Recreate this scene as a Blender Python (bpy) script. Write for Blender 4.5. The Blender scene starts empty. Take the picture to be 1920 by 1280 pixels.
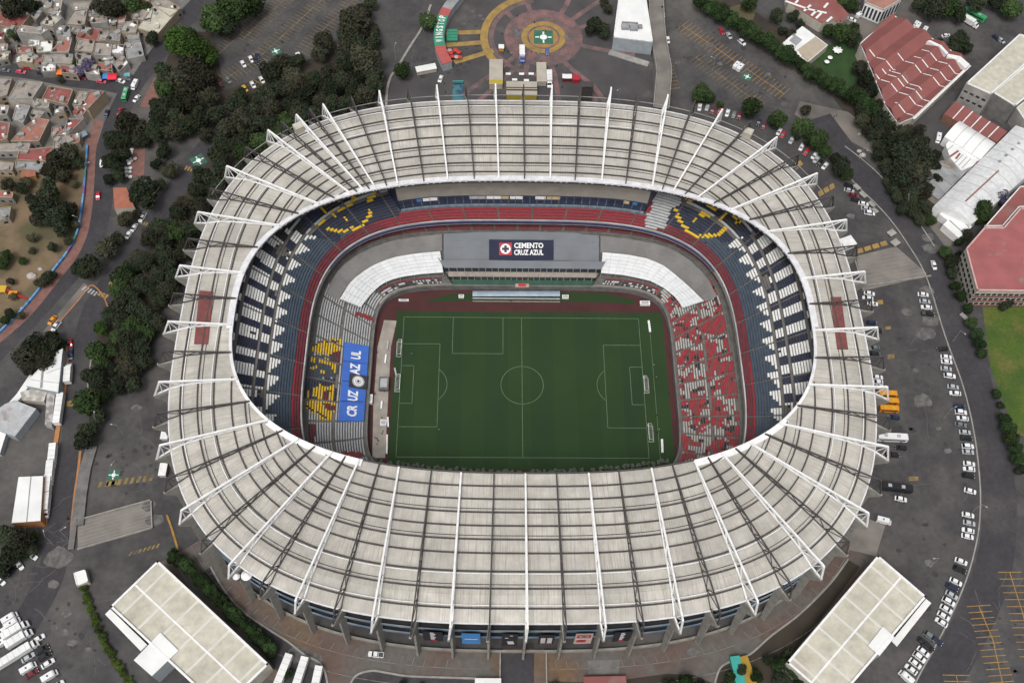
import bpy, math, random
import numpy as np
from mathutils import Matrix, Vector, noise as mnoise
R = math.radians
random.seed(7)
S = bpy.context.scene
COL = S.collection
# ------------------------------------------------------------------ camera
CAM = np.array([-12.748, -208.469, 392.844])
YAW, PITCH, ROLL, FPX = R(2.10203), R(59.61916), R(2.2315), 1932.845
_f = np.array([math.sin(YAW)*math.cos(PITCH), math.cos(YAW)*math.cos(PITCH), -math.sin(PITCH)])
_r = np.array([math.cos(YAW), -math.sin(YAW), 0.0]); _u = np.cross(_r, _f)
_c, _s = math.cos(ROLL), math.sin(ROLL)
RX, UX = _c*_r + _s*_u, -_s*_r + _c*_u
cd = bpy.data.cameras.new('camera'); cam = bpy.data.objects.new('camera', cd); COL.objects.link(cam)
cd.sensor_width = 36; cd.lens = FPX/1920*36; cd.clip_start = 1; cd.clip_end = 6000
_m = Matrix.Identity(4)
for i in range(3):
    _m[i][0], _m[i][1], _m[i][2], _m[i][3] = RX[i], UX[i], -_f[i], CAM[i]
cam.matrix_world = _m
S.camera = cam
# ------------------------------------------------------------------ world, sun, exposure
W = bpy.data.worlds.new('World'); S.world = W; W.use_nodes = True
nt = W.node_tree; nt.nodes.clear()
sky = nt.nodes.new('ShaderNodeTexSky'); sky.sky_type = 'NISHITA'; sky.sun_disc = False
SUN_EL, SUN_AZ = R(62), R(200)
sky.sun_elevation = SUN_EL; sky.sun_rotation = SUN_AZ; sky.air_density = 1.0; sky.dust_density = 7.0; sky.ozone_density = 1.0
hs = nt.nodes.new('ShaderNodeHueSaturation'); hs.inputs['Saturation'].default_value = 0.25
bg = nt.nodes.new('ShaderNodeBackground'); bg.inputs['Strength'].default_value = 0.15
wo = nt.nodes.new('ShaderNodeOutputWorld')
nt.links.new(sky.outputs[0], hs.inputs['Color']); nt.links.new(hs.outputs[0], bg.inputs['Color']); nt.links.new(bg.outputs[0], wo.inputs[0])
sl = bpy.data.lights.new('sun', 'SUN'); sl.energy = 1.3; sl.angle = R(16); sl.color = (1.0, 0.96, 0.9)
so = bpy.data.objects.new('sun', sl); COL.objects.link(so)
_d = Vector((math.sin(SUN_AZ)*math.cos(SUN_EL), math.cos(SUN_AZ)*math.cos(SUN_EL), math.sin(SUN_EL)))
so.rotation_euler = _d.to_track_quat('Z', 'Y').to_euler()
S.view_settings.view_transform = 'Standard'; S.view_settings.look = 'None'
S.view_settings.exposure = -0.15; S.view_settings.gamma = 1.0
S.cycles.max_bounces = 5; S.cycles.diffuse_bounces = 3; S.cycles.glossy_bounces = 2
S.cycles.use_adaptive_sampling = True; S.cycles.use_denoising = True
# ------------------------------------------------------------------ measuring helpers
G = 9.0                                       # street level; the pitch lies sunken at 0
def at(x, y, z=G):
    """real point at height z seen at pixel (x, y) of the 1920 x 1280 photograph"""
    d = (x-960)/FPX*RX - (y-640)/FPX*UX + _f
    t = (z-CAM[2])/d[2]
    p = CAM + t*d
    return (p[0], p[1], z)
def px(p):
    q = np.array(p) - CAM; w = q@_f
    return 960 + FPX*(q@RX)/w, 640 - FPX*(q@UX)/w
# ------------------------------------------------------------------ materials
MATS = {}
def M(name, c, c2=None, scale=0.3, rough=0.8, detail=4.0, lo=0.35, hi=0.7, metal=0.0, bump=0.0, spec=0.3, rnd=0.0, c3=None, s3=0.03, lo3=0.5, hi3=0.7, fine=0.0):
    if name in MATS: return MATS[name]
    m = bpy.data.materials.new(name); m.use_nodes = True; n = m.node_tree; b = n.nodes['Principled BSDF']
    b.inputs['Roughness'].default_value = rough; b.inputs['Metallic'].default_value = metal
    b.inputs['Specular IOR Level'].default_value = spec
    c2 = c2 or tuple(v*0.78 for v in c)
    tc = n.nodes.new('ShaderNodeTexCoord'); ge = n.nodes.new('ShaderNodeNewGeometry')
    def layer(sc, lo, hi, det):
        no = n.nodes.new('ShaderNodeTexNoise'); no.inputs['Scale'].default_value = sc; no.inputs['Detail'].default_value = det
        n.links.new(ge.outputs['Position'], no.inputs['Vector'])
        mr = n.nodes.new('ShaderNodeMapRange'); mr.inputs['From Min'].default_value = lo; mr.inputs['From Max'].default_value = hi
        n.links.new(no.outputs['Fac'], mr.inputs['Value']); return no, mr
    no, mr = layer(scale, lo, hi, detail)
    mx = n.nodes.new('ShaderNodeMix'); mx.data_type = 'RGBA'
    mx.inputs['A'].default_value = (*c, 1); mx.inputs['B'].default_value = (*c2, 1)
    n.links.new(mr.outputs[0], mx.inputs['Factor']); out = mx.outputs['Result']
    if c3:
        _, m3 = layer(s3, lo3, hi3, 5.0)
        k = n.nodes.new('ShaderNodeMix'); k.data_type = 'RGBA'; k.inputs['B'].default_value = (*c3, 1)
        n.links.new(m3.outputs[0], k.inputs['Factor']); n.links.new(out, k.inputs['A']); out = k.outputs['Result']
    if fine:
        _, m4 = layer(fine, .3, .7, 6.0); m4.inputs['To Min'].default_value = .86; m4.inputs['To Max'].default_value = 1.14
        h4 = n.nodes.new('ShaderNodeHueSaturation'); n.links.new(m4.outputs[0], h4.inputs['Value']); n.links.new(out, h4.inputs['Color']); out = h4.outputs[0]
    if rnd:
        oi = n.nodes.new('ShaderNodeObjectInfo'); r2 = n.nodes.new('ShaderNodeMapRange')
        r2.inputs['To Min'].default_value = 1-rnd; r2.inputs['To Max'].default_value = 1+rnd
        n.links.new(oi.outputs['Random'], r2.inputs['Value'])
        hv = n.nodes.new('ShaderNodeHueSaturation'); n.links.new(r2.outputs[0], hv.inputs['Value'])
        n.links.new(out, hv.inputs['Color']); out = hv.outputs[0]
    n.links.new(out, b.inputs['Base Color'])
    if bump:
        bp = n.nodes.new('ShaderNodeBump'); bp.inputs['Strength'].default_value = bump
        n.links.new(no.outputs['Fac'], bp.inputs['Height']); n.links.new(bp.outputs[0], b.inputs['Normal'])
    MATS[name] = m
    return m
def streak(name, c, c2, su=1.1, sv=0.05, big=0.03, c3=None, lines=True, line_w=1.9, rnd=0.0):
    """sheeting: streaks and ribs that run down the slope (UV in metres: u along, v down the slope)"""
    if name in MATS: return MATS[name]
    m = M(name, c, tuple(v*0.84 for v in c), scale=0.05, rough=0.6, lo=0.4, hi=0.6, rnd=rnd, fine=.25)
    n = m.node_tree; b = n.nodes['Principled BSDF']
    src = b.inputs['Base Color'].links[0].from_socket
    uv = n.nodes.new('ShaderNodeUVMap'); uv.uv_map = 'UVMap'
    mp = n.nodes.new('ShaderNodeMapping'); mp.inputs['Scale'].default_value = (su, sv, 1)
    n.links.new(uv.outputs[0], mp.inputs[0])
    no = n.nodes.new('ShaderNodeTexNoise'); no.inputs['Scale'].default_value = 1.0; no.inputs['Detail'].default_value = 3
    n.links.new(mp.outputs[0], no.inputs['Vector'])
    mr = n.nodes.new('ShaderNodeMapRange'); mr.inputs['From Min'].default_value = 0.50; mr.inputs['From Max'].default_value = 0.70
    n.links.new(no.outputs['Fac'], mr.inputs['Value'])
    mx = n.nodes.new('ShaderNodeMix'); mx.data_type = 'RGBA'; mx.inputs['B'].default_value = (*c2, 1)
    n.links.new(src, mx.inputs['A']); n.links.new(mr.outputs[0], mx.inputs['Factor']); out = mx.outputs['Result']
    if c3:
        n3 = n.nodes.new('ShaderNodeTexNoise'); n3.inputs['Scale'].default_value = big*8; n3.inputs['Detail'].default_value = 6
        g = n.nodes.new('ShaderNodeNewGeometry'); n.links.new(g.outputs['Position'], n3.inputs['Vector'])
        m3 = n.nodes.new('ShaderNodeMapRange'); m3.inputs['From Min'].default_value = 0.58; m3.inputs['From Max'].default_value = 0.75; m3.inputs['To Max'].default_value = 0.6
        n.links.new(n3.outputs['Fac'], m3.inputs['Value'])
        k = n.nodes.new('ShaderNodeMix'); k.data_type = 'RGBA'; k.inputs['B'].default_value = (*c3, 1)
        n.links.new(out, k.inputs['A']); n.links.new(m3.outputs[0], k.inputs['Factor']); out = k.outputs['Result']
    if lines:
        wv = n.nodes.new('ShaderNodeTexWave'); wv.bands_direction = 'X'; wv.inputs['Scale'].default_value = 0.314/line_w*1.0; wv.inputs['Distortion'].default_value = 0
        n.links.new(uv.outputs[0], wv.inputs['Vector'])
        bp = n.nodes.new('ShaderNodeBump'); bp.inputs['Strength'].default_value = 0.5; bp.inputs['Distance'].default_value = 0.15
        n.links.new(wv.outputs['Fac'], bp.inputs['Height']); n.links.new(bp.outputs[0], b.inputs['Normal'])
    n.links.new(out, b.inputs['Base Color'])
    return m
# ------------------------------------------------------------------ mesh builder
class MB:
    def __init__(self): self.v, self.f, self.mi, self.uv = [], [], [], []
    def quad(self, a, b, c, d, m=0, uv=None):
        i = len(self.v); self.v += [a, b, c, d]; self.f.append((i, i+1, i+2, i+3)); self.mi.append(m); self.uv.append(uv)
    def poly(self, pts, m=0):
        i = len(self.v); self.v += pts; self.f.append(tuple(range(i, i+len(pts)))); self.mi.append(m); self.uv.append(None)
    def prism(self, pts, z0, z1, m=0, mtop=None, bottom=False):
        """pts: list of (x, y[, dz]); counter-clockwise or not, walls and top are added"""
        a = sum(pts[i][0]*pts[(i+1) % len(pts)][1]-pts[(i+1) % len(pts)][0]*pts[i][1] for i in range(len(pts)))
        if a < 0: pts = pts[::-1]
        n = len(pts); i = len(self.v)
        self.v += [(p[0], p[1], z0) for p in pts] + [(p[0], p[1], z1+(p[2] if len(p) > 2 else 0)) for p in pts]
        for k in range(n):
            j = (k+1) % n; self.f.append((i+k, i+j, i+n+j, i+n+k)); self.mi.append(m); self.uv.append(None)
        self.f.append(tuple(i+n+k for k in range(n))); self.mi.append(m if mtop is None else mtop); self.uv.append(None)
        if bottom: self.f.append(tuple(i+n-1-k for k in range(n))); self.mi.append(m); self.uv.append(None)
        return self
    def box(self, cx, cy, z0, lx, ly, lz, rot=0, m=0, mtop=None):
        c, s = math.cos(rot), math.sin(rot)
        pts = [(cx+c*x-s*y, cy+s*x+c*y) for x, y in ((-lx/2, -ly/2), (lx/2, -ly/2), (lx/2, ly/2), (-lx/2, ly/2))]
        return self.prism(pts, z0, z0+lz, m, mtop, True)
    def bar(self, a, b, w, h=None, m=0):
        """square bar from a to b"""
        a, b = Vector(a), Vector(b); h = h or w; d = (b-a)
        if d.length < 1e-6: return self
        d.normalize(); up = Vector((0, 0, 1)) if abs(d.z) < 0.95 else Vector((1, 0, 0))
        s = d.cross(up).normalized(); u = s.cross(d)
        i = len(self.v)
        for p in (a, b):
            for q in ((-1, -1), (1, -1), (1, 1), (-1, 1)):
                self.v.append(tuple(p + s*q[0]*w/2 + u*q[1]*h/2))
        for k in range(4):
            j = (k+1) % 4; self.f.append((i+k, i+j, i+4+j, i+4+k)); self.mi.append(m); self.uv.append(None)
        self.f += [(i+3, i+2, i+1, i), (i+4, i+5, i+6, i+7)]; self.mi += [m, m]; self.uv += [None, None]
        return self
    def path(self, pts, w, h, m=0):
        for a, b in zip(pts[:-1], pts[1:]): self.bar(a, b, w, h, m)
        return self
    def cyl(self, cx, cy, z0, z1, r0, r1=None, n=12, m=0, mtop=None):
        r1 = r0 if r1 is None else r1; i = len(self.v)
        for z, r in ((z0, r0), (z1, r1)):
            self.v += [(cx+r*math.cos(2*math.pi*k/n), cy+r*math.sin(2*math.pi*k/n), z) for k in range(n)]
        for k in range(n):
            j = (k+1) % n; self.f.append((i+k, i+j, i+n+j, i+n+k)); self.mi.append(m); self.uv.append(None)
        self.f.append(tuple(i+n+k for k in range(n))); self.mi.append(m if mtop is None else mtop); self.uv.append(None)
        return self
    def mesh(self, name, mats):
        me = bpy.data.meshes.new(name); me.from_pydata([tuple(map(float, p)) for p in self.v], [], self.f)
        for m in (mats if isinstance(mats, (list, tuple)) else [mats]): me.materials.append(m)
        me.polygons.foreach_set('material_index', self.mi)
        if any(u for u in self.uv):
            ul = me.uv_layers.new(name='UVMap'); k = 0
            for fc, u in zip(self.f, self.uv):
                for q in range(len(fc)):
                    ul.data[k].uv = u[q] if u else (0, 0); k += 1
        me.update(); return me
    def obj(self, name, mats, parent=None):
        return link(name, self.mesh(name, mats), parent)
def link(name, data, parent=None):
    o = bpy.data.objects.new(name, data); COL.objects.link(o)
    if parent is not None:
        o.parent = parent
        o.matrix_parent_inverse = Matrix.Translation(-parent.location) if parent.type == 'EMPTY' and parent.parent is None and parent.rotation_euler.z == 0 else Matrix.Identity(4)
    return o
def tag(o, label, cat, group=None):
    o['label'] = label; o['category'] = cat
    if group: o['group'] = group
    return o
def thing(name, label, cat, loc=(0, 0, 0), rz=0.0, group=None):
    o = bpy.data.objects.new(name, None); COL.objects.link(o); o.location = loc; o.rotation_euler = (0, 0, rz); o.empty_display_size = 0.5
    return tag(o, label, cat, group)
def struct(name, mb, mats):
    o = mb.obj(name, mats); o['kind'] = 'structure'; return o
def dup(root, loc, rz, label=None, group=None):
    r = root.copy(); COL.objects.link(r); r.location = loc; r.rotation_euler = (0, 0, rz)
    if label: r['label'] = label
    if group: r['group'] = group
    for ch in list(root.children):
        c = ch.copy(); COL.objects.link(c); c.parent = r
        for g in list(ch.children):
            e = g.copy(); COL.objects.link(e); e.parent = c
    return r
ORD = ['first','second','third','fourth','fifth','sixth','seventh','eighth','ninth','tenth','eleventh','twelfth','thirteenth','fourteenth','fifteenth','sixteenth','seventeenth','eighteenth','nineteenth','twentieth']
for _t in ('twent', 'thirt', 'fort', 'fift', 'sixt', 'sevent', 'eight', 'ninet'): ORD = ORD[:-1 if _t == 'twent' else None] + [_t+'ieth'] + [_t+'y-'+o for o in ORD[:9]]
def text_mesh(s, size_w, bold=0.02):
    """a flat mesh of the words, size_w wide, its centre at the origin"""
    cu = bpy.data.curves.new('lettering', 'FONT'); cu.body = s; cu.align_x = 'CENTER'; cu.align_y = 'CENTER'; cu.offset = bold; cu.resolution_u = 2
    o = bpy.data.objects.new('lettering', cu); COL.objects.link(o)
    dg = bpy.context.evaluated_depsgraph_get(); me = bpy.data.meshes.new_from_object(o.evaluated_get(dg))
    bpy.data.objects.remove(o); bpy.data.curves.remove(cu)
    xs = [v.co.x for v in me.vertices]; ys = [v.co.y for v in me.vertices]
    k = size_w/(max(xs)-min(xs)); cx, cy = (max(xs)+min(xs))/2, (max(ys)+min(ys))/2
    for v in me.vertices: v.co = ((v.co.x-cx)*k, (v.co.y-cy)*k, 0)
    return me, (max(ys)-min(ys))*k
def text_on(s, centre, xdir, ydir, width, mat, parent, height=None, lift=0.25, bold=0.02, name='lettering'):
    me, h = text_mesh(s, width, bold); me.materials.clear(); me.materials.append(mat)
    xd, yd = Vector(xdir).normalized(), Vector(ydir); n = xd.cross(yd).normalized(); yd = n.cross(xd)
    ky = (height/h) if height else 1.0
    c = Vector(centre) + n*lift
    for v in me.vertices: v.co = c + xd*v.co.x + yd*(v.co.y*ky)
    return link(name, me, parent)
# ------------------------------------------------------------------ super-elliptic loops measured from the photograph: a, b, x0, y0, n, z
def loop(p, th):
    a, b, x0, y0, n, z = p
    c, s = math.cos(th), math.sin(th)
    r = ((abs(c)/a)**n + (abs(s)/b)**n)**(-1.0/n)
    return (x0+r*c, y0+r*s, z)
def lerp(p, q, s): return tuple(u+(v-u)*s for u, v in zip(p, q))
def theta(p, pt): return math.atan2(pt[1]-p[3], pt[0]-p[2]) % (2*math.pi)
L_FRONT = (65.9, 47.7, .4, 1.6, 6.1, 2.5)      # wall round the pitch
L_BACK = (89.8, 68.6, 0, 3.8, 3.8, 12.0)       # back of the lower tier
U_FRONT = (90.0, 70.8, .15, 1.5, 3.42, 20.0)   # parapet of the upper tier
U_BACK = (126.0, 112.0, 0, 3.0, 2.85, 42.0)    # back of the upper tier under the roof
R_IN = (113.85, 67.5, -.45, 6.85, 2.64, 46.0)  # inner lip of the roof
R_OUT = (135.3, 118.5, -.6, 4.2, 2.88, 43.6)   # outer edge of the roof
FEET = (141.4, 123.75, -.7, 4.1, 2.8, 42.0)    # feet of the roof trusses
TOPS = (137.3, 121.5, -.4, 3.4, 2.85, 52.0)    # outer ends of their top chords
BASE = (139.6, 122.2, -.7, 4.1, 2.8, G)        # outer wall line on the ground
def on_tier(p, q, x, y):
    """(theta, s, point) where the sight line through pixel (x, y) meets the tier p-q"""
    z = 0.5*(p[5]+q[5])
    for _ in range(30):
        P = at(x, y, z); lo, hi = -0.3, 1.3
        for _ in range(30):
            s = (lo+hi)/2; k = lerp(p, q, s)
            if (abs(P[0]-k[2])/k[0])**k[4] + (abs(P[1]-k[3])/k[1])**k[4] > 1: lo = s
            else: hi = s
        z = z + 0.7*(lerp(p, q, s)[5]-z)
    return theta(lerp(p, q, s), P), s, P
# ================================================================== the ground with the sunken bowl
def ring_strip(mb, pa, pb, za=None, zb=None, n=180, m=0, t0=0.0, t1=2*math.pi):
    for k in range(n):
        a, b = t0+(t1-t0)*k/n, t0+(t1-t0)*(k+1)/n
        A, B, C_, D = loop(pa, a), loop(pa, b), loop(pb, b), loop(pb, a)
        if za is not None: A, B = (A[0], A[1], za), (B[0], B[1], za)
        if zb is not None: C_, D = (C_[0], C_[1], zb), (D[0], D[1], zb)
        mb.quad(A, B, C_, D, m)
def grow(p, k, z=None): return (p[0]+k, p[1]+k, p[2], p[3], p[4], p[5] if z is None else z)
asphalt = M('asphalt', (.077, .074, .074), (.050, .048, .050), scale=.09, rough=.9, detail=11, lo=.36, hi=.64, c3=(.108, .10, .094), s3=.024, lo3=.53, hi3=.70, fine=.5)
g = MB()
HOLE = (118, 104, -.7, 4.1, 2.8, G)
nn = 180
for k in range(nn):
    a, b = 2*math.pi*k/nn, 2*math.pi*(k+1)/nn
    pr = None
    for rr in (0, 25, 60, 130, 300, 1500):
        A = [loop(grow(HOLE, rr) if rr < 200 else (118+rr, 104+rr, -.7, 4.1, 2.8 if rr < 400 else 2.0, G), t) for t in (a, b)]
        if pr: g.quad(pr[0], A[0], A[1], pr[1])
        pr = A
struct('ground', g, asphalt)
# ================================================================== materials of the stadium
conc = M('concrete', (.33, .32, .30), (.22, .215, .205), scale=.25, rough=.9, detail=8)
conc_d = M('concrete_dark', (.17, .165, .16), (.11, .108, .105), scale=.3, rough=.9)
conc_l = M('concrete_fin', (.27, .26, .235), (.18, .173, .158), scale=.35, rough=.9, detail=7)
shade_m = M('shade_black', (.035, .033, .034), (.02, .02, .02), rough=.9)  # near-black colour paints in the shade of recesses and galleries
roofm = streak('roof_sheet', (.475, .455, .415), (.345, .318, .275), su=1.6, sv=.07, c3=(.36, .325, .27), line_w=.9, rnd=.07)
white = M('white_paint', (.80, .80, .80), (.66, .66, .65), scale=.5, rough=.45)
lipm = M('lip_paint', (.70, .70, .72), (.56, .56, .58), scale=.4, rough=.5)
steel = M('dark_steel', (.075, .068, .066), (.05, .046, .046), scale=.7, rough=.6)
bluer = M('blue_rail', (.10, .16, .235), (.27, .31, .34), scale=.12, rough=.5, detail=2)
redroof = M('red_roof_sheet', (.20, .062, .058), (.13, .05, .05), scale=.5, rough=.75)
SC = {'red': M('seat_red', (.25, .022, .033), (.18, .019, .03), scale=.8, rough=.5), 'dred': M('seat_faded_red', (.155, .022, .033), (.10, .018, .026), scale=.5, rough=.6),
      'white': M('seat_white', (.72, .72, .70), (.60, .60, .58), scale=.6, rough=.5), 'navy': M('seat_navy', (.026, .034, .068), (.016, .02, .038), scale=.5, rough=.55),
      'blue': M('seat_slate_blue', (.052, .076, .108), (.036, .053, .080), scale=.4, rough=.6), 'black': M('seat_black', (.018, .018, .022), (.03, .03, .035), scale=.6, rough=.6),
      'yellow': M('seat_yellow', (.70, .46, .02), (.58, .36, .02), scale=.6, rough=.5), 'pale': M('seat_pale', (.42, .41, .385), (.30, .295, .275), scale=.6, rough=.6), 'grey': M('seat_grey', (.42, .43, .44), (.33, .34, .35), scale=.6, rough=.6),
      'bred': M('seat_bright_red', (.36, .03, .04), (.26, .026, .035), scale=.7, rough=.5)}
SCK = list(SC); SCM = [SC[k] for k in SCK]
def inpoly(x, y, P):
    c = False; j = len(P)-1
    for i in range(len(P)):
        if (P[i][1] > y) != (P[j][1] > y) and x < (P[j][0]-P[i][0])*(y-P[i][1])/(P[j][1]-P[i][1])+P[i][0]: c = not c
        j = i
    return c
def inline(x, y, P, w):
    for a, b in zip(P[:-1], P[1:]):
        dx, dy = b[0]-a[0], b[1]-a[1]; t = max(0, min(1, ((x-a[0])*dx+(y-a[1])*dy)/(dx*dx+dy*dy+1e-9)))
        if math.hypot(x-a[0]-t*dx, y-a[1]-t*dy) < w: return True
    return False
def bbp(P): return (min(p[0] for p in P), max(p[0] for p in P), min(p[1] for p in P), max(p[1] for p in P))
def pick(paint, x, y):
    for c, w, P, bb in paint:
        if bb[0]-w <= x <= bb[1]+w and bb[2]-w <= y <= bb[3]+w and (inline(x, y, P, w) if w else inpoly(x, y, P)): return c
    return 0
def mk(L): return [(c, w, P, bbp(P)) for c, w, P in L]
UP = mk([('yellow', 3.2, [(615,428),(625,433),(635,434),(645,434),(652,432)]), ('yellow', 3.2, [(661,430),(672,426),(682,421),(690,411),(696,405),(695,400),(694,396)]),
 ('yellow', 2.2, [(646,406),(653,414)]), ('yellow', 0, [(651,384),(670,371),(672,377),(653,389)]), ('yellow', 0, [(634,397),(645,385),(651,394),(635,402)]),
 ('yellow', 0, [(631,376),(640,373),(641,379),(634,381)]), ('yellow', 0, [(645,371),(665,365),(665,371),(646,376)]), ('yellow', 0, [(687,374),(700,366),(700,361),(704,362),(702,375),(690,379)]),
 ('yellow', 2.5, [(601,424),(608,411)]), ('yellow', 2, [(601,390),(610,400)]), ('yellow', 2, [(624,396),(631,410)]),
 ('yellow', 3.4, [(1267,395),(1269,404),(1272,412),(1278,421),(1285,430),(1297,439),(1310,444),(1320,443),(1335,442),(1346,439),(1354,433),(1358,428)]),
 ('yellow', 2.2, [(1306,409),(1299,417)]), ('yellow', 0, [(1309,400),(1320,396),(1331,404),(1329,409),(1310,405)]), ('yellow', 0, [(1324,382),(1347,390),(1347,397),(1325,389)]),
 ('yellow', 2.4, [(1285,371),(1295,379)]), ('yellow', 2.2, [(1350,412),(1362,402)]), ('yellow', 2.5, [(1372,405),(1380,411)]), ('yellow', 2, [(1377,422),(1389,412)]),
 ('red', 0, [(1213,380),(1222,381),(1218,398),(1211,398)]), ('grey', 0, [(1213,360),(1278,374),(1270,388),(1257,392),(1246,432),(1208,428)])])
LOW = mk([('black', 1.3, [(585,650),(601,642),(622,640),(640,641)]), ('dred', 0, [(617,666),(640,656),(640,673)]), ('dred', 0, [(617,671),(638,675),(634,684)]),
 ('yellow', 0, [(585,650),(596,642),(610,636),(640,635),(640,657),(630,659),(619,665),(601,665),(585,659)]),
 ('yellow', 0, [(584,664),(592,666),(591,680),(580,680)]), ('yellow', 0, [(597,671),(616,671),(632,684),(631,702),(626,696),(622,687),(610,682),(600,681)]),
 ('yellow', 0, [(585,686),(596,685),(595,692),(583,692)]), ('yellow', 0, [(599,691),(611,695),(609,700),(599,699)]), ('blue', 0, [(578,664),(640,670),(632,708),(574,708)]),
 ('yellow', 0, [(575,727),(581,735),(580,745),(574,746)]), ('dred', 0, [(606,736),(615,730),(622,732),(617,740),(616,751),(605,751)]),
 ('yellow', 0, [(586,730),(601,720),(610,725),(628,721),(628,752),(620,752),(615,742),(604,747),(587,744)]), ('navy', 0, [(573,709),(632,709),(630,750),(573,750)]),
 ('black', 1.3, [(576,761),(614,784)]), ('dred', 0, [(607,756),(616,757),(630,762),(630,770),(614,770)]), ('yellow', 0, [(574,751),(629,754),(626,785),(610,789),(591,775),(576,765)]),
 ('bred', 0, [(672,584),(707,598),(702,604),(664,590)]), ('bred', 0, [(640,845),(684,848),(684,858),(640,852)]), ('dred', 0, [(580,795),(592,795),(592,830),(580,830)])] +
 [('bred', 0, P) for P in ([(1249,600),(1295,586),(1295,599),(1254,607)], [(1306,599),(1355,589),(1361,626),(1342,630),(1311,622)], [(1261,631),(1280,622),(1302,609),(1302,621),(1282,624),(1267,642)],
 [(1355,634),(1364,630),(1371,667),(1330,675),(1329,664),(1360,659)], [(1264,655),(1277,680),(1267,685)], [(1285,657),(1300,664),(1294,674),(1289,672)], [(1342,681),(1374,675),(1379,707),(1359,709),(1356,694),(1337,694)],
 [(1282,710),(1297,696),(1304,715),(1284,719)], [(1324,696),(1336,695),(1336,714),(1326,715)], [(1354,732),(1365,724),(1365,716),(1379,715),(1381,745),(1362,749),(1352,739)], [(1276,741),(1284,749),(1285,760),(1276,760)],
 [(1276,765),(1290,775),(1284,787),(1277,792)], [(1331,769),(1365,770),(1362,777),(1350,795),(1332,796)], [(1275,806),(1282,814),(1305,829),(1311,826),(1311,836),(1275,830)],
 [(1332,827),(1355,821),(1356,806),(1365,807),(1366,819),(1356,822),(1355,839),(1332,839)], [(1274,849),(1304,847),(1304,859),(1274,862)], [(1312,804),(1324,801),(1322,809),(1312,810)], [(1367,760),(1375,757),(1375,767),(1367,767)],
 [(1377,770),(1384,769),(1384,787),(1376,789)], [(1376,797),(1385,796),(1385,835),(1375,835)], [(1340,580),(1350,570),(1354,582),(1338,588)])])
# arc length tables so that blocks and seats have even lengths
def arctab(p, n=1440):
    P = [loop(p, 2*math.pi*k/n) for k in range(n+1)]; s = [0.0]
    for a, b in zip(P[:-1], P[1:]): s.append(s[-1]+math.hypot(b[0]-a[0], b[1]-a[1]))
    return np.array(s), np.linspace(0, 2*math.pi, n+1)
AU, TU = arctab(U_FRONT); AL, TL = arctab(L_BACK)
def th_of(A, T, s): return float(np.interp(s % A[-1], A, T))
def s_of(A, T, t): return float(np.interp(t % (2*math.pi), T, A))
st = thing('stadium', 'huge oval football stadium with a ribbed pale roof ring around the green pitch', 'stadium', (0, 0, 0))
# ------------------------------------------------------------------ terraces of concrete steps
NU, NL = 36, 30
SL = 1.30                                                   # the lower tier runs on under the upper one
def ulp(r): return lerp(U_FRONT, U_BACK, r/NU)
def lop(r):
    s = SL*r/NL; p = lerp(L_FRONT, L_BACK, s); return p[:4]+(min(6.1, max(3.5, p[4])), 2.5+9.5*s**1.12)
def steps(fn, n, name, thn=240):
    b = MB()
    for r in range(n):
        p, q = fn(r), fn(r+1)
        ring_strip(b, p, (q[0], q[1], q[2], q[3], q[4], p[5]), n=thn)                 # tread
        ring_strip(b, (q[0], q[1], q[2], q[3], q[4], p[5]), q, n=thn)                 # riser
    return b.obj(name, conc_t, st)
conc_t = M('terrace_concrete', (.15, .144, .135), (.10, .096, .09), scale=.35, rough=.9, detail=8)
steps(ulp, NU, 'upper_terrace'); steps(lop, NL, 'lower_terrace')
# ------------------------------------------------------------------ seating blocks
def seats(fn, n, A, T, paint, rule, edge0, blk, name, seg=.85, b0=.10, b1=.82, gap=.3):
    nb = round(A[-1]/blk); blk = A[-1]/nb
    for k in range(nb):
        s0, s1 = edge0+k*blk+gap, edge0+(k+1)*blk-gap
        mb = MB(); ns = max(2, round((s1-s0)/seg))
        ths = [th_of(A, T, s0+(s1-s0)*i/ns) for i in range(ns+1)]
        for i in range(ns):
            if ths[i+1] < ths[i]: ths[i+1] += 2*math.pi
        for r in range(n):
            p = fn(r+b0); q = fn(r+b1); z0 = fn(r)[5]+.02; z1 = z0+.45; cur = None
            cols = []
            for i in range(ns):
                tm = (ths[i]+ths[i+1])/2; P = loop(p, tm); X, Y = px((P[0], P[1], z1))
                c = pick(paint, X, Y) or rule(r, tm, edge0+(k+(i+.5)/ns)*blk, X, Y, P, (i+.5)/ns, k)
                cols.append(c)
            i = 0
            while i < ns:
                j = i
                while j < ns and cols[j] == cols[i] and j-i < 5: j += 1
                if cols[i]:
                    mi = SCK.index(cols[i]); a0, a1 = ths[i], ths[j]
                    if j == ns or cols[j] != cols[i]: a1 -= (ths[j]-ths[j-1])*.12
                    P = [loop(p, a0), loop(p, a1), loop(q, a1), loop(q, a0)]
                    lo = [(x[0], x[1], z0) for x in P]; hi = [(x[0], x[1], z1) for x in P]
                    hi[2] = (hi[2][0], hi[2][1], z1+.25); hi[3] = (hi[3][0], hi[3][1], z1+.25)
                    mb.quad(*hi, mi); mb.quad(lo[0], lo[1], hi[1], hi[0], mi); mb.quad(lo[2], lo[3], hi[3], hi[2], mi)
                    mb.quad(lo[1], lo[2], hi[2], hi[1], mi); mb.quad(lo[3], lo[0], hi[0], hi[3], mi)
                i = j
        if mb.f: mb.obj(name, SCM, st)
rs = random.Random(3)
def nz(x, y, z=0.0): return mnoise.noise(Vector((x, y, z)))
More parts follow.
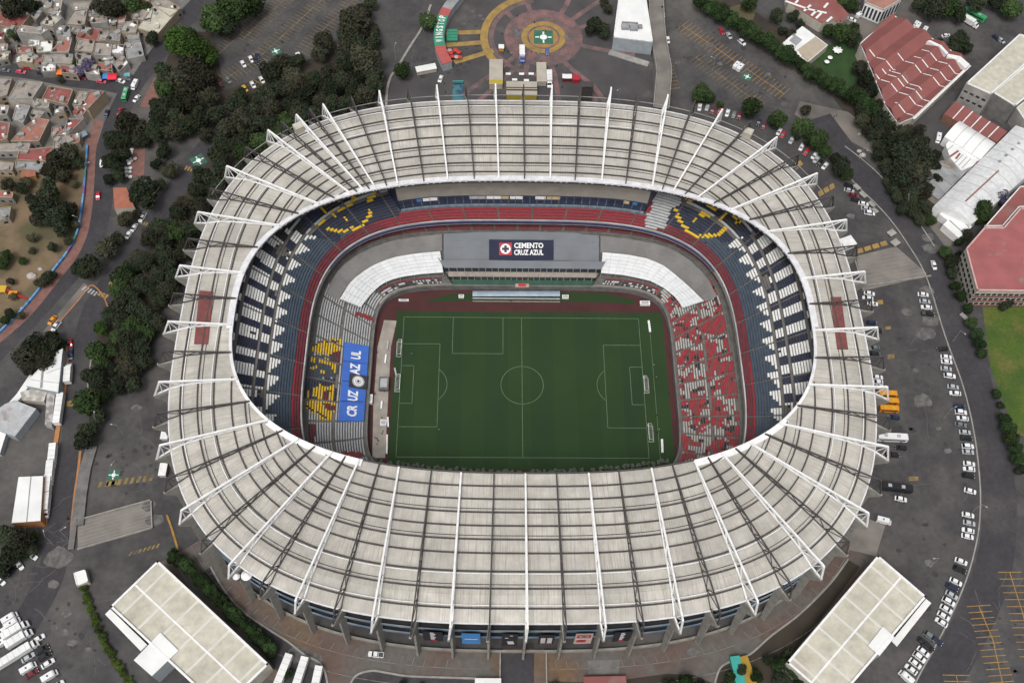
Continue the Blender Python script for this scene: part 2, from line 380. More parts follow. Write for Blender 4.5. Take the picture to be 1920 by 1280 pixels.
def urule(r, t, s, X, Y, P, fr, k):
    y = P[1]; far = 748 < X < 1212 and y > 50
    if r < 4: return 'red' if (far or y > 68) else ('dred' if r != 3 or y > 0 else 'red')
    if r == 4 and far: return 'red'
    if far: return 0
    corner = y > 58
    if r < 8 or (corner and r < 12): return 'blue' if not corner else ('blue' if (r < 8 and y < 64 and nz(P[0]*.05, y*.05) > 0) else 'navy')
    if corner: 
        if r in (12, 13, 18, 25): return 'grey' if r in (13, 18) and fr > .1 else 0
        return 'navy' if nz(P[0]*.08, y*.08, 3) > .05 else 'black'
    ph = (s/7.4 + (0.0 if P[0] < 0 else .35)) % 1.0
    if P[0] < 0: ph = 1-ph
    if r < 13:
        return 'white' if (13-r)/4.8 < ph*1.05 else 'blue'
    if r < 14: return 0
    if r == 17 or r == 25: return 0
    m = nz(P[0]*.16, y*.16, 7.0)
    if m > .42: return 'black' if m < .5 else 0
    ph2 = (s/7.4+.28+(.0 if P[0] < 0 else .3)) % 1.0
    if r < 17: return 'white' if ph2 < .52 else 'navy'
    if r < 25: return 'white' if (ph2+.08) % 1 < .56 else ('navy' if y < 45 else 'black')
    return 'white' if (ph2+.5) % 1 < .38 else ('navy' if m > -.3 else 'black')
seats(ulp, 33, AU, TU, UP, urule, s_of(AU, TU, on_tier(U_FRONT, U_BACK, 545, 675)[0]), 14.6, 'seating_block')
def lrule(r, t, s, X, Y, P, fr, k):
    x, y, q = P[0], P[1], SL*(r+.5)/NL
    side = abs(x) > 60 and y < (44 if x < 0 else 47)
    if q > 1.02: return 'dred' if (y > 46 and fr > .04) else 0
    if not side:
        if y > 30:                                         # far stand and its corners
            if 828 < X < 1130: return 0
            return {1: 'black' if nz(x*1.7, y*1.7) > -.12 else 'grey', 2: 'black' if nz(x*1.9, y*1.9, 4) > -.05 else 'grey', 3: 'dred'}.get(r, 0)
        return 'grey' if .03 < q < .96 else 0
    if q < .04 or q > .95 or .50 < q < .575: return 0
    if x < 0: return 'grey'
    m = nz(x*.3, y*.3, 5)
    if m > .30: return 'black' if m > .36 else 'dred'
    m2 = nz(x*.13, y*.13, 9) + .55*nz(x*.42, y*.42, 2)
    return 'pale' if m2 > -.06 else 'bred'
E_L = s_of(AL, TL, on_tier(L_FRONT, L_BACK, 585, 708)[0])
seats(lop, NL-1, AL, TL, LOW, lrule, E_L, 10.2, 'seating_block', b0=.18, b1=.72, gap=.5)
b = MB()
for a_, c_ in ((R(31.5), R(64)), (R(116), R(149.5))):
    p = lop(0); q = lop(.95); ring_strip(b, (p[0]-.5, p[1]-.5)+p[2:5]+(p[5]+.06,), q[:5]+(p[5]+.06,), n=60, t0=a_, t1=c_)
b.obj('front_walkway', M('beige_walkway', (.36, .32, .27), (.28, .25, .21), scale=.3, rough=.9), st)
# ------------------------------------------------------------------ pitch wall, parapet, walls between the tiers
b = MB(); ring_strip(b, grow(L_FRONT, -.6, 0), grow(L_FRONT, -.6, 3.3)); ring_strip(b, grow(L_FRONT, -.6, 3.3), grow(L_FRONT, .1, 3.3)); ring_strip(b, grow(L_FRONT, .1, 3.3), grow(L_FRONT, .1, 2.3))
b.obj('pitch_wall', conc_d, st)
b = MB(); pf = U_FRONT
ring_strip(b, grow(pf, 5, 14.0), grow(pf, 5, 20.0), m=1); ring_strip(b, grow(pf, 5, 18.2), grow(pf, 0, 18.2), m=1)
b.obj('gallery_wall', [conc, shade_m], st)
b = MB(); ring_strip(b, grow(pf, 0, 18.2), grow(pf, 0, 21.0), m=0, n=240); ring_strip(b, grow(pf, 0, 21.0), grow(pf, .55, 21.0), m=1, n=240); ring_strip(b, grow(pf, .55, 21.0), grow(pf, .55, 19.9), m=1, n=240)
ribbon = M('purple_ribbon_board', (.035, .035, .12), (.05, .06, .16), scale=.08, rough=.35)
par = b.obj('parapet', [conc, M('parapet_cap', (.46, .46, .46), (.30, .30, .30), scale=.12, lo=.42, hi=.6)], st)
b = MB(); a0, a1 = R(28), R(152); ring_strip(b, grow(pf, -.12, 18.9), grow(pf, -.12, 20.3), n=120, t0=a0, t1=a1); ring_strip(b, grow(pf, -.12, 20.3), grow(pf, .02, 20.3), n=120, t0=a0, t1=a1)
b.obj('ribbon_screen', ribbon, par)
# ------------------------------------------------------------------ press boxes and long pale wall behind the far stand
bx = MB(); T0, T1 = on_tier(U_FRONT, U_BACK, 1208, 400)[0], on_tier(U_FRONT, U_BACK, 752, 398)[0]
pb = ulp(5.0); navy = M('box_navy', (.03, .04, .075), (.02, .025, .045), scale=.3, rough=.4); glass = M('box_glass', (.20, .27, .33), (.12, .16, .20), scale=.5, rough=.15, spec=.6)
beige = M('press_wall', (.34, .315, .275), (.27, .25, .22), scale=.2, rough=.85, detail=7)
zb = pb[5]
def bstrip(mb, k0, z0, k1, z1, m=0, n=48): ring_strip(mb, grow(pb, k0, z0), grow(pb, k1, z1), n=n, m=m, t0=T0, t1=T1)
bstrip(bx, 0, zb, 0, zb+1.3, 1); bstrip(bx, 0, zb+1.3, .8, zb+1.3, 1); bstrip(bx, .8, zb+1.3, .8, zb+2.2, 0); bstrip(bx, .8, zb+2.2, 1.3, zb+3.4, 0); bstrip(bx, 1.3, zb+3.4, 1.6, zb+5.4, 0)
bstrip(bx, 1.6, zb+5.4, 3.5, zb+5.4, 0)
for k in (0, 1):
    t = (T0, T1)[k]; A = [loop(grow(pb, d, z), t) for d, z in ((0, zb-3), (0, zb+1.3), (1.6, zb+5.4), (3.5, 44.5), (9, 44.5), (9, zb-3))]
    bx.poly(A, 0)
press = bx.obj('press_boxes', [navy, glass], st)
bx = MB(); bstrip(bx, 2.3, zb+5.4, 2.3, 44.3, 0); bstrip(bx, 2.3, 44.3, 3.4, 44.3, 0); bx.obj('back_wall', beige, press)
for x0, x1, m in ((772, 783, 'blue'), (785, 814, 'white'), (877, 908, 'grey'), (910, 939, 'white'), (940, 953, 'tan'), (955, 980, 'white'), (1004, 1024, 'white'), (1026, 1052, 'tan'), (1178, 1190, 'tan'), (1197, 1207, 'blue')):
    b = MB(); ts = [on_tier(U_FRONT, U_BACK, x, 368)[0] for x in (x1, x0)]
    for k in range(4):
        a_, c_ = ts[0]+(ts[1]-ts[0])*k/4, ts[0]+(ts[1]-ts[0])*(k+1)/4; A = [loop(grow(pb, d, z), t) for d, z, t in ((1.25, zb+4.1, a_), (1.25, zb+4.1, c_), (1.45, zb+6.0, c_), (1.45, zb+6.0, a_))]; b.quad(*A)
    b.obj('sponsor_board', {'white': white, 'grey': SC['grey'], 'blue': M('board_blue', (.05, .17, .38), (.04, .13, .3)), 'tan': M('board_tan', (.46, .34, .17), (.5, .42, .3), scale=.6)}[m], press)
mu = MB()
for k in range(31):
    t = T0+(T1-T0)*(k+.5)/31; mu.path([loop(grow(pb, d, z), t) for d, z in ((-.1, zb+.2), (-.1, zb+1.4), (.7, zb+1.4), (.7, zb+2.3), (1.2, zb+3.5), (1.5, zb+5.5))], .28, .2)
mu.obj('mullion', conc_d, press)
# ------------------------------------------------------------------ ribs: the measured lines of the white trusses (outer end, inner end)
WT = [((425,333),(587,377)),((370,419),(530,425)),((332,519),(455,512)),((307,625),(429,610)),((290,740),(445,712)),((287,862),(500,790)),((337,981),(548,830)),((429,1082),(612,855)),((550,1152),(665,868)),((697,1182),(747,875)),((842,1195),(865,883)),((986,1202),(985,888)),((1132,1199),(1103,884)),((1275,1184),(1220,875)),((1416,1151),(1303,864)),((1537,1082),(1358,853)),((1622,984),(1414,836)),((1665,862),(1462,795)),((1664,749),(1517,722)),((1649,636),(1527,620)),((1622,530),(1508,522)),((1587,432),(1437,435)),((1532,344),(1378,390))]
WU = [((1450,262),(1325,360)),((1350,210),(1277,348)),((1250,182),(1232,345)),((1144,170),(1132,336)),((1035,160),(1033,332)),((930,165),(934,331)),((822,168),(836,333)),((716,178),(737,339)),((610,200),(691,343)),((559,218),(667,347)),((511,250),(640,352))]
pairs = sorted([(theta(FEET, at(*o, 42)), theta(R_IN, at(*i, 46.6))) for o, i in WT] + [(theta(TOPS, at(*o, 52)), theta(R_IN, at(*i, 46.6))) for o, i in WU])
PO = np.array([p[0] for p in pairs]); PI_ = np.array([p[1] for p in pairs])
PI_ = np.where(PI_-PO > math.pi, PI_-2*math.pi, PI_); PI_ = np.where(PI_-PO < -math.pi, PI_+2*math.pi, PI_)
def tin(t):
    t = t % (2*math.pi)
    return float(np.interp(t, np.concatenate([PO[-1:]-2*math.pi, PO, PO[:1]+2*math.pi]), np.concatenate([PI_[-1:]-2*math.pi, PI_, PI_[:1]+2*math.pi])))
RIBS = []
for k, t in enumerate(PO):
    t2 = PO[(k+1) % len(PO)] + (2*math.pi if k == len(PO)-1 else 0)
    RIBS.append((t, True))
    if t2-t > R(4.6): RIBS.append(((t+t2)/2, False))
DR = [4.4, 11, 17, 23.5, 28.5, 33.5, 38.5, 43.5, 48.5]
def roofline(t):
    O, I = Vector(loop(R_OUT, t)), Vector(loop(R_IN, tin(t))); d = I-O; L = math.hypot(d.x, d.y)
    def P(x, up=0.0):
        x = min(x, L); z = 43.6+2.6*min(1, max(x, 0)/9.0)**.6 - .2*x/L
        return (O.x+d.x*x/L, O.y+d.y*x/L, z+up)
    return L, P
roof = link('roof', MB().mesh('roof', roofm), st)
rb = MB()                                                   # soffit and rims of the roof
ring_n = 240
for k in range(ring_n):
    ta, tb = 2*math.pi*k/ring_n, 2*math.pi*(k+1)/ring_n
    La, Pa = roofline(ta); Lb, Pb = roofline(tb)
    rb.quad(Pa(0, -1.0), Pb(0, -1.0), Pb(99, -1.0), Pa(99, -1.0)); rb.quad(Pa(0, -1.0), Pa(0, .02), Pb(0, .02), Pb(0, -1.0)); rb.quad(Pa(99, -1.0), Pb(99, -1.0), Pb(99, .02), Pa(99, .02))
rb.obj('soffit', shade_m, roof)
eg = MB()
for k in range(ring_n):
    ta, tb = 2*math.pi*k/ring_n, 2*math.pi*(k+1)/ring_n
    eg.bar(roofline(ta)[1](-.25, -.1), roofline(tb)[1](-.25, -.1), .5, .5)
eg.obj('outer_gutter', lipm, roof)
sacc = 0.0
for k, (t, w) in enumerate(RIBS):
    t2 = RIBS[(k+1) % len(RIBS)][0] + (2*math.pi if k == len(RIBS)-1 else 0)
    pn = MB(); m = 4
    wo = math.hypot(*(np.array(loop(R_OUT, t2))-np.array(loop(R_OUT, t)))[:2])
    for j in range(m):
        ta, tb = t+(t2-t)*j/m, t+(t2-t)*(j+1)/m
        La, Pa = roofline(ta); Lb, Pb = roofline(tb); u0, u1 = sacc+wo*j/m, sacc+wo*(j+1)/m
        ds = [0, 2, 4.4, 7, 9] + [d for d in DR[1:] if d < min(La, Lb)-2] + [99]
        for a, c in zip(ds[:-1], ds[1:]):
            e = .10 if c > 9 else 0.0                        # sheets overlap like shingles
            v0, v1 = a, min(c, La)
            pn.quad(Pa(a, e), Pa(c), Pb(c), Pb(a, e), 0, [(u0, v0), (u0, v1), (u1, v1), (u1, v0)])
    sacc += wo+37.0
    pn.obj('roof_panel', roofm, roof)
# ring beams over the roof
for q, d in enumerate(DR):
    rbm = MB(); n = 300
    for k in range(n):
        ta, tb = 2*math.pi*k/n, 2*math.pi*(k+1)/n
        La, Pa = roofline(ta); Lb, Pb = roofline(tb)
        if min(La, Lb) < d+1.6: continue
        rbm.bar(Pa(d, .35), Pb(d, .35), .5, .5)
        if q in (2, 0): rbm.bar(Pa(d-(.9 if q == 2 else -.9), .6), Pb(d-(.9 if q == 2 else -.9), .6), .28, .35, 1)
        if q in (4, 1, 6): rbm.bar(Pa(d+1.4, .2), Pb(d+1.4, .2), .22, .2)
    rbm.obj('ring_beam', [steel, white], roof)
# inner lip
lp = MB(); n = 300
for k in range(n):
    ta, tb = 2*math.pi*k/n, 2*math.pi*(k+1)/n
    La, Pa = roofline(ta); Lb, Pb = roofline(tb); I = Pa(99)
    if I[1] < -45 and abs(I[0]) < 60: 
        lp.bar(Pa(99, .1), Pb(99, .1), .5, .9, 1); continue
    w = 2.6 if I[1] > 0 or abs(I[0]) < 95 else 1.2
    mm = 2 if I[1] < -25 and abs(I[0]) < 108 else 0
    lp.quad(Pa(La-w, .55), Pb(Lb-w, .55), Pb(Lb, .75), Pa(La, .75), mm); lp.quad(Pa(La-w, 0), Pb(Lb-w, 0), Pb(Lb-w, .55), Pa(La-w, .55), mm); lp.quad(Pa(La, .75), Pb(Lb, .75), Pb(Lb, -.4), Pa(La, -.4), mm)
lp.obj('inner_gutter', [lipm, steel, white], roof)
# two rust-red sheet strips on the flanks
for P in ([(374,545),(400,547),(390,645),(364,645)], [(1557,557),(1577,557),(1590,655),(1570,655)]):
    rp = MB(); Q = [at(x, y, 46.4) for x, y in P]; rp.prism([(q[0], q[1]) for q in Q], 46.3, 46.62); rp.obj('red_roof_panel', redroof, roof)
# trusses
for t, w in RIBS:
    tb = MB(); L, P = roofline(t); T, F = loop(TOPS, t), loop(FEET, t); e = P(L-.6, 1.1); m = max(4, int(L/6))
    dx = Vector(e)-Vector(T); lw, dw = (.66, .30) if w else (.46, .25)
    N = [Vector(T)+dx*k/m for k in range(m+1)]; Bt = [Vector(P(L*k/m*.985, .75)) for k in range(m+1)]
    tb.path(N, lw, lw); tb.path([F]+Bt, lw*.8, lw*.8)
    tb.bar(T, F, lw, lw); tb.bar(T, Bt[0], dw, dw); tb.bar(N[0], tuple((Vector(F)+Bt[0])/2), dw, dw)
    for k in range(m):
        if (N[k+1]-Bt[k+1]).length > .8: tb.bar(N[k+1], Bt[k+1], dw, dw)
        tb.bar(Bt[k] if k % 2 else N[k], N[k+1] if k % 2 else Bt[k+1], dw, dw)
    tb.obj('roof_truss', white if w else steel, roof)
# thin tie line from foot to foot
tl = MB()
for k in range(14, 77): tl.bar(loop(FEET, k*math.pi/90), loop(FEET, (k+1)*math.pi/90), .28, .28)
tl.obj('tie_rod', conc, roof)
# concrete fins, floors and walls of the outside
for t, w in RIBS:
    F, Bs, O = Vector(loop(FEET, t)), Vector(loop(BASE, t)), Vector(loop(R_OUT, t)); o = (F-O); o.z = 0; o.normalize(); sd = Vector((-o.y, o.x, 0))*.42
    prof = [(F+o*.7, 41.7), (F+o*.5, 40.4), (F-o*2.6, 36), (Bs+o*.2, G), (Bs-o*1.8, G), (O-o*.5, 35), (O-o*1.6, 42.4), (O, 42.5)]
    fb = MB(); A = [(p.x+sd.x, p.y+sd.y, z) for p, z in prof]; C_ = [(p.x-sd.x, p.y-sd.y, z) for p, z in prof]
    fb.poly(A); fb.poly(C_[::-1])
    for i in range(len(prof)): j = (i+1) % len(prof); fb.quad(A[j], A[i], C_[i], C_[j])
    fb.obj('column', conc_l, st)
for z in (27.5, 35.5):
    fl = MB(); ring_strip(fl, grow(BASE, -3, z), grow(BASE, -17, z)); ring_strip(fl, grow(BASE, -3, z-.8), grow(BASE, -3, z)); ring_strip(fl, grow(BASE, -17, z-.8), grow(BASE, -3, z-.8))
    f_ = fl.obj('gallery_floor', shade_m, st)  # floor coloured near black for the gloom behind the railings
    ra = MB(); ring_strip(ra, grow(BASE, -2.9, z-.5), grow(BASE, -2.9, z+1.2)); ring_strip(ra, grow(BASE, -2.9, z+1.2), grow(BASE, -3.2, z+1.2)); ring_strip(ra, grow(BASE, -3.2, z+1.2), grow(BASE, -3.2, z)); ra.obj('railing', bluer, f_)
ow = MB(); ring_strip(ow, grow(BASE, -17, G-1), grow(BASE, -14, 43)); ow.obj('outer_wall', shade_m, st)
ow = MB(); ring_strip(ow, grow(BASE, -2.2, G-.2), grow(BASE, -2.2, G+1.6)); ring_strip(ow, grow(BASE, -2.2, G+1.6), grow(BASE, -3.0, G+1.6)); ring_strip(ow, grow(BASE, -3.0, G+1.6), grow(BASE, -3.0, G-.2)); ow.obj('plinth_wall', conc_l, st)
# ================================================================== pitch
grass = M('pitch_grass', (.022, .047, .0165), (.018, .041, .016), scale=.03, rough=.95, detail=3, lo=.35, hi=.65, c3=(.024, .046, .014), s3=.05, lo3=.5, hi3=.8)
track = M('maroon_track', (.075, .026, .026), (.05, .022, .022), scale=.12, rough=.9, detail=6)
linem = M('pitch_line', (.125, .185, .11), (.085, .13, .08), scale=.5)
path_m = M('pitch_side_paving', (.34, .31, .27), (.24, .22, .20), scale=.22, rough=.9, detail=6)
b = MB(); b.poly([loop(grow(L_FRONT, 0, -.02), 2*math.pi*k/120) for k in range(120)]); struct('running_track', b, track)
def sheet(name, P, z, m, conv=None, kind='structure'):
    b = MB(); b.poly([(p[0], p[1], z) for p in ([at(*q, z) for q in P] if conv else P)]); o = b.obj(name, m); o['kind'] = kind; return o
turf = MB()
P0, P1 = (-55.8, 37.0), (63.3, -39.8)
nx = 12
for i in range(nx): turf.quad((P0[0]+(P1[0]-P0[0])*i/nx, P1[1], .004), (P0[0]+(P1[0]-P0[0])*(i+1)/nx, P1[1], .004), (P0[0]+(P1[0]-P0[0])*(i+1)/nx, P0[1], .004), (P0[0]+(P1[0]-P0[0])*i/nx, P0[1], .004), i % 2)
grass2 = M('pitch_grass_mown', (.025, .052, .0175), (.020, .045, .016), scale=.03, rough=.95, detail=3, lo=.35, hi=.65, c3=(.0255, .049, .015), s3=.05, lo3=.5, hi3=.8)
struct('pitch_turf', turf, [grass, grass2])
sheet('grass_strip', [(790,566),(845,551),(985,547),(1130,549),(1190,562),(1190,569),(985,563),(860,564)], .004, grass, True)
sheet('touchline_paving', [(720,600),(744,601),(733,650),(727,760),(722,858),(698,858),(700,760),(708,650)], .004, path_m, True)
lines = MB(); lw = .24
def ln(x0, y0, x1, y1, w=lw):
    d = Vector((x1-x0, y1-y0, 0)).normalized(); s = Vector((-d.y, d.x, 0))*w/2
    lines.quad((x0-s.x, y0-s.y, .012), (x1-s.x, y1-s.y, .012), (x1+s.x, y1+s.y, .012), (x0+s.x, y0+s.y, .012))
def rect(x0, y0, x1, y1): ln(x0, y0, x1, y0); ln(x0, y1, x1, y1); ln(x0, y0, x0, y1); ln(x1, y0, x1, y1)
def arc(cx, cy, r, a0, a1, n=40):
    for k in range(n):
        a, c = a0+(a1-a0)*k/n, a0+(a1-a0)*(k+1)/n; ln(cx+r*math.cos(a), cy+r*math.sin(a), cx+r*math.cos(c), cy+r*math.sin(c))
rect(-52.5, -34, 52.5, 34); ln(0, -34, 0, 34); arc(0, 0, 9.15, 0, 2*math.pi, 64)
for s in (-1, 1):
    ln(s*52.5, 20.16, s*36, 20.16); ln(s*52.5, -20.16, s*36, -20.16); ln(s*36, -20.16, s*36, 20.16)
    ln(s*52.5, 9.16, s*47, 9.16); ln(s*52.5, -9.16, s*47, -9.16); ln(s*47, -9.16, s*47, 9.16)
    h = math.acos(5.5/9.15); a = math.pi if s > 0 else 0; arc(s*41.5, 0, 9.15, a-h, a+h, 20)
a, c = at(850, 596, 0), at(943, 663, 0); ln(a[0], 34, a[0], c[1]); ln(c[0], 34, c[0], c[1]); ln(a[0], c[1], c[0], c[1]); ln(57.2, 34, 57.2, -36, .2)
struct('pitch_markings', lines, linem)
# ================================================================== surroundings: paved sheets
def pts(P, z=G): return [at(x, y, z) for x, y in P]
def psheet(name, P, lay, m, kind='structure'):
    return sheet(name, pts(P), G+.004*lay, m, kind=kind)
def smooth(P, n=6):
    out = []
    for i in range(len(P)-1):
        p0, p1, p2, p3 = P[max(i-1, 0)], P[i], P[i+1], P[min(i+2, len(P)-1)]
        for k in range(n):
            t = k/n; out.append(tuple(.5*(2*p1[j]+(p2[j]-p0[j])*t+(2*p0[j]-5*p1[j]+4*p2[j]-p3[j])*t*t+(3*p1[j]-p0[j]-3*p2[j]+p3[j])*t**3) for j in range(len(p1))))
    out.append(tuple(P[-1])); return out
def ribbon(mb, W_, w, z, h=0.0, m=0):
    """a strip w wide along the world points W_; with h > 0 it is a low wall"""
    L, Rr = [], []
    for i, p in enumerate(W_):
        a, b = W_[max(i-1, 0)], W_[min(i+1, len(W_)-1)]; d = Vector((b[0]-a[0], b[1]-a[1], 0)).normalized()
        L.append((p[0]-d.y*w/2, p[1]+d.x*w/2)); Rr.append((p[0]+d.y*w/2, p[1]-d.x*w/2))
    for i in range(len(W_)-1):
        mb.quad((*Rr[i], z+h), (*Rr[i+1], z+h), (*L[i+1], z+h), (*L[i], z+h), m)
        if h:
            mb.quad((*Rr[i], z), (*Rr[i+1], z), (*Rr[i+1], z+h), (*Rr[i], z+h), m); mb.quad((*L[i+1], z), (*L[i], z), (*L[i], z+h), (*L[i+1], z+h), m)
    if h:
        for A, B in ((L[0], Rr[0]), (Rr[-1], L[-1])): mb.quad((*A, z), (*B, z), (*B, z+h), (*A, z+h), m)
    return mb
def pribbon(name, P, w, lay, m, h=0.0, kind='structure', sm=True):
    b = ribbon(MB(), pts(smooth(P) if sm else P), w, G+.004*lay, h); o = b.obj(name, m)
    if kind: o['kind'] = kind
    return o
road = M('road_asphalt', (.050, .048, .053), (.038, .037, .041), scale=.10, rough=.88, detail=9, c3=(.078, .073, .072), s3=.05, lo3=.53, hi3=.75, fine=.6)
plaza_m = M('plaza_asphalt', (.078, .073, .075), (.054, .051, .054), scale=.10, rough=.9, detail=8, c3=(.13, .12, .115), s3=.06, lo3=.6, hi3=.8)
brick = M('brick_paving', (.22, .115, .095), (.16, .085, .075), scale=.35, rough=.9, detail=7)
pink = M('pink_paint', (.215, .118, .115), (.105, .085, .085), scale=.2, rough=.9, detail=10, lo=.33, hi=.62, fine=.9)
yel = M('yellow_paint', (.34, .22, .065), (.20, .145, .065), scale=.3, rough=.85, detail=8)
yelf = M('faded_yellow_paint', (.25, .18, .065), (.11, .09, .06), scale=.35, rough=.9, detail=8, lo=.4, hi=.62)
yelb = M('orange_line_paint', (.38, .21, .045), (.22, .14, .055), scale=.4, rough=.85)
whl = M('white_line', (.40, .40, .39), (.25, .25, .25), scale=.4, rough=.9)
greenp = M('green_paint', (.035, .16, .10), (.045, .10, .075), scale=.3, rough=.8)
dirt = M('dry_dirt', (.19, .135, .085), (.10, .085, .05), scale=.08, rough=1, detail=9, lo=.4, hi=.62, c3=(.085, .082, .045), s3=.05, lo3=.47, hi3=.62)
sand = M('pale_ground', (.19, .17, .15), (.11, .10, .095), scale=.07, rough=1, detail=9)
townm = M('town_ground', (.17, .16, .15), (.10, .095, .095), scale=.12, rough=.95, detail=8)
rampm = M('ramp_concrete', (.22, .20, .18), (.14, .13, .12), scale=.12, rough=.95, detail=9)
kerbm = M('kerb_stone', (.30, .29, .27), (.21, .20, .19), scale=.4, rough=.9)
okerb = M('orange_kerb', (.42, .20, .075), (.30, .14, .07), scale=.5, rough=.85)
lawn = M('lawn', (.062, .102, .018), (.112, .112, .032), scale=.10, rough=1, detail=9, lo=.45, hi=.68, c3=(.042, .08, .018), s3=.06, lo3=.5, hi3=.68, fine=.8)
dlawn = M('dark_lawn', (.035, .07, .022), (.022, .05, .018), scale=.2, rough=1)
soil = M('dark_soil', (.055, .045, .035), (.035, .03, .025), scale=.1, rough=1, detail=8)  # dark brown soil, mottled by noise
brown = M('stained_apron', (.115, .082, .07), (.115, .108, .10), scale=.07, rough=.95, detail=12, lo=.38, hi=.60, c3=(.15, .098, .055), s3=.028, lo3=.56, hi3=.72, fine=.5)
psheet('town_paving', [(-60,-40),(395,-40),(310,75),(245,160),(205,250),(163,285),(-60,300)], 1, townm)
psheet('dirt_slope', [(-60,300),(60,298),(160,282),(158,340),(148,425),(122,482),(62,560),(-60,660)], 2, dirt)
pribbon('west_pavement', [(365,-30),(312,48),(262,112),(238,150)], 3.6, 5, M('grey_pavement', (.19, .185, .18), (.14, .135, .13), scale=.3, fine=.8))
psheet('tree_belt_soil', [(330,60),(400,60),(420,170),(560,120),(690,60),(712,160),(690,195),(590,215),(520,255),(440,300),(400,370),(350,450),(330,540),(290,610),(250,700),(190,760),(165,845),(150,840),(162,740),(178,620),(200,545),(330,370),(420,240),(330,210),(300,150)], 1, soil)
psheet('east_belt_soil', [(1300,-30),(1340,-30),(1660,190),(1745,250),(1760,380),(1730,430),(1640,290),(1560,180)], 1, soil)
psheet('sandy_clearing', [(1500,190),(1590,210),(1650,255),(1640,290),(1590,262),(1530,240),(1490,215)], 2, sand)
psheet('north_plaza', [(790,-40),(1180,-40),(1150,100),(1225,108),(1225,215),(720,215),(705,150),(735,125),(840,110),(815,60)], 2, plaza_m)
pribbon('west_road', [(405,-30),(335,50),(278,122),(242,172),(216,230),(199,290),(193,345),(186,400),(172,450),(140,500),(95,550),(45,605),(-25,675)], 10.5, 3, road)
pribbon('service_road', [(470,190),(400,262),(345,335),(300,400),(262,455),(225,510),(185,565),(160,640),(146,750),(135,860),(117,980),(90,1090),(40,1180)], 10.5, 3, road)
pribbon('town_street', [(-30,126),(60,136),(130,150),(200,158),(245,168)], 9, 4, road)
pribbon('brick_sidewalk', [(186,225),(172,275),(168,330),(164,385),(154,440),(134,482),(108,515),(52,585),(-10,640)], 4.6, 5, brick)
ring_path = [(1535,220),(1585,287),(1630,340),(1687,402),(1728,460),(1757,512),(1778,560),(1806,640),(1838,740),(1866,860),(1874,970),(1860,1075),(1815,1185),(1750,1300)]
pribbon('ring_road', ring_path, 13.5, 3, road)
kerb_e = [(1560,292),(1602,343),(1660,401),(1702,458),(1737,520),(1772,630),(1806,725),(1826,810),(1836,890),(1838,950),(1832,1010),(1812,1085),(1775,1170),(1725,1262),(1712,1290)]
pribbon('kerb', kerb_e, .55, 4, kerbm, h=.16)
pribbon('kerb', [(1584,274),(1632,312),(1680,361),(1711,400),(1752,462)], .5, 4, kerbm, h=.16)
psheet('sports_lawn', [(1842,575),(1960,575),(1960,840),(1905,810),(1878,745),(1857,690)], 2, lawn)
psheet('garden_lawn', [(1522,115),(1545,88),(1600,70),(1612,130),(1600,165),(1565,150)], 2, dlawn)
psheet('garden_sand', [(1365,15),(1400,5),(1418,18),(1412,38),(1388,40)], 2, dirt)
psheet('courtyard_paving', [(1590,25),(1660,40),(1640,70),(1610,85),(1585,45)], 2, sand)
psheet('east_yard', [(1690,230),(1720,215),(1800,165),(1880,215),(1790,250),(1760,300),(1720,260)], 2, plaza_m)
psheet('school_path', [(1742,300),(1762,370),(1740,420),(1775,465),(1800,450),(1760,400)], 2, sand)
# apron of stained pavement to the south, with its kerb and the lane behind it
b = MB(); ring_strip(b, grow(BASE, -3, G+.012), grow(BASE, 19, G+.012), n=120, t0=R(212), t1=R(328)); struct('south_apron', b, brown)
K1 = [(395,1062),(420,1105),(455,1145),(500,1177),(539,1202),(570,1226),(604,1247),(616,1290)]; K2 = [(653,1290),(668,1266),(697,1257),(727,1261),(767,1267),(850,1270),(936,1273)]; K3 = [(1338,1290),(1351,1251),(1385,1234),(1409,1224),(1445,1192),(1500,1150),(1555,1095),(1590,1048)]
psheet('south_lane', K1+[(560,1310),(500,1232),(425,1148),(378,1075)], 6, road); psheet('south_lane', K2+[(936,1310),(648,1310)], 6, road)
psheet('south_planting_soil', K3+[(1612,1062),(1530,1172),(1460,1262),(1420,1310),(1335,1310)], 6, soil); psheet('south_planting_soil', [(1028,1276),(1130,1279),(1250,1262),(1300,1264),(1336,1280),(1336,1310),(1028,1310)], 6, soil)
for K in (K1, K2, K3): pribbon('apron_kerb', K, .7, 7, kerbm, h=.45)
b = MB()
for k in range(64):                                           # painted boxes along the foot of the facade
    t = R(212)+R(116)*k/64
    p, q = loop(grow(BASE, .6), t), loop(grow(BASE, 3.6), t)
    if not 262 < math.degrees(t) < 274: b.bar((p[0], p[1], G+.02), (q[0], q[1], G+.02), .16, .02)
for k in range(130):
    t, t2 = R(212)+R(116)*k/130, R(212)+R(116)*(k+1)/130
    if not 262 < math.degrees(t) < 274:
        for kk in (3.6, 10.5):
            p, q = loop(grow(BASE, kk), t), loop(grow(BASE, kk), t2); b.bar((p[0], p[1], G+.02), (q[0], q[1], G+.02), .18, .02)
struct('apron_markings', b, M('worn_line', (.24, .22, .20), (.13, .11, .10), scale=.5, lo=.4, hi=.6, rough=.9))
psheet('south_tunnel_floor', [(940,1205),(1002,1205),(1000,1330),(938,1330)], 9, road)
psheet('apron_patch', [(1102,1238),(1162,1236),(1160,1262),(1104,1263)], 5, conc_d)
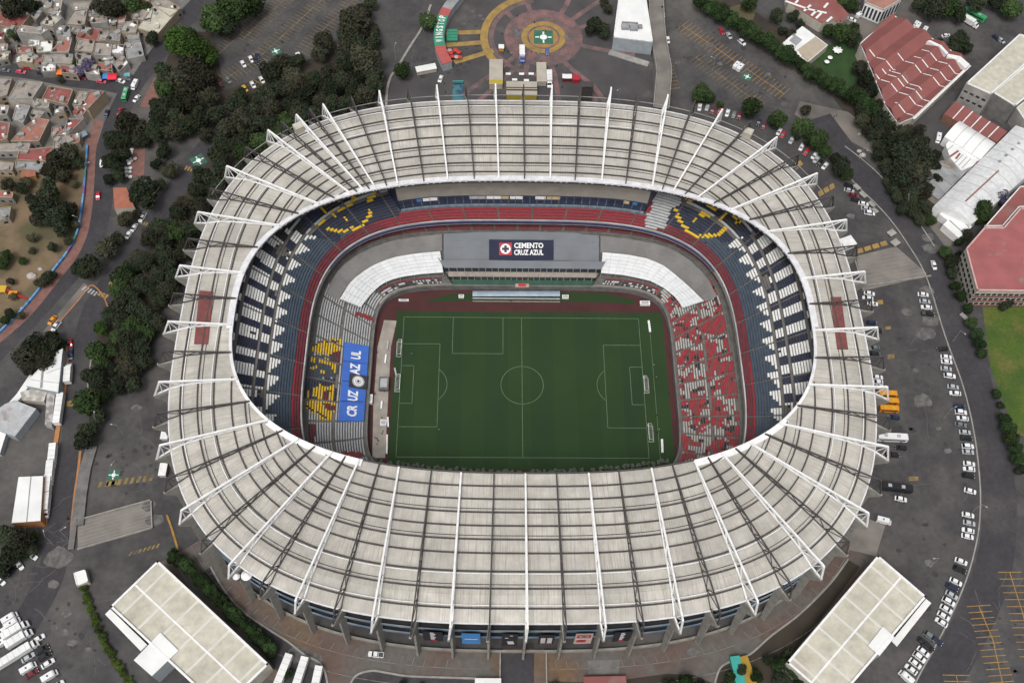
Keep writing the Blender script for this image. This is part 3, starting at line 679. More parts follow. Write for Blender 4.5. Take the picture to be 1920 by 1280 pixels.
# ramps
def ramp(name, P, w, z0, z1, m, wall=.9, n=6):
    W_ = pts(smooth(P, n)); b = MB(); N = len(W_)
    Ws = [(p[0], p[1], z0+(z1-z0)*i/(N-1)) for i, p in enumerate(W_)]; L, Rr = [], []
    for i, p in enumerate(Ws):
        a, c = Ws[max(i-1, 0)], Ws[min(i+1, N-1)]; d = Vector((c[0]-a[0], c[1]-a[1], 0)).normalized()
        L.append(Vector((p[0]-d.y*w/2, p[1]+d.x*w/2, p[2]))); Rr.append(Vector((p[0]+d.y*w/2, p[1]-d.x*w/2, p[2])))
    for i in range(N-1):
        b.quad(tuple(Rr[i]), tuple(Rr[i+1]), tuple(L[i+1]), tuple(L[i]), 0)
        for Q in (L, Rr):
            u, v = Q[i], Q[i+1]; b.quad((u.x, u.y, G-.5), (v.x, v.y, G-.5), tuple(v), tuple(u), 1)
            b.bar(tuple(u+Vector((0, 0, wall/2))), tuple(v+Vector((0, 0, wall/2))), .4, wall, 1)
    o = b.obj(name, [m, kerbm]); o['kind'] = 'structure'; return o
ramp('north_ramp', [(1229,-20),(1232,60),(1238,105),(1243,140),(1241,170),(1237,215)], 7.6, G+1.2, G+4.5, rampm)
psheet('service_lane', [(1212,-30),(1245,-30),(1257,110),(1226,105)], 3, road)
pribbon('curved_path', [(724,205),(726,170),(733,145),(745,128),(768,90),(792,52),(808,10)], 1.2, 6, kerbm, h=.5)
psheet('west_ramp', [(145,975),(282,937),(285,990),(146,1031)], 6, rampm)
psheet('east_ramp', [(1606,480),(1680,462),(1737,512),(1733,519),(1616,546)], 6, rampm)
psheet('southeast_ramp', [(1585,1003),(1612,965),(1660,985),(1642,1042),(1592,1030)], 6, rampm)
b = MB()
for P in ([(145,976),(282,938)], [(146,1030),(285,990)], [(284,940),(286,990)], [(1606,540),(1745,518)], [(1600,480),(1618,546)]): ribbon(b, pts(P), .5, G, .9)
for k in range(7):                                            # shallow ridges that cross the ramps
    t = (k+1)/8; a, c = (145+(146-145)*t, 976+54*t), (282+3*t, 938+52*t); ribbon(b, pts([a, c]), .12, G+.02, .06)
    a, c = (1606+10*t, 482+62*t), (1690+45*t, 470+47*t); ribbon(b, pts([a, c]), .12, G+.02, .06)
struct('ramp_edges', b, kerbm)
b = ribbon(MB(), pts([(178,838),(166,880),(158,930),(152,985)]), 2.4, G, 1.1); ribbon(b, pts([(168,838),(155,880),(147,930),(140,985),(134,1030)]), 2.2, G, .9); struct('retaining_wall', b, conc_d)
pribbon('kerb', [(151,845),(146,890),(139,940),(131,1030)], 1.0, 5, okerb, h=.25)
pribbon('kerb', [(174,640),(170,680),(165,720),(160,760)], .6, 5, kerbm, h=.2)
pribbon('kerb', [(208,600),(196,560),(172,535),(150,560),(110,605),(90,622)], .5, 6, okerb, h=.2)
psheet('median_paving', [(158,530),(168,538),(92,622),(80,622)], 5, sand)
pribbon('orange_kerb', [(313,965),(322,990),(334,1030)], .8, 5, yelb, h=.3, sm=False)
# painted lines of the lots
def lot(P, side, n, tick=5.0, w=.22, m=0, mb=None, main=.3, slant=0.0):
    W_ = pts(P); A, B = Vector(W_[0]), Vector(W_[-1]); d = (B-A).normalized(); s = Vector((-d.y, d.x, 0)); Lg = (B-A).length
    ribbon(mb, W_, main, G+.022)
    for k in range(n+1):
        p = A + d*(Lg*k/n)
        for sg in side: q = p + s*sg*tick + d*slant; ribbon(mb, [tuple(p), tuple(q)], w, G+.024)
b = MB()
lot([(545,-12),(455,75)], (1, -1), 20, mb=b); lot([(612,-8),(487,107)], (1, -1), 24, mb=b); lot([(672,-10),(566,98)], (1, -1), 22, mb=b); lot([(480,38),(412,100)], (-1,), 14, mb=b); lot([(490,105),(408,158)], (1, -1), 13, mb=b); lot([(520,170),(475,150)], (1,), 6, mb=b)
lot([(1305,108),(1416,190)], (1, -1), 18, mb=b); lot([(1410,183),(1428,197)], (1, -1), 3, mb=b)
struct('parking_lines', b, yelf)
b = MB(); lot([(1280,48),(1442,158)], (1, -1), 24, mb=b); lot([(1442,158),(1470,176)], (1, -1), 4, mb=b); lot([(1257,105),(1275,165)], (-1,), 9, mb=b, main=.05)
lot([(1835,1135),(1862,1200),(1882,1290)], (1, -1), 13, tick=4.6, w=.26, mb=b, main=.34); lot([(1893,1072),(1918,1150),(1935,1230)], (1, -1), 12, tick=4.6, w=.26, mb=b, main=.34); lot([(1793,1265),(1800,1300)], (1, -1), 3, w=.3, mb=b)
struct('parking_lines', b, yelb)
def stripes(P, Q, n, w, m, name='road_marking', fill=.55):
    b = MB()
    for k in range(n):
        t0, t1 = k/n, (k+fill)/n; f = lambda A, B, t: (A[0]+(B[0]-A[0])*t, A[1]+(B[1]-A[1])*t)
        q = [at(*f(P[0], P[1], t0)), at(*f(P[0], P[1], t1)), at(*f(Q[0], Q[1], t1)), at(*f(Q[0], Q[1], t0))]
        b.quad(*[(x[0], x[1], G+.03) for x in q])
    o = b.obj(name, m); o['kind'] = 'structure'
stripes([(152,543),(180,556)], [(160,536),(186,549)], 5, 0, whl); stripes([(182,553),(200,561)], [(188,546),(206,554)], 3, 0, yel, fill=.75); stripes([(203,532),(212,538)], [(209,525),(217,531)], 1, 0, yel, fill=1)
stripes([(183,914),(290,900)], [(187,903),(295,888)], 9, 0, yelf); stripes([(199,911),(219,908)], [(201,903),(219,900)], 1, 0, yel, fill=1); stripes([(240,1042),(300,1025)], [(246,1034),(304,1017)], 7, 0, yelf)
stripes([(1607,476),(1668,458)], [(1605,468),(1664,450)], 4, 0, yel, fill=.8); stripes([(1537,369),(1568,350)], [(1533,360),(1564,342)], 3, 0, yel, fill=.8); stripes([(1490,321),(1508,306)], [(1486,312),(1502,299)], 2, 0, yel, fill=.8)
stripes([(1645,563),(1655,562)], [(1644,571),(1656,570)], 1, 0, yel, fill=1); stripes([(1660,612),(1670,611)], [(1660,618),(1671,617)], 1, 0, yelf, fill=1); stripes([(1664,665),(1677,663)], [(1664,673),(1677,672)], 1, 0, yelf, fill=1); stripes([(1704,893),(1722,893)], [(1704,901),(1722,901)], 1, 0, yelf, fill=1)
stripes([(345,318),(366,324)], [(350,311),(370,317)], 4, 0, yel, fill=.6); stripes([(259,419),(276,424)], [(262,413),(279,418)], 4, 0, yelf, fill=.7); stripes([(125,752),(137,750)], [(125,762),(137,761)], 1, 0, yel, fill=1)
stripes([(806,58),(807,58)], [(806,60),(807,60)], 1, 0, yelf)
def emblem(x, y, r, ang=0):
    """green painted square with a white disc and four white arrows"""
    c = at(x, y); b = MB(); ca, sa = math.cos(ang), math.sin(ang)
    f = lambda u, v, z: (c[0]+ca*u-sa*v, c[1]+sa*u+ca*v, G+z)
    b.quad(f(-r, -r, .034), f(r, -r, .034), f(r, r, .034), f(-r, r, .034), 0)
    b.poly([f(.38*r*math.cos(a*math.pi/10), .38*r*math.sin(a*math.pi/10), .038) for a in range(20)], 1)
    for k in range(4):
        a = k*math.pi/2; ux, uy = math.cos(a), math.sin(a); b.poly([f(ux*u-uy*v, uy*u+ux*v, .038) for u, v in ((.45*r, -.09*r), (.85*r, -.09*r), (.85*r, .09*r), (.45*r, .09*r))], 1)
    o = b.obj('painted_emblem', [greenp, white]); o['kind'] = 'structure'
emblem(213, 890, 2.3); emblem(517, 96, 2.4, .5); emblem(1401, 144, 2.2, -.6); emblem(372, 301, 3.2, .6)
# plaza rosette
C0 = at(1019, 70)
b = MB()
def annul(r0, r1, z, m, a0=0, a1=2*math.pi, n=64):
    for k in range(n):
        t, u = a0+(a1-a0)*k/n, a0+(a1-a0)*(k+1)/n
        b.quad(*[(C0[0]+r*math.cos(q), C0[1]+r*math.sin(q), G+z) for r, q in ((r0, t), (r1, t), (r1, u), (r0, u))], m)
annul(11.5, 20.5, .022, 0); annul(26, 28.5, .022, 0, R(100), R(270)); annul(8.6, 11.6, .026, 1); annul(7.6, 8.6, .026, 0); annul(0.01, 7.6, .026, 2); annul(29, 33, .024, 1, R(85), R(222))
for P in ([(915,60),(836,62)], [(915,79),(835,85)], [(925,95),(852,117)]): ribbon(b, pts(P), 3.0, G+.028, m=1)
for P in ([(1040,98),(1072,130),(1112,160),(1140,200)], [(1022,100),(1040,140),(1048,190)], [(1058,78),(1110,90),(1190,104)], [(1052,52),(1090,25),(1140,-8)], [(1040,44),(1062,10),(1075,-20)], [(985,90),(930,135),(850,190)], [(990,95),(965,130),(880,205)], [(1000,44),(985,-10)], [(980,55),(940,12)], [(992,95),(985,140)], [(1098,165),(1120,190)], [(1060,62),(1120,40)]):
    ribbon(b, pts(P), 2.6, G+.018, m=0)
struct('plaza_paint', b, [pink, yel, M('rosette_orange', (.34, .19, .06), (.25, .15, .06), scale=.4)])
emblem(1019, 70, 5.0)
# pale stains and patches on the asphalt
pat = M('pale_stain', (.15, .145, .14), (.09, .088, .086), scale=.5, rough=.95, detail=9, lo=.35, hi=.6)
b = MB()
for x, y, r in ((110,1045,5.5),(100,1095,2.2),(255,720,4),(256,765,2.2),(243,695,6),(1730,752,4.2),(1717,694,1.4),(1777,845,1.7),(1760,803,1.2),(1700,585,2.4),(1738,545,3.2),(1735,625,4.5),(1745,600,4),(1742,1055,2),(1745,465,4),(1740,445,3),(1595,405,2),(1690,815,1.6),(900,30,1.2),(885,22,1.0),(870,45,1.0),(905,36,1.1),(868,75,.9),(1065,70,2.2),(1027,35,1.6),(970,60,3),(1012,103,2),(1330,85,2),(1350,120,1.6),(1440,140,1.8),(1470,195,1.8),(1270,118,1.5),(1630,265,3),(125,1150,1.8),(120,1185,1.7),(135,1205,1.7),(103,1175,1.4),(165,1218,1.2),(280,948,3),(290,975,3.4),(640,95,1.6),(1300,1222,2.2),(560,1225,4),(590,1235,3)):
    c = at(x, y); n = 14; b.poly([(c[0]+r*(1+.35*nz(x+k, y, .5))*math.cos(2*math.pi*k/n), c[1]+r*(.75+.4*nz(x, y+k, .7))*math.sin(2*math.pi*k/n), G+.03) for k in range(n)])
struct('asphalt_patches', b, pat)
LOTS = [[(1640,560),(1735,545),(1800,720),(1825,900),(1820,1020),(1760,1150),(1700,1170),(1660,1000),(1690,880),(1665,700)], [(170,850),(300,820),(310,900),(200,940)], [(0,1060),(130,1100),(210,1270),(110,1270),(60,1180),(0,1130)], [(420,120),(520,20),(660,0),(560,110),(500,170)], [(1265,40),(1330,40),(1540,190),(1420,190),(1270,110)], [(840,30),(910,20),(900,110),(850,150),(740,170)], [(1780,1290),(1850,1130),(1915,1000),(1915,1290)], [(60,970),(130,960),(140,1040),(60,1080)]]
rp_ = random.Random(31); b, b2 = MB(), MB()
for P in LOTS:
    x0, x1, y0, y1 = bbp(P); k = 0
    for _ in range(400):
        x, y = rp_.uniform(x0, x1), rp_.uniform(y0, y1)
        if not inpoly(x, y, P): continue
        k += 1; c = at(x, y)
        if k > 34: break
        if k % 3:                                             # oil stains and repairs
            r = rp_.uniform(.5, 1.5); n = 9; b.poly([(c[0]+r*rp_.uniform(.6, 1.2)*math.cos(2*math.pi*q/n), c[1]+r*rp_.uniform(.5, 1.1)*math.sin(2*math.pi*q/n), G+.02) for q in range(n)])
        else:                                                 # sealed cracks and joints
            a = rp_.choice((.1, 1.6, .9, 2.5))+rp_.uniform(-.2, .2); W_ = [(c[0]+math.cos(a)*s_*3+rp_.uniform(-.6, .6), c[1]+math.sin(a)*s_*3+rp_.uniform(-.6, .6)) for s_ in range(rp_.randrange(3, 8))]; ribbon(b2, W_, .22, G+.019)
struct('oil_stains', b, M('oil_stain', (.034, .033, .034), (.05, .049, .05), scale=.8, rough=.7)); struct('pavement_cracks', b2, M('sealed_crack', (.115, .11, .105), (.07, .068, .066), scale=.4))
# ================================================================== walls and kerbs that are things
wallc = [M('mural_blue', (.05, .16, .42), (.10, .28, .5), scale=.3), M('mural_cyan', (.16, .36, .52), (.10, .22, .48), scale=.3), M('mural_green', (.06, .22, .12), (.05, .14, .2), scale=.3), M('mural_violet', (.12, .08, .26), (.3, .12, .2), scale=.3)]
b = MB(); W_ = pts(smooth([(165,275),(161,330),(157,372),(150,420),(141,450),(125,478),(104,505),(74,545),(40,585),(10,615),(-25,650)], 8))
for i in range(len(W_)-1): ribbon(b, W_[i:i+2], .8, G, 1.4, m=(0, 1, 2, 0, 3, 1, 0, 1)[(i//3) % 8] if i < 44 else (1 if i % 5 else 0))
tag(b.obj('painted_wall', wallc), 'low wall painted blue and rainbow colours beside the pink western sidewalk', 'wall')
# ================================================================== buildings
def building(name, label, cat, P, h, wallm, roofm_, rim=None, rimm=None, rimw=.5, rimh=.5, group=None, z0=G, extra=None, hbase=0):
    Q = pts(P, z0+h); a = sum(Q[i][0]*Q[(i+1) % len(Q)][1]-Q[(i+1) % len(Q)][0]*Q[i][1] for i in range(len(Q)))
    if a < 0: Q = Q[::-1]
    c = (sum(q[0] for q in Q)/len(Q), sum(q[1] for q in Q)/len(Q), z0)
    t = thing(name, label, cat, c, 0, group)
    b = MB(); n = len(Q)
    for i in range(n): p, q = Q[i], Q[(i+1) % n]; b.quad((p[0], p[1], z0-.3), (q[0], q[1], z0-.3), (q[0], q[1], z0+h), (p[0], p[1], z0+h))
    b.obj('wall', wallm, t)
    b = MB(); cc = Vector(c)
    b.prism([(q[0], q[1]) for q in Q], z0+h-.05, z0+h+.12)
    r = b.obj('roof', roofm_, t)
    if rim:
        b = MB()
        for i in range(n):
            p, q = Vector(Q[i]), Vector(Q[(i+1) % n]); d = (q-p); d.z = 0; d.normalize(); s = Vector((-d.y, d.x, 0))*rimw/2
            b.bar((p+s+Vector((0, 0, rimh/2+.1))), (q+s+Vector((0, 0, rimh/2+.1))), rimw, rimh)
        b.obj('parapet', rimm or wallm, r)
    return t, Q, r
def slabs(parent, name, strips, z, m, w=.5, h=.12):
    b = MB()
    for P in strips: ribbon(b, pts(P, z), w, z, h)
    return b.obj(name, m, parent)
def winrow(parent, A, B, z, hgt, n, m, off=.06, fill=.7, name='window', sep=True):
    """n flat windows on the wall from A to B"""
    A, B = Vector((*A[:2], 0)), Vector((*B[:2], 0)); d = B-A; s = Vector((d.y, -d.x, 0)).normalized()*off
    for k in range(n):
        b = MB(); p, q = A+d*((k+.5-fill/2)/n), A+d*((k+.5+fill/2)/n)
        b.prism([(p.x-s.x, p.y-s.y), (p.x+s.x, p.y+s.y), (q.x+s.x, q.y+s.y), (q.x-s.x, q.y-s.y)], z, z+hgt, bottom=True)
        b.obj(name, m, parent)
cream = M('cream_roof', (.50, .48, .405), (.42, .40, .335), scale=.06, rough=.6, detail=6, c3=(.37, .345, .28), s3=.07, lo3=.54, hi3=.74, fine=.4)
creamw = M('cream_wall', (.48, .45, .38), (.38, .35, .30), scale=.3, rough=.85)
wroof = M('white_sheet_roof', (.74, .75, .74), (.64, .65, .65), scale=.15, rough=.5, detail=5)
greyw = M('grey_cladding', (.34, .38, .41), (.28, .31, .34), scale=.4, rough=.7)
redf = M('red_flat_roof', (.25, .088, .080), (.195, .074, .069), scale=.12, rough=.85, detail=8, c3=(.22, .13, .12), s3=.09, lo3=.58, hi3=.72)
redp = M('pink_red_roof', (.33, .108, .108), (.26, .09, .09), scale=.15, rough=.8, detail=6, c3=(.22, .19, .15), s3=.10, lo3=.60, hi3=.66)
salmon = M('salmon_roof', (.38, .19, .15), (.28, .14, .115), scale=.2, rough=.85, detail=7)
greyr = M('grey_sheet_roof', (.30, .31, .32), (.20, .205, .21), scale=.2, rough=.8, detail=8, c3=(.17, .13, .10), s3=.09, lo3=.58, hi3=.72)
concr = M('bare_roof', (.32, .285, .25), (.215, .195, .175), scale=.3, rough=.95, detail=9)
winm = M('window_glass', (.035, .045, .055), (.02, .025, .03), scale=.5, rough=.12, spec=.6)
terra = M('terracotta_roof', (.36, .135, .085), (.27, .105, .07), scale=.3, rough=.85)
brickw = M('brick_wall', (.24, .12, .085), (.18, .09, .07), scale=.5, rough=.9)
def hall(label, A, B, D, h, n, canopy, entry, evil):
    C_ = (B[0]+D[0]-A[0], B[1]+D[1]-A[1])
    t, Q, r = building('exhibition_hall', label, 'hall', [A, B, C_, D], h, creamw, cream, True, white, .8, .7)
    z = G+h+.13; f = lambda P, Q_, s: (P[0]+(Q_[0]-P[0])*s, P[1]+(Q_[1]-P[1])*s)
    st_ = [[f(A, B, (k+.6)/n), f(D, C_, (k+.6)/n)] for k in range(n)] + [[f(A, D, .5 if k == 0 else .5), f(B, C_, .5)] for k in range(1)]
    slabs(r, 'roof_seam', st_[:-1], z, M('hall_seam', (.60, .59, .54), (.54, .53, .48), scale=.3), .9, .05); slabs(r, 'ridge_seam', st_[-1:], z+.06, white, .7, .06)
    b = MB(); b.prism([(p[0], p[1]) for p in pts(canopy, G+4.5)], G+4.1, G+4.6, bottom=True); b.obj('canopy', wroof, t)
    b = MB(); b.prism([(p[0], p[1]) for p in pts(entry, G+10)], G, G+10.2, 1, 0); b.obj('entrance_block', [wroof, greyw], t)
    return t
hall('long cream hall with white seams on its roof at lower left', (297,1051), (505,1245), (207,1138), 9.5, 7, [(207,1141),(197,1151),(264,1220),(276,1208)], [(301,1185),(335,1219),(285,1267),(251,1237)], 0)
hall('long cream hall with white seams on its roof at lower right', (1645,1041), (1474,1242), (1736,1119), 9.5, 7, [(1736,1122),(1746,1130),(1682,1211),(1672,1201)], [(1655,1174),(1677,1194),(1649,1229),(1627,1210)], 1)
t, Q, r = building('plaza_hall', 'tall white-roofed box hall beside the north ramp', 'hall', [(1163,-30),(1207,-30),(1224,80),(1150,71)], 8.5, greyw, wroof, True, white)
b = MB()
for x, y, w, d in ((1172,53,4,3.5),(1188,55,4,3.5),(1200,53,2,2)): c = at(x, y, G+8.5); b.box(c[0], c[1], G+8.6, w, d, 1.6)
b.obj('roof_unit', greyr, r); slabs(r, 'pipe_rack', [[(1166,43),(1196,45)], [(1166,48),(1196,50)]], G+8.7, greyr, .6, .8)
ribbon(b := MB(), pts([(1142,99),(1216,122)]), 3.5, G, .6); tag(b.obj('loading_dock', conc), 'pale concrete loading dock below the white-roofed plaza hall', 'platform')
# big red market roof with zigzag skylights
t, Q, r = building('market_hall', 'broad dark red roof crossed by white zigzag skylights', 'hall', [(1672,28),(1612,83),(1640,150),(1660,200),(1684,234),(1712,222),(1817,122),(1790,100),(1720,55)], 8, creamw, redf, True, wroof, .4, .3)
zz = lambda L: [(1440+u/4, v/4) for u, v in L]
U0, U1 = Vector(at(1680,102,G+8)), Vector(at(1772,165,G+8)); ud = (U1-U0); ud.z = 0; ud.normalize(); vd = Vector((-ud.y, ud.x, 0)); per = 5.6
tri = lambda u: 2.3*abs(((u/per)/2) % 1.0*2-1)
def clip(P, nrm, c, keep):
    out = []
    for i in range(len(P)):
        p, q = P[i], P[(i+1) % len(P)]; dp, dq = (p-U0).dot(nrm)-c, (q-U0).dot(nrm)-c
        if keep*dp >= 0: out.append(p)
        if dp*dq < 0: out.append(p.lerp(q, dp/(dp-dq)))
    return out
QV = [Vector((q[0], q[1], 0)) for q in Q]; U0.z = 0; fb = MB(); us = [(q-U0).dot(ud) for q in QV]; k0, k1 = math.floor(min(us)/per), math.ceil(max(us)/per)
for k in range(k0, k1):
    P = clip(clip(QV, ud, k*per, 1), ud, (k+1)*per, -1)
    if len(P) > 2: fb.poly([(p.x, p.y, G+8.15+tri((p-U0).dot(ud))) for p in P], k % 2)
fb.obj('folded_sheet', [redf, M('red_flat_roof_shade', (.225, .078, .070), (.18, .068, .063), scale=.12, rough=.85, detail=8)], r)  # every second slope uses a darker red: fold shading put into the colour
sk = MB()
for A, B in (((1680,102),(1772,165)), ((1712,105),(1787,151)), ((1727,92),(1802,137)), ((1668,130),(1740,161)), ((1652,130),(1745,190)), ((1640,140),(1732,201)), ((1677,195),(1715,217)), ((1627,95),(1680,130))):
    a, c = [Vector((*at(*p, G+9)[:2], 0)) for p in (A, B)]; ua, uc = (a-U0).dot(ud), (c-U0).dot(ud); v = (a-U0).dot(vd); cuts = sorted([ua]+[k*per for k in range(k0, k1+1) if ua < k*per < uc]+[uc])
    for x, y in zip(cuts[:-1], cuts[1:]):
        g_ = .12*(y-x) if y-x > 3 else 0; x2, y2 = x+g_, y-g_*.2; f = lambda u, s: tuple(U0+ud*u+vd*(v+s))[:2]+(G+8.3+tri(u),)
        sk.quad(f(x2, -.3), f(y2, -.3), f(y2, .3), f(x2, .3))
sk.obj('skylight', wroof, r)
b = MB()
for L in ([(1190,315),(1215,310),(1290,345),(1270,355)], [(1275,350),(1295,345),(1350,405),(1335,415)], [(1345,410),(1440,430),(1410,455),(1340,430)], [(1410,460),(1440,430),(1510,490),(1480,520)]): b.prism([(p[0], p[1]) for p in pts(zz(L), G+10)], G+8.15, G+10.6)
b.obj('skylight_panel', wroof, r)
slabs(r, 'edge_flashing', [[(1712,223),(1818,123)]], G+8.3, wroof, 1.6, .3)
t, Q, r = building('school_wing', 'red-roofed wing with white skylight bars at the top edge', 'house', [(1475,-14),(1560,-8),(1592,28),(1580,42),(1558,40),(1540,44),(1478,6)], 6, creamw, redf)
slabs(r, 'skylight', [zz(L) for L in ([(205,25),(225,5)], [(270,85),(320,40)], [(325,120),(365,80)], [(360,140),(400,100)], [(420,60),(450,25)], [(440,165),(480,130)], [(130,10),(300,70),(440,100)])], G+6.2, wroof, 1.2, .15)
t, Q, r = building('round_fronted_house', 'salmon-roofed building with tall white pilasters at top right', 'house', [(1622,-14),(1694,-14),(1690,0),(1656,20),(1622,6)], 9, white, salmon, True, creamw)
for i in range(len(Q)): winrow(t, Q[i], Q[(i+1) % len(Q)], G+1, 6.5, 5, winm, .12, .55)
t, Q, r = building('garden_pavilion', 'white and tan pavilion roof beside a small dark lawn', 'pavilion', [(1467,82),(1504,50),(1552,86),(1514,118)], 4, creamw, wroof, True, white, .3, .3)
b = MB(); b.prism([(p[0], p[1]) for p in pts([(1495,94),(1530,68),(1552,86),(1514,118)], G+4.2)], G+4.13, G+4.3); b.obj('tan_awning', M('tan_canvas', (.42, .36, .28), (.36, .31, .25), scale=.3), r)
b = MB(); b.prism([(p[0], p[1]) for p in pts([(1480,76),(1491,66),(1504,75),(1493,86)], G+4.3)], G+4.15, G+4.4); b.obj('solar_panel', greyr, r)
t, Q, r = building('cream_hall', 'large cream-roofed hall with grey walls, left of two at the right edge', 'hall', [(1912,64),(1811,157),(1858,178),(1960,88)], 14, conc, cream, True, wroof, .7, .4)
for z in (G+4.5, G+9): winrow(t, at(1812,157,G+14), at(1857,178,G+14), z, 1.1, 4, winm, .15, .6)
t, Q, r = building('cream_hall', 'large cream-roofed hall with brown walls, right of two at the right edge', 'hall', [(1962,90),(1861,174),(1903,200),(2010,115)], 13, conc_d, cream, True, wroof, .7, .4)
slabs(r, 'roof_seam', [[(1930,116),(1975,142)]], G+13.2, wroof, .5, .1)
t, Q, r = building('cream_annex', 'low pale annex in the corner below the cream halls', 'hall', [(1905,203),(1960,160),(2000,230),(1945,262)], 10, conc, cream, True, wroof)
t, Q, r = building('long_red_shed', 'long low red shed roof with white beams beside the white vaults', 'shed', [(1791,190),(1889,247),(1869,267),(1770,214)], 5, brickw, redf)
f2 = lambda A, B, s: (A[0]+(B[0]-A[0])*s, A[1]+(B[1]-A[1])*s)
slabs(r, 'roof_beam', [[f2((1791,190),(1889,247),k/6), f2((1770,214),(1869,267),k/6)] for k in range(1, 6)], G+5.15, wroof, .5, .15)
def vault(name, label, E1, E2, h0, h1, ribs, m, wallm=white, n=14):
    """barrel roof between the eaves lines E1 and E2"""
    a, b_ = pts(E1, G+h0), pts(E2, G+h0); A0, A1, B0, B1 = [Vector(v) for v in (a[0], a[1], b_[0], b_[1])]
    t = thing(name, label, 'hall', tuple(((A0+A1+B0+B1)/4).xy)+(G,)); rf, wl, rb_ = MB(), MB(), MB()
    P = lambda u, k: (A0.lerp(A1, u).lerp(B0.lerp(B1, u), k/n)) + Vector((0, 0, (h1-h0)*math.sin(math.pi*k/n)))
    for k in range(n): rf.quad(tuple(P(0, k)), tuple(P(1, k)), tuple(P(1, k+1)), tuple(P(0, k+1)))
    for u in (0, 1): wl.poly([tuple(P(u, k)) for k in range(n+1)] + [(P(u, n).x, P(u, n).y, G), (P(u, 0).x, P(u, 0).y, G)])
    for p, q in ((A0, A1), (B0, B1)): wl.quad((p.x, p.y, G), (q.x, q.y, G), tuple(q), tuple(p))
    r = rf.obj('roof', m, t); wl.obj('wall', wallm, t)
    for j in range(1, ribs): rb_.path([tuple(P(j/ribs, k)+Vector((0, 0, .05))) for k in range(n+1)], .45, .3)
    rb_.obj('roof_rib', M('vault_rib', (.50, .51, .51), (.42, .43, .43), scale=.5), r)
    return t, P, r
vault('white_vault_hall', 'smaller white barrel-vaulted hall beside the long red shed', [(1800,227),(1867,269)], [(1771,256),(1839,299)], 6, 8.5, 4, wroof)
t, P, r = vault('long_vault_hall', 'long white barrel-vaulted hall running up to the right edge', [(1751,386),(1905,235)], [(1822,420),(1972,290)], 6, 9, 10, M('vault_sheet', (.62, .635, .64), (.52, .53, .54), scale=.12, rough=.5, detail=6, fine=.5))
b = MB(); b.path([tuple(P(u, 7)+Vector((0, 0, .2))) for u in (.12, .52)], .6, .4); b.obj('ridge_strip', brickw, r)
b = MB()
for u in (.6, .68, .76, .84): c = P(u, 5); b.cyl(c.x, c.y, c.z-.2, c.z+.5, .7)
b.obj('roof_vent', greyr, r)
t, Q, r = building('fan_roof_annex', 'fan-shaped white slatted roof with red bars below the small vault', 'annex', [(1779,264),(1836,299),(1825,311),(1802,320),(1781,295),(1773,272)], 5, white, wroof)
slabs(r, 'red_slat', [[(1797,283),(1781,294)], [(1800,288),(1792,298)], [(1834,303),(1826,312)]], G+5.2, redf, .9, .15); slabs(r, 'grey_slat', [[(1806,290),(1790,306)], [(1813,294),(1797,311)], [(1820,298),(1803,316)], [(1788,272),(1776,282)]], G+5.2, greyr, .3, .12)
t, Q, r = building('grey_canteen', 'grey corrugated roof with pale beams under the long vault', 'shed', [(1757,303),(1785,299),(1812,322),(1761,374),(1742,359),(1736,330)], 4.5, creamw, greyr)
slabs(r, 'roof_beam', [[(1760,308),(1782,314)], [(1746,325),(1768,330)], [(1738,338),(1754,344)], [(1780,318),(1800,335)], [(1768,333),(1788,348)], [(1756,346),(1774,362)], [(1742,359),(1760,374)]], G+4.7, conc, .8, .2)
t, Q, r = building('stepped_canopy', 'stack of stepped white canopies at the lower end of the long vault', 'canopy', [(1761,402),(1776,390),(1822,425),(1800,449),(1768,421),(1777,413)], 4, white, wroof)
slabs(r, 'roof_gap', [[(1780,413),(1808,438)], [(1792,402),(1818,427)]], G+4.15, greyr, .5, .12)
t, Q, r = building('red_school', 'large pinkish red flat-roofed block with pale rim at the right edge', 'school', [(1810,467),(1845,427),(1881,427),(1912,391),(1980,391),(1980,548),(1831,546)], 12, creamw, redp, True, M('pale_pink_rim', (.52, .36, .34), (.44, .30, .28), scale=.4), .7, .6)
redband = M('red_spandrel', (.22, .06, .06), (.15, .05, .05), scale=.5)
for z in (G+1.6, G+5.2, G+8.8):
    winrow(t, at(1831,546,G+12), at(1980,548,G+12), z, 1.5, 14, winm, .12, .72); winrow(t, at(1810,467,G+12), at(1831,546,G+12), z, 1.5, 8, winm, .12, .7)
b = MB(); A, B = at(1831,546,G+12), at(1980,548,G+12)
for z in (G+.4, G+4.0, G+7.6): b.bar((A[0], A[1]-.1, z+.4), (B[0], B[1]-.1, z+.4), .3, .7)
b.obj('spandrel_band', redband, t)
t, Q, r = building('red_school_wing', 'darker red lower wing behind the pinkish red school block', 'school', [(1846,425),(1912,350),(1980,350),(1980,389),(1911,389),(1880,425)], 9, creamw, redf, True, wroof, .5, .4)
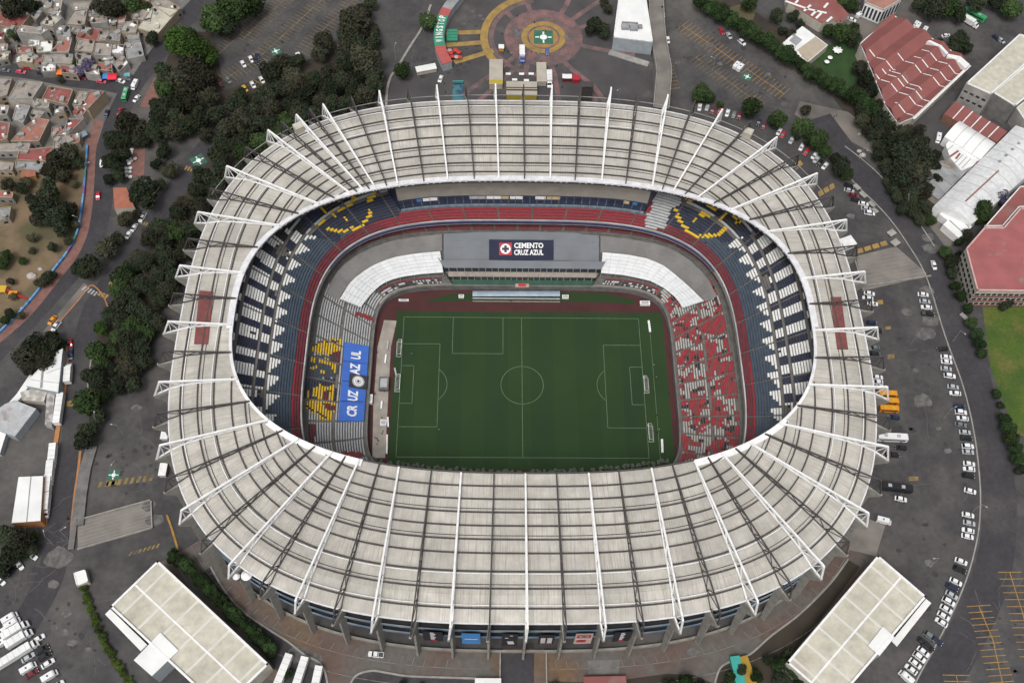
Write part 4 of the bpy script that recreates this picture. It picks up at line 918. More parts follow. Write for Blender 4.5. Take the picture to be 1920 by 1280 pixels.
# west side sheds
t, Q, r = building('white_shed', 'white trapezoid shed roof beside the service road', 'shed', [(118,653),(109,735),(78,729),(49,723),(68,694),(95,665)], 5.5, greyw, wroof)
slabs(r, 'stain_strip', [[(80,695),(77,727)]], G+5.7, greyr, .9, .05); slabs(r, 'roof_beam', [[(113,690),(85,700)], [(110,718),(58,712)]], G+5.7, M('vault_rib', (.5, .5, .5)), .3, .1)
t, Q, r = building('grey_shed', 'pale weathered corrugated shed with rusty stains at the left edge', 'shed', [(28,750),(68,766),(28,818),(-10,803),(-30,785),(10,757)], 4.5, greyw, M('pale_corrugated', (.43, .44, .45), (.33, .34, .35), scale=.2, rough=.8, detail=8, c3=(.22, .16, .12), s3=.11, lo3=.58, hi3=.7, fine=.8))
t, Q, r = building('yard_canopy', 'pale patched canopy between the white and the weathered shed', 'canopy', [(38,735),(60,729),(88,736),(82,753),(42,750)], 3, creamw, M('patched_canopy', (.52, .50, .46), (.30, .29, .26), scale=.35, lo=.42, hi=.58))
t, Q, r = building('row_of_shacks', 'narrow row of low pale shacks beside the long white trailer', 'shack', [(88,736),(103,739),(97,800),(84,796)], 2.8, greyw, M('shack_roof', (.42, .40, .39), (.22, .21, .205), scale=.4, lo=.42, hi=.56))
t, Q, r = building('corner_shed', 'pale grey shed cut by the left edge below the weathered one', 'shed', [(-30,800),(13,808),(0,850),(-40,850)], 3, greyw, wroof)
t, Q, r = building('long_white_shed', 'long white shed on an orange wall beside the parked trucks', 'shed', [(35,894),(81,892),(76,976),(22,980)], 6, okerb, wroof)
slabs(r, 'roof_seam', [[(58,893),(50,978)]], G+6.15, greyr, .35, .1)
t, Q, r = building('guard_booth', 'small pale square guard booth at the end of the clipped hedge', 'booth', [(138,1074),(160,1067),(166,1090),(144,1098)], 3.2, creamw, wroof, True, white, .3, .25)
t, Q, r = building('terracotta_house', 'square terracotta-roofed house between the west roads', 'house', [(212,352),(237,352),(252,388),(215,392)], 4.5, creamw, terra)
b = ribbon(MB(), pts(smooth([(128,648),(124,690),(119,745),(110,800),(101,860),(92,930),(84,985)])), 1.8, G, .5); tag(b.obj('orange_wall', okerb), 'low orange wall behind the trucks on the service road', 'wall')
b = ribbon(MB(), pts([(78,688),(40,745),(-10,800)]), 2.6, G, 2.2); tag(b.obj('white_perimeter_wall', wroof), 'long narrow white wall behind the white trapezoid shed', 'wall')
# arc of shops with painted roof
arcp = smooth([(868,-22),(850,0),(838,16),(830,32),(825,50),(823,68),(825,86),(830,101),(839,118)], 6)
A_ = pts(arcp, G+5); shop = thing('shop_row', 'curved row of shops with green lettered roof and red ends', 'shop', (A_[20][0], A_[20][1], G))
gm = M('shop_green', (.045, .25, .155), (.04, .2, .13), scale=.4); rm = M('shop_red', (.42, .10, .09), (.34, .085, .08), scale=.4)
n = len(A_)
for i0, i1, m, nm in ((0, 12, greyr, 'roof_bay'), (12, 17, rm, 'roof_bay'), (17, 36, gm, 'roof_bay'), (36, n-1, rm, 'roof_bay')): ribbon(MB(), A_[i0:i1+1], 5.4, G+4.6, .4).obj(nm, m, shop) if 0 else (lambda b: b.obj(nm, m, shop))(ribbon(MB(), A_[i0:i1+1], 5.4, G+4.6, .4))
ribbon(b := MB(), A_, 4.9, G, 4.6); b.obj('wall', greyw, shop)
dl = np.cumsum([0]+[math.hypot(A_[i+1][0]-A_[i][0], A_[i+1][1]-A_[i][1]) for i in range(n-1)])
s0, s1 = dl[35]*.94+dl[17]*.06, dl[17]; word = 'WINGSTOP'
for k, ch in enumerate(word):
    s = s0+(s1-s0)*(k+.5)/len(word); i = int(np.searchsorted(dl, s)); p = Vector(A_[i-1]).lerp(Vector(A_[i]), (s-dl[i-1])/(dl[i]-dl[i-1])); d = (Vector(A_[i-1])-Vector(A_[i])).normalized()
    text_on(ch, (p.x, p.y, G+5.0), d, (-d.y, d.x, 0), .72*abs(s1-s0)/len(word) if ch != 'I' else .25*abs(s1-s0)/len(word), white, shop, height=3.6, lift=.06, bold=.03)
# ------------------------------------------------------------------ town houses
HC = {'red': ('red', M('town_red_roof', (.27, .085, .075), (.19, .07, .065), scale=.35, rough=.9, detail=9, c3=(.24, .19, .17), s3=.25, lo3=.56, hi3=.68)), 'pink': ('salmon', M('town_salmon_roof', (.33, .14, .11), (.25, .11, .09), scale=.3, rough=.9, detail=9, c3=(.26, .21, .18), s3=.25, lo3=.56, hi3=.68)), 'grey': ('grey', greyr), 'bare': ('bare concrete', concr), 'white': ('white', wroof), 'cream': ('cream', cream)}
hw = [M('tan_house_wall', (.33, .28, .21), (.25, .21, .165), scale=.4), conc, M('beige_house_wall', (.36, .29, .20), (.28, .225, .16), scale=.3), M('drab_house_wall', (.24, .225, .205), (.17, .16, .15), scale=.5), M('pale_house_wall', (.42, .38, .34), (.32, .29, .26), scale=.4)]
HS = [('red',[(-20,22),(58,30),(40,52),(18,53),(-20,46)],6),('white',[(30,18),(60,23),(56,29),(26,24)],6),('bare',[(80,3),(98,2),(95,14),(70,22)],8),('bare',[(97,2),(116,4),(112,26),(92,24)],6),('grey',[(70,21),(80,24),(68,38),(60,30)],7),('bare',[(135,8),(172,5),(174,20),(160,26),(140,20)],7),('bare',[(140,24),(163,20),(158,46),(150,48),(126,45)],8),('cream',[(92,32),(116,35),(98,51),(78,45)],11),('bare',[(45,50),(88,57),(75,64),(35,60)],12),('bare',[(100,28),(112,26),(112,32),(102,32)],5),('grey',[(138,50),(156,53),(150,62),(132,60)],5),('cream',[(155,52),(171,54),(167,64),(151,61)],7),('red',[(168,55),(190,58),(182,78),(146,72),(150,62),(166,64)],5),('pink',[(125,70),(134,72),(128,98),(98,98),(110,84)],5),('bare',[(148,78),(176,78),(172,98),(143,94)],8),('bare',[(188,62),(204,60),(202,76),(184,78)],6),('grey',[(206,60),(226,58),(224,78),(204,76)],6),('white',[(212,88),(232,86),(230,102),(208,100)],6),('bare',[(180,84),(208,86),(206,104),(178,102)],7),('grey',[(190,102),(208,103),(214,115),(192,113)],4),('cream',[(44,100),(64,102),(60,118),(32,114)],6),('pink',[(66,108),(80,110),(78,124),(64,120)],5),('bare',[(84,106),(134,104),(132,120),(86,118)],6),('bare',[(144,104),(170,104),(166,124),(146,122)],5),('pink',[(204,14),(224,12),(222,30),(204,32)],5),('red',[(226,12),(250,13),(248,22),(226,24)],5),('bare',[(252,18),(285,20),(280,40),(250,36)],6),('pink',[(218,28),(236,28),(232,50),(220,48)],5),('bare',[(176,26),(200,28),(200,42),(172,44)],4),('grey',[(168,30),(178,30),(176,40),(164,40)],4),('bare',[(232,44),(258,42),(254,62),(230,62)],6),('white',[(206,42),(216,40),(216,48),(206,48)],6),('bare',[(214,120),(232,108),(240,120),(224,134)],5),('grey',[(236,84),(262,80),(268,104),(240,110)],3.5),
 ('bare',[(300,-6),(336,16),(318,30),(286,8)],6),('cream',[(290,14),(330,22),(296,62),(262,52)],6),
 ('bare',[(-20,146),(24,148),(14,180),(-20,190)],8),('bare',[(34,152),(82,156),(62,186),(15,187)],10),('bare',[(64,186),(94,190),(92,204),(62,202)],7),('red',[(92,162),(138,169),(127,198),(79,186)],9),('bare',[(148,172),(170,174),(160,200),(136,198)],7),('pink',[(168,172),(198,172),(166,206),(150,200),(160,188)],9),('red',[(142,200),(166,204),(156,218),(138,214)],7),('grey',[(32,196),(58,200),(44,232),(24,224)],6),('pink',[(68,222),(94,226),(74,266),(20,266),(46,240)],6),('red',[(-20,226),(20,232),(14,262),(-20,268)],6),('pink',[(98,238),(124,238),(126,254),(96,256)],5),('red',[(128,224),(158,224),(128,254),(118,250)],5),('bare',[(-20,272),(58,270),(54,284),(-20,286)],5),('red',[(40,284),(96,278),(84,302),(36,300)],5),('grey',[(34,302),(80,304),(74,320),(32,316)],4),('bare',[(-20,300),(28,306),(24,322),(-20,320)],4),('bare',[(62,206),(88,212),(70,226),(56,220)],5),('bare',[(-20,196),(18,200),(14,216),(-20,218)],6),('pink',[(-20,355),(26,362),(24,372),(-20,370)],5),('grey',[(-20,395),(22,388),(18,410),(-20,420)],4),('red',[(-20,60),(10,62),(8,76),(-20,78)],6),('bare',[(-20,80),(16,84),(14,96),(-20,98)],5)]
_r = random.Random(21)
for _k in range(900):
    x, y = _r.uniform(-5, 300), _r.uniform(4, 318); a_, b_, sl_ = _r.uniform(9, 14), _r.uniform(6, 9.5), _r.uniform(-3, 3)
    if len(HS) > 96: break
    if not inpoly(x, y, [(-10,0),(285,0),(330,18),(262,100),(232,122),(160,140),(60,122),(-10,112)]) and not inpoly(x, y, [(-10,165),(20,150),(140,165),(195,172),(140,262),(100,310),(-10,325)]): continue
    if any(bbp(P)[0]-a_*.7 < x < bbp(P)[1]+a_*.7 and bbp(P)[2]-b_*.7 < y < bbp(P)[3]+b_*.7 for _, P, _h in HS): continue
    HS.append((_r.choice(['bare','pink','grey','pink','red','cream','white','red','pink']), [(x-a_, y-b_+sl_), (x+a_, y-b_-sl_), (x+a_-sl_, y+b_-sl_), (x-a_-sl_, y+b_+sl_)], _r.uniform(3, 6)))
cnt = {}; tankm = M('water_tank', (.03, .03, .032), (.05, .05, .05), scale=.5); whitet = white
order = sorted(range(len(HS)), key=lambda i: sum(p[1] for p in HS[i][1])/len(HS[i][1]))
rh = random.Random(11)
for i in order:
    c, P, h = HS[i]; k = cnt.get(c, 0); h = max(3, h*.72)+i*.011; mx, my = sum(p[0] for p in P)/len(P), sum(p[1] for p in P)/len(P); P = [(mx+(p[0]-mx)*1.16, my+(p[1]-my)*1.16) for p in P] if P[0][0] > -15 and not 140 < my < 260 else P; cnt[c] = k+1
    t, Q, r = building('town_house', f'{ORD[k]} {HC[c][0]}-roofed house from the top in the northwest quarter', 'house', P, h, hw[(i*7) % 5], HC[c][1], True, hw[(i*3) % 5], .3, .5, 'houses of the northwest quarter')
    cx, cy = sum(q[0] for q in Q)/len(Q), sum(q[1] for q in Q)/len(Q)
    low = sorted(Q, key=lambda q: q[1])[:2]; low = sorted(low, key=lambda q: q[0])
    L = math.hypot(low[1][0]-low[0][0], low[1][1]-low[0][1])
    if L > 4 and rh.random() < .7:
        for z in np.arange(1.2, h-1.4, 3.0): winrow(t, low[0], low[1], G+float(z), 1.3, max(1, int(L/3.2)), winm, .1, .4)
    f = lambda s, u: (cx+(Q[s % len(Q)][0]-cx)*u, cy+(Q[s % len(Q)][1]-cy)*u)
    x, y = f(i, .6); MB().cyl(x, y, G+h+.1, G+h+1.5, .75, .6, 10).obj('water_tank', tankm if rh.random() < .6 else whitet, t)
    x, y = f(i+2, .5); b = MB().box(x, y, G+h+.1, 1.8+rh.random()*1.4, 1.4+rh.random()*1.2, .9+rh.random()*.8, rh.random()*3, 0)
    b.obj('roof_hut', hw[(i*5+1) % 5] if rh.random() < .7 else HC[c][1], t)
    for q_ in range(rh.randrange(1, 5)): x, y = f(i+q_, .25+.5*rh.random()); MB().box(x, y, G+h+.1, 1.2+rh.random()*2, .9+rh.random(), .35, rh.random()*3).obj('roof_clutter', (white, greyr, concr, HC[c][1], tankm)[rh.randrange(5)], t)
# market awnings on the town street
for x, y, w, d, m, lb in ((116,134,5.4,3.6,M('awning_orange', (.75, .17, .03), (.65, .15, .03)),'orange market awning on the town street'),(135,139,3.2,2.4,M('awning_blue', (.06, .10, .32), (.05, .08, .26)),'dark blue market awning between the orange awning and the street'),(197,142,2.6,3.6,M('awning_bright_blue', (.05, .22, .55), (.05, .18, .45)),'bright blue market awning joined to the red one'),(210,143,4.6,4.0,M('awning_red', (.72, .03, .06), (.62, .03, .05)),'bright red market awning near the road junction'),(238,139,3,2.6,M('awning_teal', (.06, .26, .32), (.3, .4, .42)),'teal and white striped awning at the road junction'),(205,116,4.5,4.5,M('awning_grey_blue', (.30, .37, .40), (.24, .3, .33)),'grey-blue canopy between the town roofs'),(148,255,7.5,3.4,M('awning_steel_blue', (.20, .26, .32), (.17, .22, .27)),'long steel-blue awning beside the western sidewalk')):
    c = at(x, y, G+3); t = thing('market_awning', lb, 'awning', (c[0], c[1], G), 0, 'awnings of the northwest quarter'); rz = .05 if x < 146 or x > 150 else .75
    b = MB(); ca, sa = math.cos(rz), math.sin(rz); f = lambda u, v, z: (c[0]+ca*u-sa*v, c[1]+sa*u+ca*v, G+z)
    for s in (-1, 1): b.quad(f(-w/2, 0, 3.4), f(w/2, 0, 3.4), f(w/2, s*d/2, 2.8), f(-w/2, s*d/2, 2.8)); 
    b.quad(f(-w/2, -d/2, 2.8), f(w/2, -d/2, 2.8), f(w/2, -d/2, 2.45), f(-w/2, -d/2, 2.45)); b.obj('canvas', m, t)
    b = MB()
    for sx in (-1, 1):
        for sy in (-1, 1): b.bar(f(sx*(w/2-.1), sy*(d/2-.1), 0), f(sx*(w/2-.1), sy*(d/2-.1), 2.8), .12)
    b.obj('frame', steel, t)
# rails and yellow line of the south entrance
b = MB()
for P in ([(938,1222),(937,1300)], [(1024,1222),(1025,1300)]): ribbon(b, pts(P), .5, G, 1.1)
struct('entrance_rails', b, kerbm)
pribbon('yellow_line', [(942,1218),(1020,1218)], 1.0, 12, yelb, sm=False)
# ================================================================== things inside the bowl
def low_pt(x, y, up=0.0):
    th, s, P = on_tier(L_FRONT, L_BACK, x, y); p = lerp(L_FRONT, L_BACK, s); z = 2.5+9.5*max(s, 0)**1.12+up
    P = at(x, y, z); return Vector((P[0], P[1], z))
def resample(P, n):
    S_ = [0]
    for a, b in zip(P[:-1], P[1:]): S_.append(S_[-1]+math.hypot(b[0]-a[0], b[1]-a[1]))
    return [(float(np.interp(S_[-1]*k/n, S_, [p[0] for p in P])), float(np.interp(S_[-1]*k/n, S_, [p[1] for p in P]))) for k in range(n+1)]
canv = M('opaque_white_panel', (.66, .68, .69), (.57, .59, .60), scale=.3, rough=.6)
tarp = M('grey_tarpaulin', (.20, .195, .19), (.155, .15, .148), scale=.12, rough=.85, detail=7, c3=(.145, .135, .13), s3=.10, lo3=.52, hi3=.72)
tarpb = M('blue_grey_tarpaulin', (.17, .185, .205), (.145, .155, .17), scale=.1, rough=.8, detail=5)
F1 = [(831,511),(790,514),(755,519),(729,526),(712,536),(700,547),(688,560),(677,576)]; B1 = [(825,471),(780,475),(739,482),(715,490),(695,500),(672,515),(657,528),(637,560)]
F2 = [(1127,512),(1170,516),(1217,526),(1240,537),(1262,553),(1272,565),(1280,577)]; B2 = [(1130,473),(1175,477),(1217,485),(1245,498),(1262,511),(1290,535),(1320,564)]
for F_, B_, lb in ((F1, B1, 'left of the two curved white canopies over the lower stand corners'), (F2, B2, 'right of the two curved white canopies over the lower stand corners')):
    t = thing('stand_canopy', lb, 'canopy', tuple(low_pt(*F_[3])), 0); nf, nr = 13, 6
    a, c = resample(F_, nf), resample(B_, nf); b = MB(); fr = MB()
    A = [low_pt(*p, 2.4) for p in a]; C_ = [low_pt(*p, 2.2) for p in c]
    for i in range(nf):
        for j in range(nr):
            q = [A[i].lerp(C_[i], j/nr), A[i+1].lerp(C_[i+1], j/nr), A[i+1].lerp(C_[i+1], (j+1)/nr), A[i].lerp(C_[i], (j+1)/nr)]
            m = sum(q, Vector())/4; q = [m+(v-m)*.972 for v in q]; e = Vector((0, 0, .18))
            b.quad(*[tuple(v+e*(1 if k < 2 else .2)) for k, v in enumerate(q)]); b.quad(tuple(q[0]), tuple(q[1]), tuple(q[1]+e), tuple(q[0]+e))
    b.obj('canopy_panel', canv, t)
    for i in range(nf+1): fr.bar(A[i]-Vector((0, 0, .15)), C_[i]-Vector((0, 0, .15)), .18, .2)
    for i in range(0, nf+1, 2): fr.bar(A[i]-Vector((0, 0, 2.6)), A[i], .2); fr.bar(C_[i]-Vector((0, 0, 2.4)), C_[i], .2)
    fr.obj('canopy_frame', SC['grey'], t)
# tarpaulin over the upper rows of the far stand: three lengths
def tarpaulin(name, label, Fp, Bp, n, mat, up=.75):
    a, c = resample(Fp, n), resample(Bp, n); A, C_ = [low_pt(*p, up) for p in a], [low_pt(*p, up) for p in c]; b = MB()
    for i in range(n):
        for j in range(4):
            q = [A[i].lerp(C_[i], j/4), A[i+1].lerp(C_[i+1], j/4), A[i+1].lerp(C_[i+1], (j+1)/4), A[i].lerp(C_[i], (j+1)/4)]
            b.quad(*[tuple(v+Vector((0, 0, .12*math.sin((i+k*.5)*2.1+j)))) for k, v in zip((0, 1, 1, 0), q)])
        b.quad(tuple(A[i]-Vector((0, 0, up))), tuple(A[i+1]-Vector((0, 0, up))), tuple(A[i+1]+Vector((0, 0, .02))), tuple(A[i]+Vector((0, 0, .02))))
    return tag(b.obj(name, mat), label, 'tarpaulin')
tarpaulin('grey_tarpaulin', 'grey tarpaulin behind the left curved white canopy', [(634,562)]+B1[::-1][1:]+[(829,470)], [(612,550),(625,520),(640,500),(668,479),(700,463),(735,451),(780,444),(829,439)], 30, tarp)
tarpaulin('grey_tarpaulin', 'grey tarpaulin behind the right curved white canopy', [(1126,473)]+B2[1:-1]+[(1323,565)], [(1126,442),(1180,448),(1230,457),(1262,468),(1290,485),(1315,508),(1332,530),(1344,556)], 30, tarp)
tarpaulin('grey_tarpaulin', 'wide grey tarpaulin on the middle of the far stand around the navy banner', [(832,494),(900,489),(985,487),(1070,489),(1123,494)], [(832,438),(900,435),(985,434),(1070,436),(1123,442)], 24, tarpb)
# navy banner with letters
q = [low_pt(x, y, 1.05) for x, y in ((917,487),(1038,487),(1038,450),(917,449))]
t = thing('banner', 'navy banner reading CEMENTO CRUZ AZUL laid on the far stand', 'banner', tuple(q[0]))
b = MB(); b.quad(*map(tuple, q)); b.quad(*[tuple(v-Vector((0, 0, .08))) for v in q[::-1]]); b.obj('cloth', M('banner_navy', (.022, .028, .055), (.018, .022, .045), scale=.2), t)
xd = (q[1]-q[0]).normalized(); yd = (q[3]-q[0]).normalized(); O = q[0]; W_, H_ = (q[1]-q[0]).length, (q[3]-q[0]).length; nrm = xd.cross(yd)
pos = lambda u, v, l=.05: O+xd*(W_*u)+yd*(H_*v)+nrm*l
logo = MB(); redl = M('logo_red', (.45, .045, .06), (.4, .04, .05)); 
def patch(mb, c, w, h, m, l): mb.quad(*[tuple(c+xd*(sx*w/2)+yd*(sy*h/2)+nrm*l) for sx, sy in ((-1,-1),(1,-1),(1,1),(-1,1))], m)
def disc(mb, c, r, m, l, n=28): mb.poly([tuple(c+xd*(r*math.cos(2*math.pi*k/n))+yd*(r*math.sin(2*math.pi*k/n))+nrm*l) for k in range(n)], m)
c = pos(.255, .535, 0); s = W_*.195; patch(logo, c, s, s*1.0, 0, .05); disc(logo, c, s*.41, 1, .09); patch(logo, c, s*.56, s*.20, 2, .13); patch(logo, c, s*.20, s*.56, 2, .134)
logo.obj('cross_emblem', [redl, white, SC['navy']], t)
text_on('CEMENTO', pos(.615, .70), xd, yd, W_*.455, white, t, height=H_*.27, lift=.06, bold=.035); text_on('CRUZ AZUL', pos(.615, .36), xd, yd, W_*.455, white, t, height=H_*.27, lift=.06, bold=.035)
# blue banner over the left end
q = [low_pt(x, y, 1.0) for x, y in ((634,790),(646,640),(692,648),(682,790))]
t = thing('banner', 'long bright blue banner reading CRUZ AZUL on the left end stand', 'banner', tuple(q[0]))
blue = M('banner_blue', (.055, .15, .52), (.05, .13, .46), scale=.2, rough=.5); b = MB()
for k in range(4):
    u0, u1 = k/4+.006, (k+1)/4-.006; A, B, C_, D = q[0].lerp(q[1], u0), q[0].lerp(q[1], u1), q[3].lerp(q[2], u1), q[3].lerp(q[2], u0)
    b.quad(tuple(A), tuple(D), tuple(C_), tuple(B))
    for p_, r_ in ((D, C_), (A, D), (C_, B)): b.quad(tuple(p_-Vector((0, 0, .9))), tuple(r_-Vector((0, 0, .9))), tuple(r_), tuple(p_))
b.obj('cloth', blue, t)
xd = (q[1]-q[0]).normalized(); yd = ((q[0]-q[3])+(q[1]-q[2])).normalized(); nrm = xd.cross(yd); yd = nrm.cross(xd); W_ = (q[1]-q[0]).length; H_ = (q[0]-q[3]).length
cen = lambda u, v: q[0].lerp(q[1], u).lerp(q[3].lerp(q[2], u), v)
for s_, u, w in (('CR', .135, .14), ('UZ', .325, .125), ('AZ', .665, .14), ('UL', .85, .11)): text_on(s_, cen(u, .50), xd, yd, W_*w, white, t, height=H_*.40, lift=.06, bold=.035)
b = MB(); c = cen(.505, .66)
def quadc(mb, c, w, h, m, l): mb.quad(*[tuple(c+xd*(sx*w/2)+yd*(sy*h/2)+nrm*l) for sx, sy in ((-1,-1),(1,-1),(1,1),(-1,1))], m)
quadc(b, c, W_*.17, H_*.70, 0, .35)
for k in range(4): quadc(b, c, W_*.17, H_*.70, 0, .34-.08*k)
for r, m, l in ((.245, 4, .40), (.19, 1, .43), (.115, 3, .46), (.10, 1, .48), (.045, 2, .50)): 
    b.poly([tuple(c+(xd*math.cos(a*math.pi/14)+yd*math.sin(a*math.pi/14))*(H_*r)+nrm*l) for a in range(28)], m)
quadc(b, c, H_*.05, H_*.12, 3, .52); quadc(b, c, H_*.12, H_*.05, 3, .524)
b.obj('round_crest', [M('banner_dark', (.05, .045, .05), (.035, .03, .035)), white, redl, SC['navy'], SC['grey']], t)
# front of the far stand: two rows of boxes, green slope
t0, t1 = on_tier(L_FRONT, L_BACK, 1125, 510)[0], on_tier(L_FRONT, L_BACK, 834, 510)[0]
sb = MB(); green_s = M('green_slope', (.03, .085, .055), (.022, .06, .04), scale=.3, rough=.8); beig = M('box_ledge', (.30, .265, .225), (.23, .205, .18), scale=.4)
def lring(mb, k0, z0, k1, z1, m, nseg=40): ring_strip(mb, grow(L_FRONT, k0, z0), grow(L_FRONT, k1, z1), n=nseg, m=m, t0=t0, t1=t1)
suite = thing('suite_row', 'two long rows of glazed boxes with green fronts below the navy banner', 'boxes', (0, 50, 3))
lring(sb, .2, 3.3, 2.2, 4.2, 0); sb.obj('green_front', green_s, suite)
sb = MB(); lring(sb, 2.2, 4.2, 2.7, 6.3, 0); sb.obj('window_band', winm, suite); sb = MB(); lring(sb, 4.9, 6.6, 5.6, 8.9, 0); sb.obj('window_band', winm, suite)
sb = MB(); lring(sb, 2.5, 6.3, 4.9, 6.6, 0); lring(sb, 2.5, 6.0, 2.5, 6.3, 0); sb.obj('ledge', beig, suite)
sb = MB(); lring(sb, 5.4, 8.9, 8.9, 9.8, 0); lring(sb, 5.4, 8.7, 5.4, 8.9, 0); sb.obj('roof', tarpb, suite)
for k in range(23):
    tt = t0+(t1-t0)*(k+.5)/23
    for k0, z0, k1, z1 in ((2.2, 4.0, 2.55, 6.4), (4.8, 6.4, 5.4, 8.9)): MB().bar(loop(grow(L_FRONT, k0, z0), tt), loop(grow(L_FRONT, k1, z1), tt), .5, .3).obj('post', conc_l, suite)
for tt in (t0+.003, t1-.003):                                   # dark end walls beside the canopies
    b = MB(); b.poly([loop(grow(L_FRONT, k, z), tt) for k, z in ((.5, 2), (.5, 4), (5, 8.8), (9, 9.7), (13, 9.8), (13, 2))]); b.obj('end_wall', shade_m, suite)
# tunnel mouth and dugout canopy
c = at(979, 535, 3); t = thing('tunnel_porch', 'small pale pink porch with a red sign over the players tunnel', 'porch', (c[0], c[1], 0))
b = MB(); b.box(c[0], c[1]+.5, 3.0, 6.2, 3.4, .5); b.obj('roof', M('porch_pink', (.42, .30, .25), (.35, .25, .21)), t)
b = MB(); b.box(c[0], c[1]-.1, 3.55, 3.4, 1.6, .12); b.obj('sign', redl, t)
b = MB(); b.box(c[0]-2.8, c[1]+.3, 0, .4, 3, 3); b.box(c[0]+2.8, c[1]+.3, 0, .4, 3, 3); b.obj('side_wall', conc_d, t)
A, B = at(886, 552, 2), at(1050, 552, 2); t = thing('dugout_canopy', 'long pale blue curved canopy over the benches by the far touchline', 'dugout', ((A[0]+B[0])/2, A[1], 0))
b = MB(); n = 9
for k in range(n):
    a0, a1 = math.pi*.12+math.pi*.62*k/n, math.pi*.12+math.pi*.62*(k+1)/n
    f = lambda P, a: (P[0], P[1]+.6+2.1*math.cos(math.pi-a)*-1, .35+2.0*math.sin(a))
    b.quad(f(A, a0), f(B, a0), f(B, a1), f(A, a1)); 
b.obj('canopy_shell', M('dugout_blue', (.22, .29, .37), (.30, .36, .42), scale=.25, rough=.3), t)
b = MB(); b.box((A[0]+B[0])/2, A[1]-.9, 0, B[0]-A[0], .5, .5); b.obj('bench', SC['grey'], t)
b = MB(); b.box((A[0]+B[0])/2, A[1]-2.4, .0, B[0]-A[0], .4, .25); b.obj('kick_board', beig, t)
def goal(label, x, y, sgn, net=True, w=7.32, dp=2.2, hgt=2.44, low=False):
    t = thing('goal', label, 'goal', (x, y, 0)); b = MB(); h = w/2; dz = hgt
    b.bar((x, y-h, 0), (x, y-h, dz), .16); b.bar((x, y+h, 0), (x, y+h, dz), .16); b.bar((x, y-h, dz), (x, y+h, dz), .18); b.obj('goal_frame', white, t)
    b = MB()
    for s in (-1, 1): b.bar((x, y+s*h, dz), (x+sgn*dp*.6, y+s*h, dz), .09); b.bar((x+sgn*dp*.6, y+s*h, dz), (x+sgn*dp, y+s*h, 0), .09); b.bar((x, y+s*h, .06), (x+sgn*dp, y+s*h, .06), .1)
    b.bar((x+sgn*dp, y-h, .06), (x+sgn*dp, y+h, .06), .1); b.obj('back_stay', white, t)
    b = MB(); st_ = .42 if net else .9
    ny = int(w/st_)
    for k in range(ny+1):
        yy = y-h+w*k/ny; b.path([(x, yy, dz), (x+sgn*dp*.6, yy, dz), (x+sgn*dp, yy, .06)], .05, .05)
    for u in (.2, .4, .6): b.bar((x+sgn*dp*u, y-h, dz), (x+sgn*dp*u, y+h, dz), .05)
    for u in (.25, .5, .75): b.bar((x+sgn*dp*(.6+.4*u), y-h, dz*(1-u)), (x+sgn*dp*(.6+.4*u), y+h, dz*(1-u)), .05)
    if net: 
        for s in (-1, 1):
            for u in (.25, .5, .75): b.bar((x, y+s*h, dz*u), (x+sgn*dp*(1-.4*u), y+s*h, dz*u), .05)
    b.obj('net', whl, t)
goal('white netted goal on the left goal line', -52.5, 0, -1); goal('white netted goal on the right goal line', 52.5, 0, 1)
p = at(753, 655, 0); goal('spare white goal parked at the upper left of the pitch', p[0], p[1], -1, False)
p = at(1215, 813, 0); goal('spare white goal parked at the lower right of the pitch', p[0], p[1], 1, False)
for (x0, y0), (x1, y1), lb in (((1216,601),(1219,622),'upper of two white training bars beyond the right goal line'),((1241,823),(1242,848),'lower of two white training bars beyond the right goal line')):
    a, c = at(x0, y0, .5), at(x1, y1, .5); b = MB(); b.bar((a[0], a[1], .5), (c[0], c[1], .5), .9, .5); tag(b.obj('training_bar', white), lb, 'bar')
# advertising boards and gear beside the left touchline
for i, ((x0, y0), (x1, y1), m) in enumerate((((727,782),(728,800),white),((726,815),(725,850),white),((743,704),(740,690),SC['grey']),((724,665),(722,680),white),((728,640),(726,655),SC['grey']),((716,752),(715,766),white))):
    a, c = at(x0, y0, .5), at(x1, y1, .5); b = MB(); b.bar((a[0], a[1], .55), (c[0], c[1], .55), .7, .9); tag(b.obj('advertising_board', m), f'low {"white" if m is white else "grey"} board, {ORD[i]} of the boards along the left touchline', 'board', 'boards by the left touchline')
for i, (x, y, w, d, h, m, lb) in enumerate(((693,749,2.6,4.0,2.2,white,'white utility cart on the paving below the blue banner'),(719,793,2.6,2.6,1.8,white,'white square box beside the left touchline'),(720,720,4.2,6.0,2.6,conc_d,'dark grey open shelter behind the left goal'),(1209,569,4.5,2.0,1.6,white,'white box beside the far right corner of the track'),(757,563,4.5,1.0,.8,white,'white bench at the far left corner of the track'),(865,556,2.4,1.6,1.2,white,'pair of white bins left of the dugout canopy'),(1060,557,3.0,1.8,1.3,SC['white'],'pale equipment box right of the dugout canopy'))):
    c = at(x, y, h/2); t = thing('touchline_box', lb, 'box', (c[0], c[1], 0)); b = MB(); b.box(c[0], c[1], .25, w, d, h-.25, 0); b.obj('body', m, t); b = MB(); b.box(c[0], c[1], 0, w*.8, d*.8, .25); b.obj('base', steel, t); b = MB(); b.box(c[0], c[1], h, w*.7, d*.7, .1); b.obj('lid', SC['grey'], t)
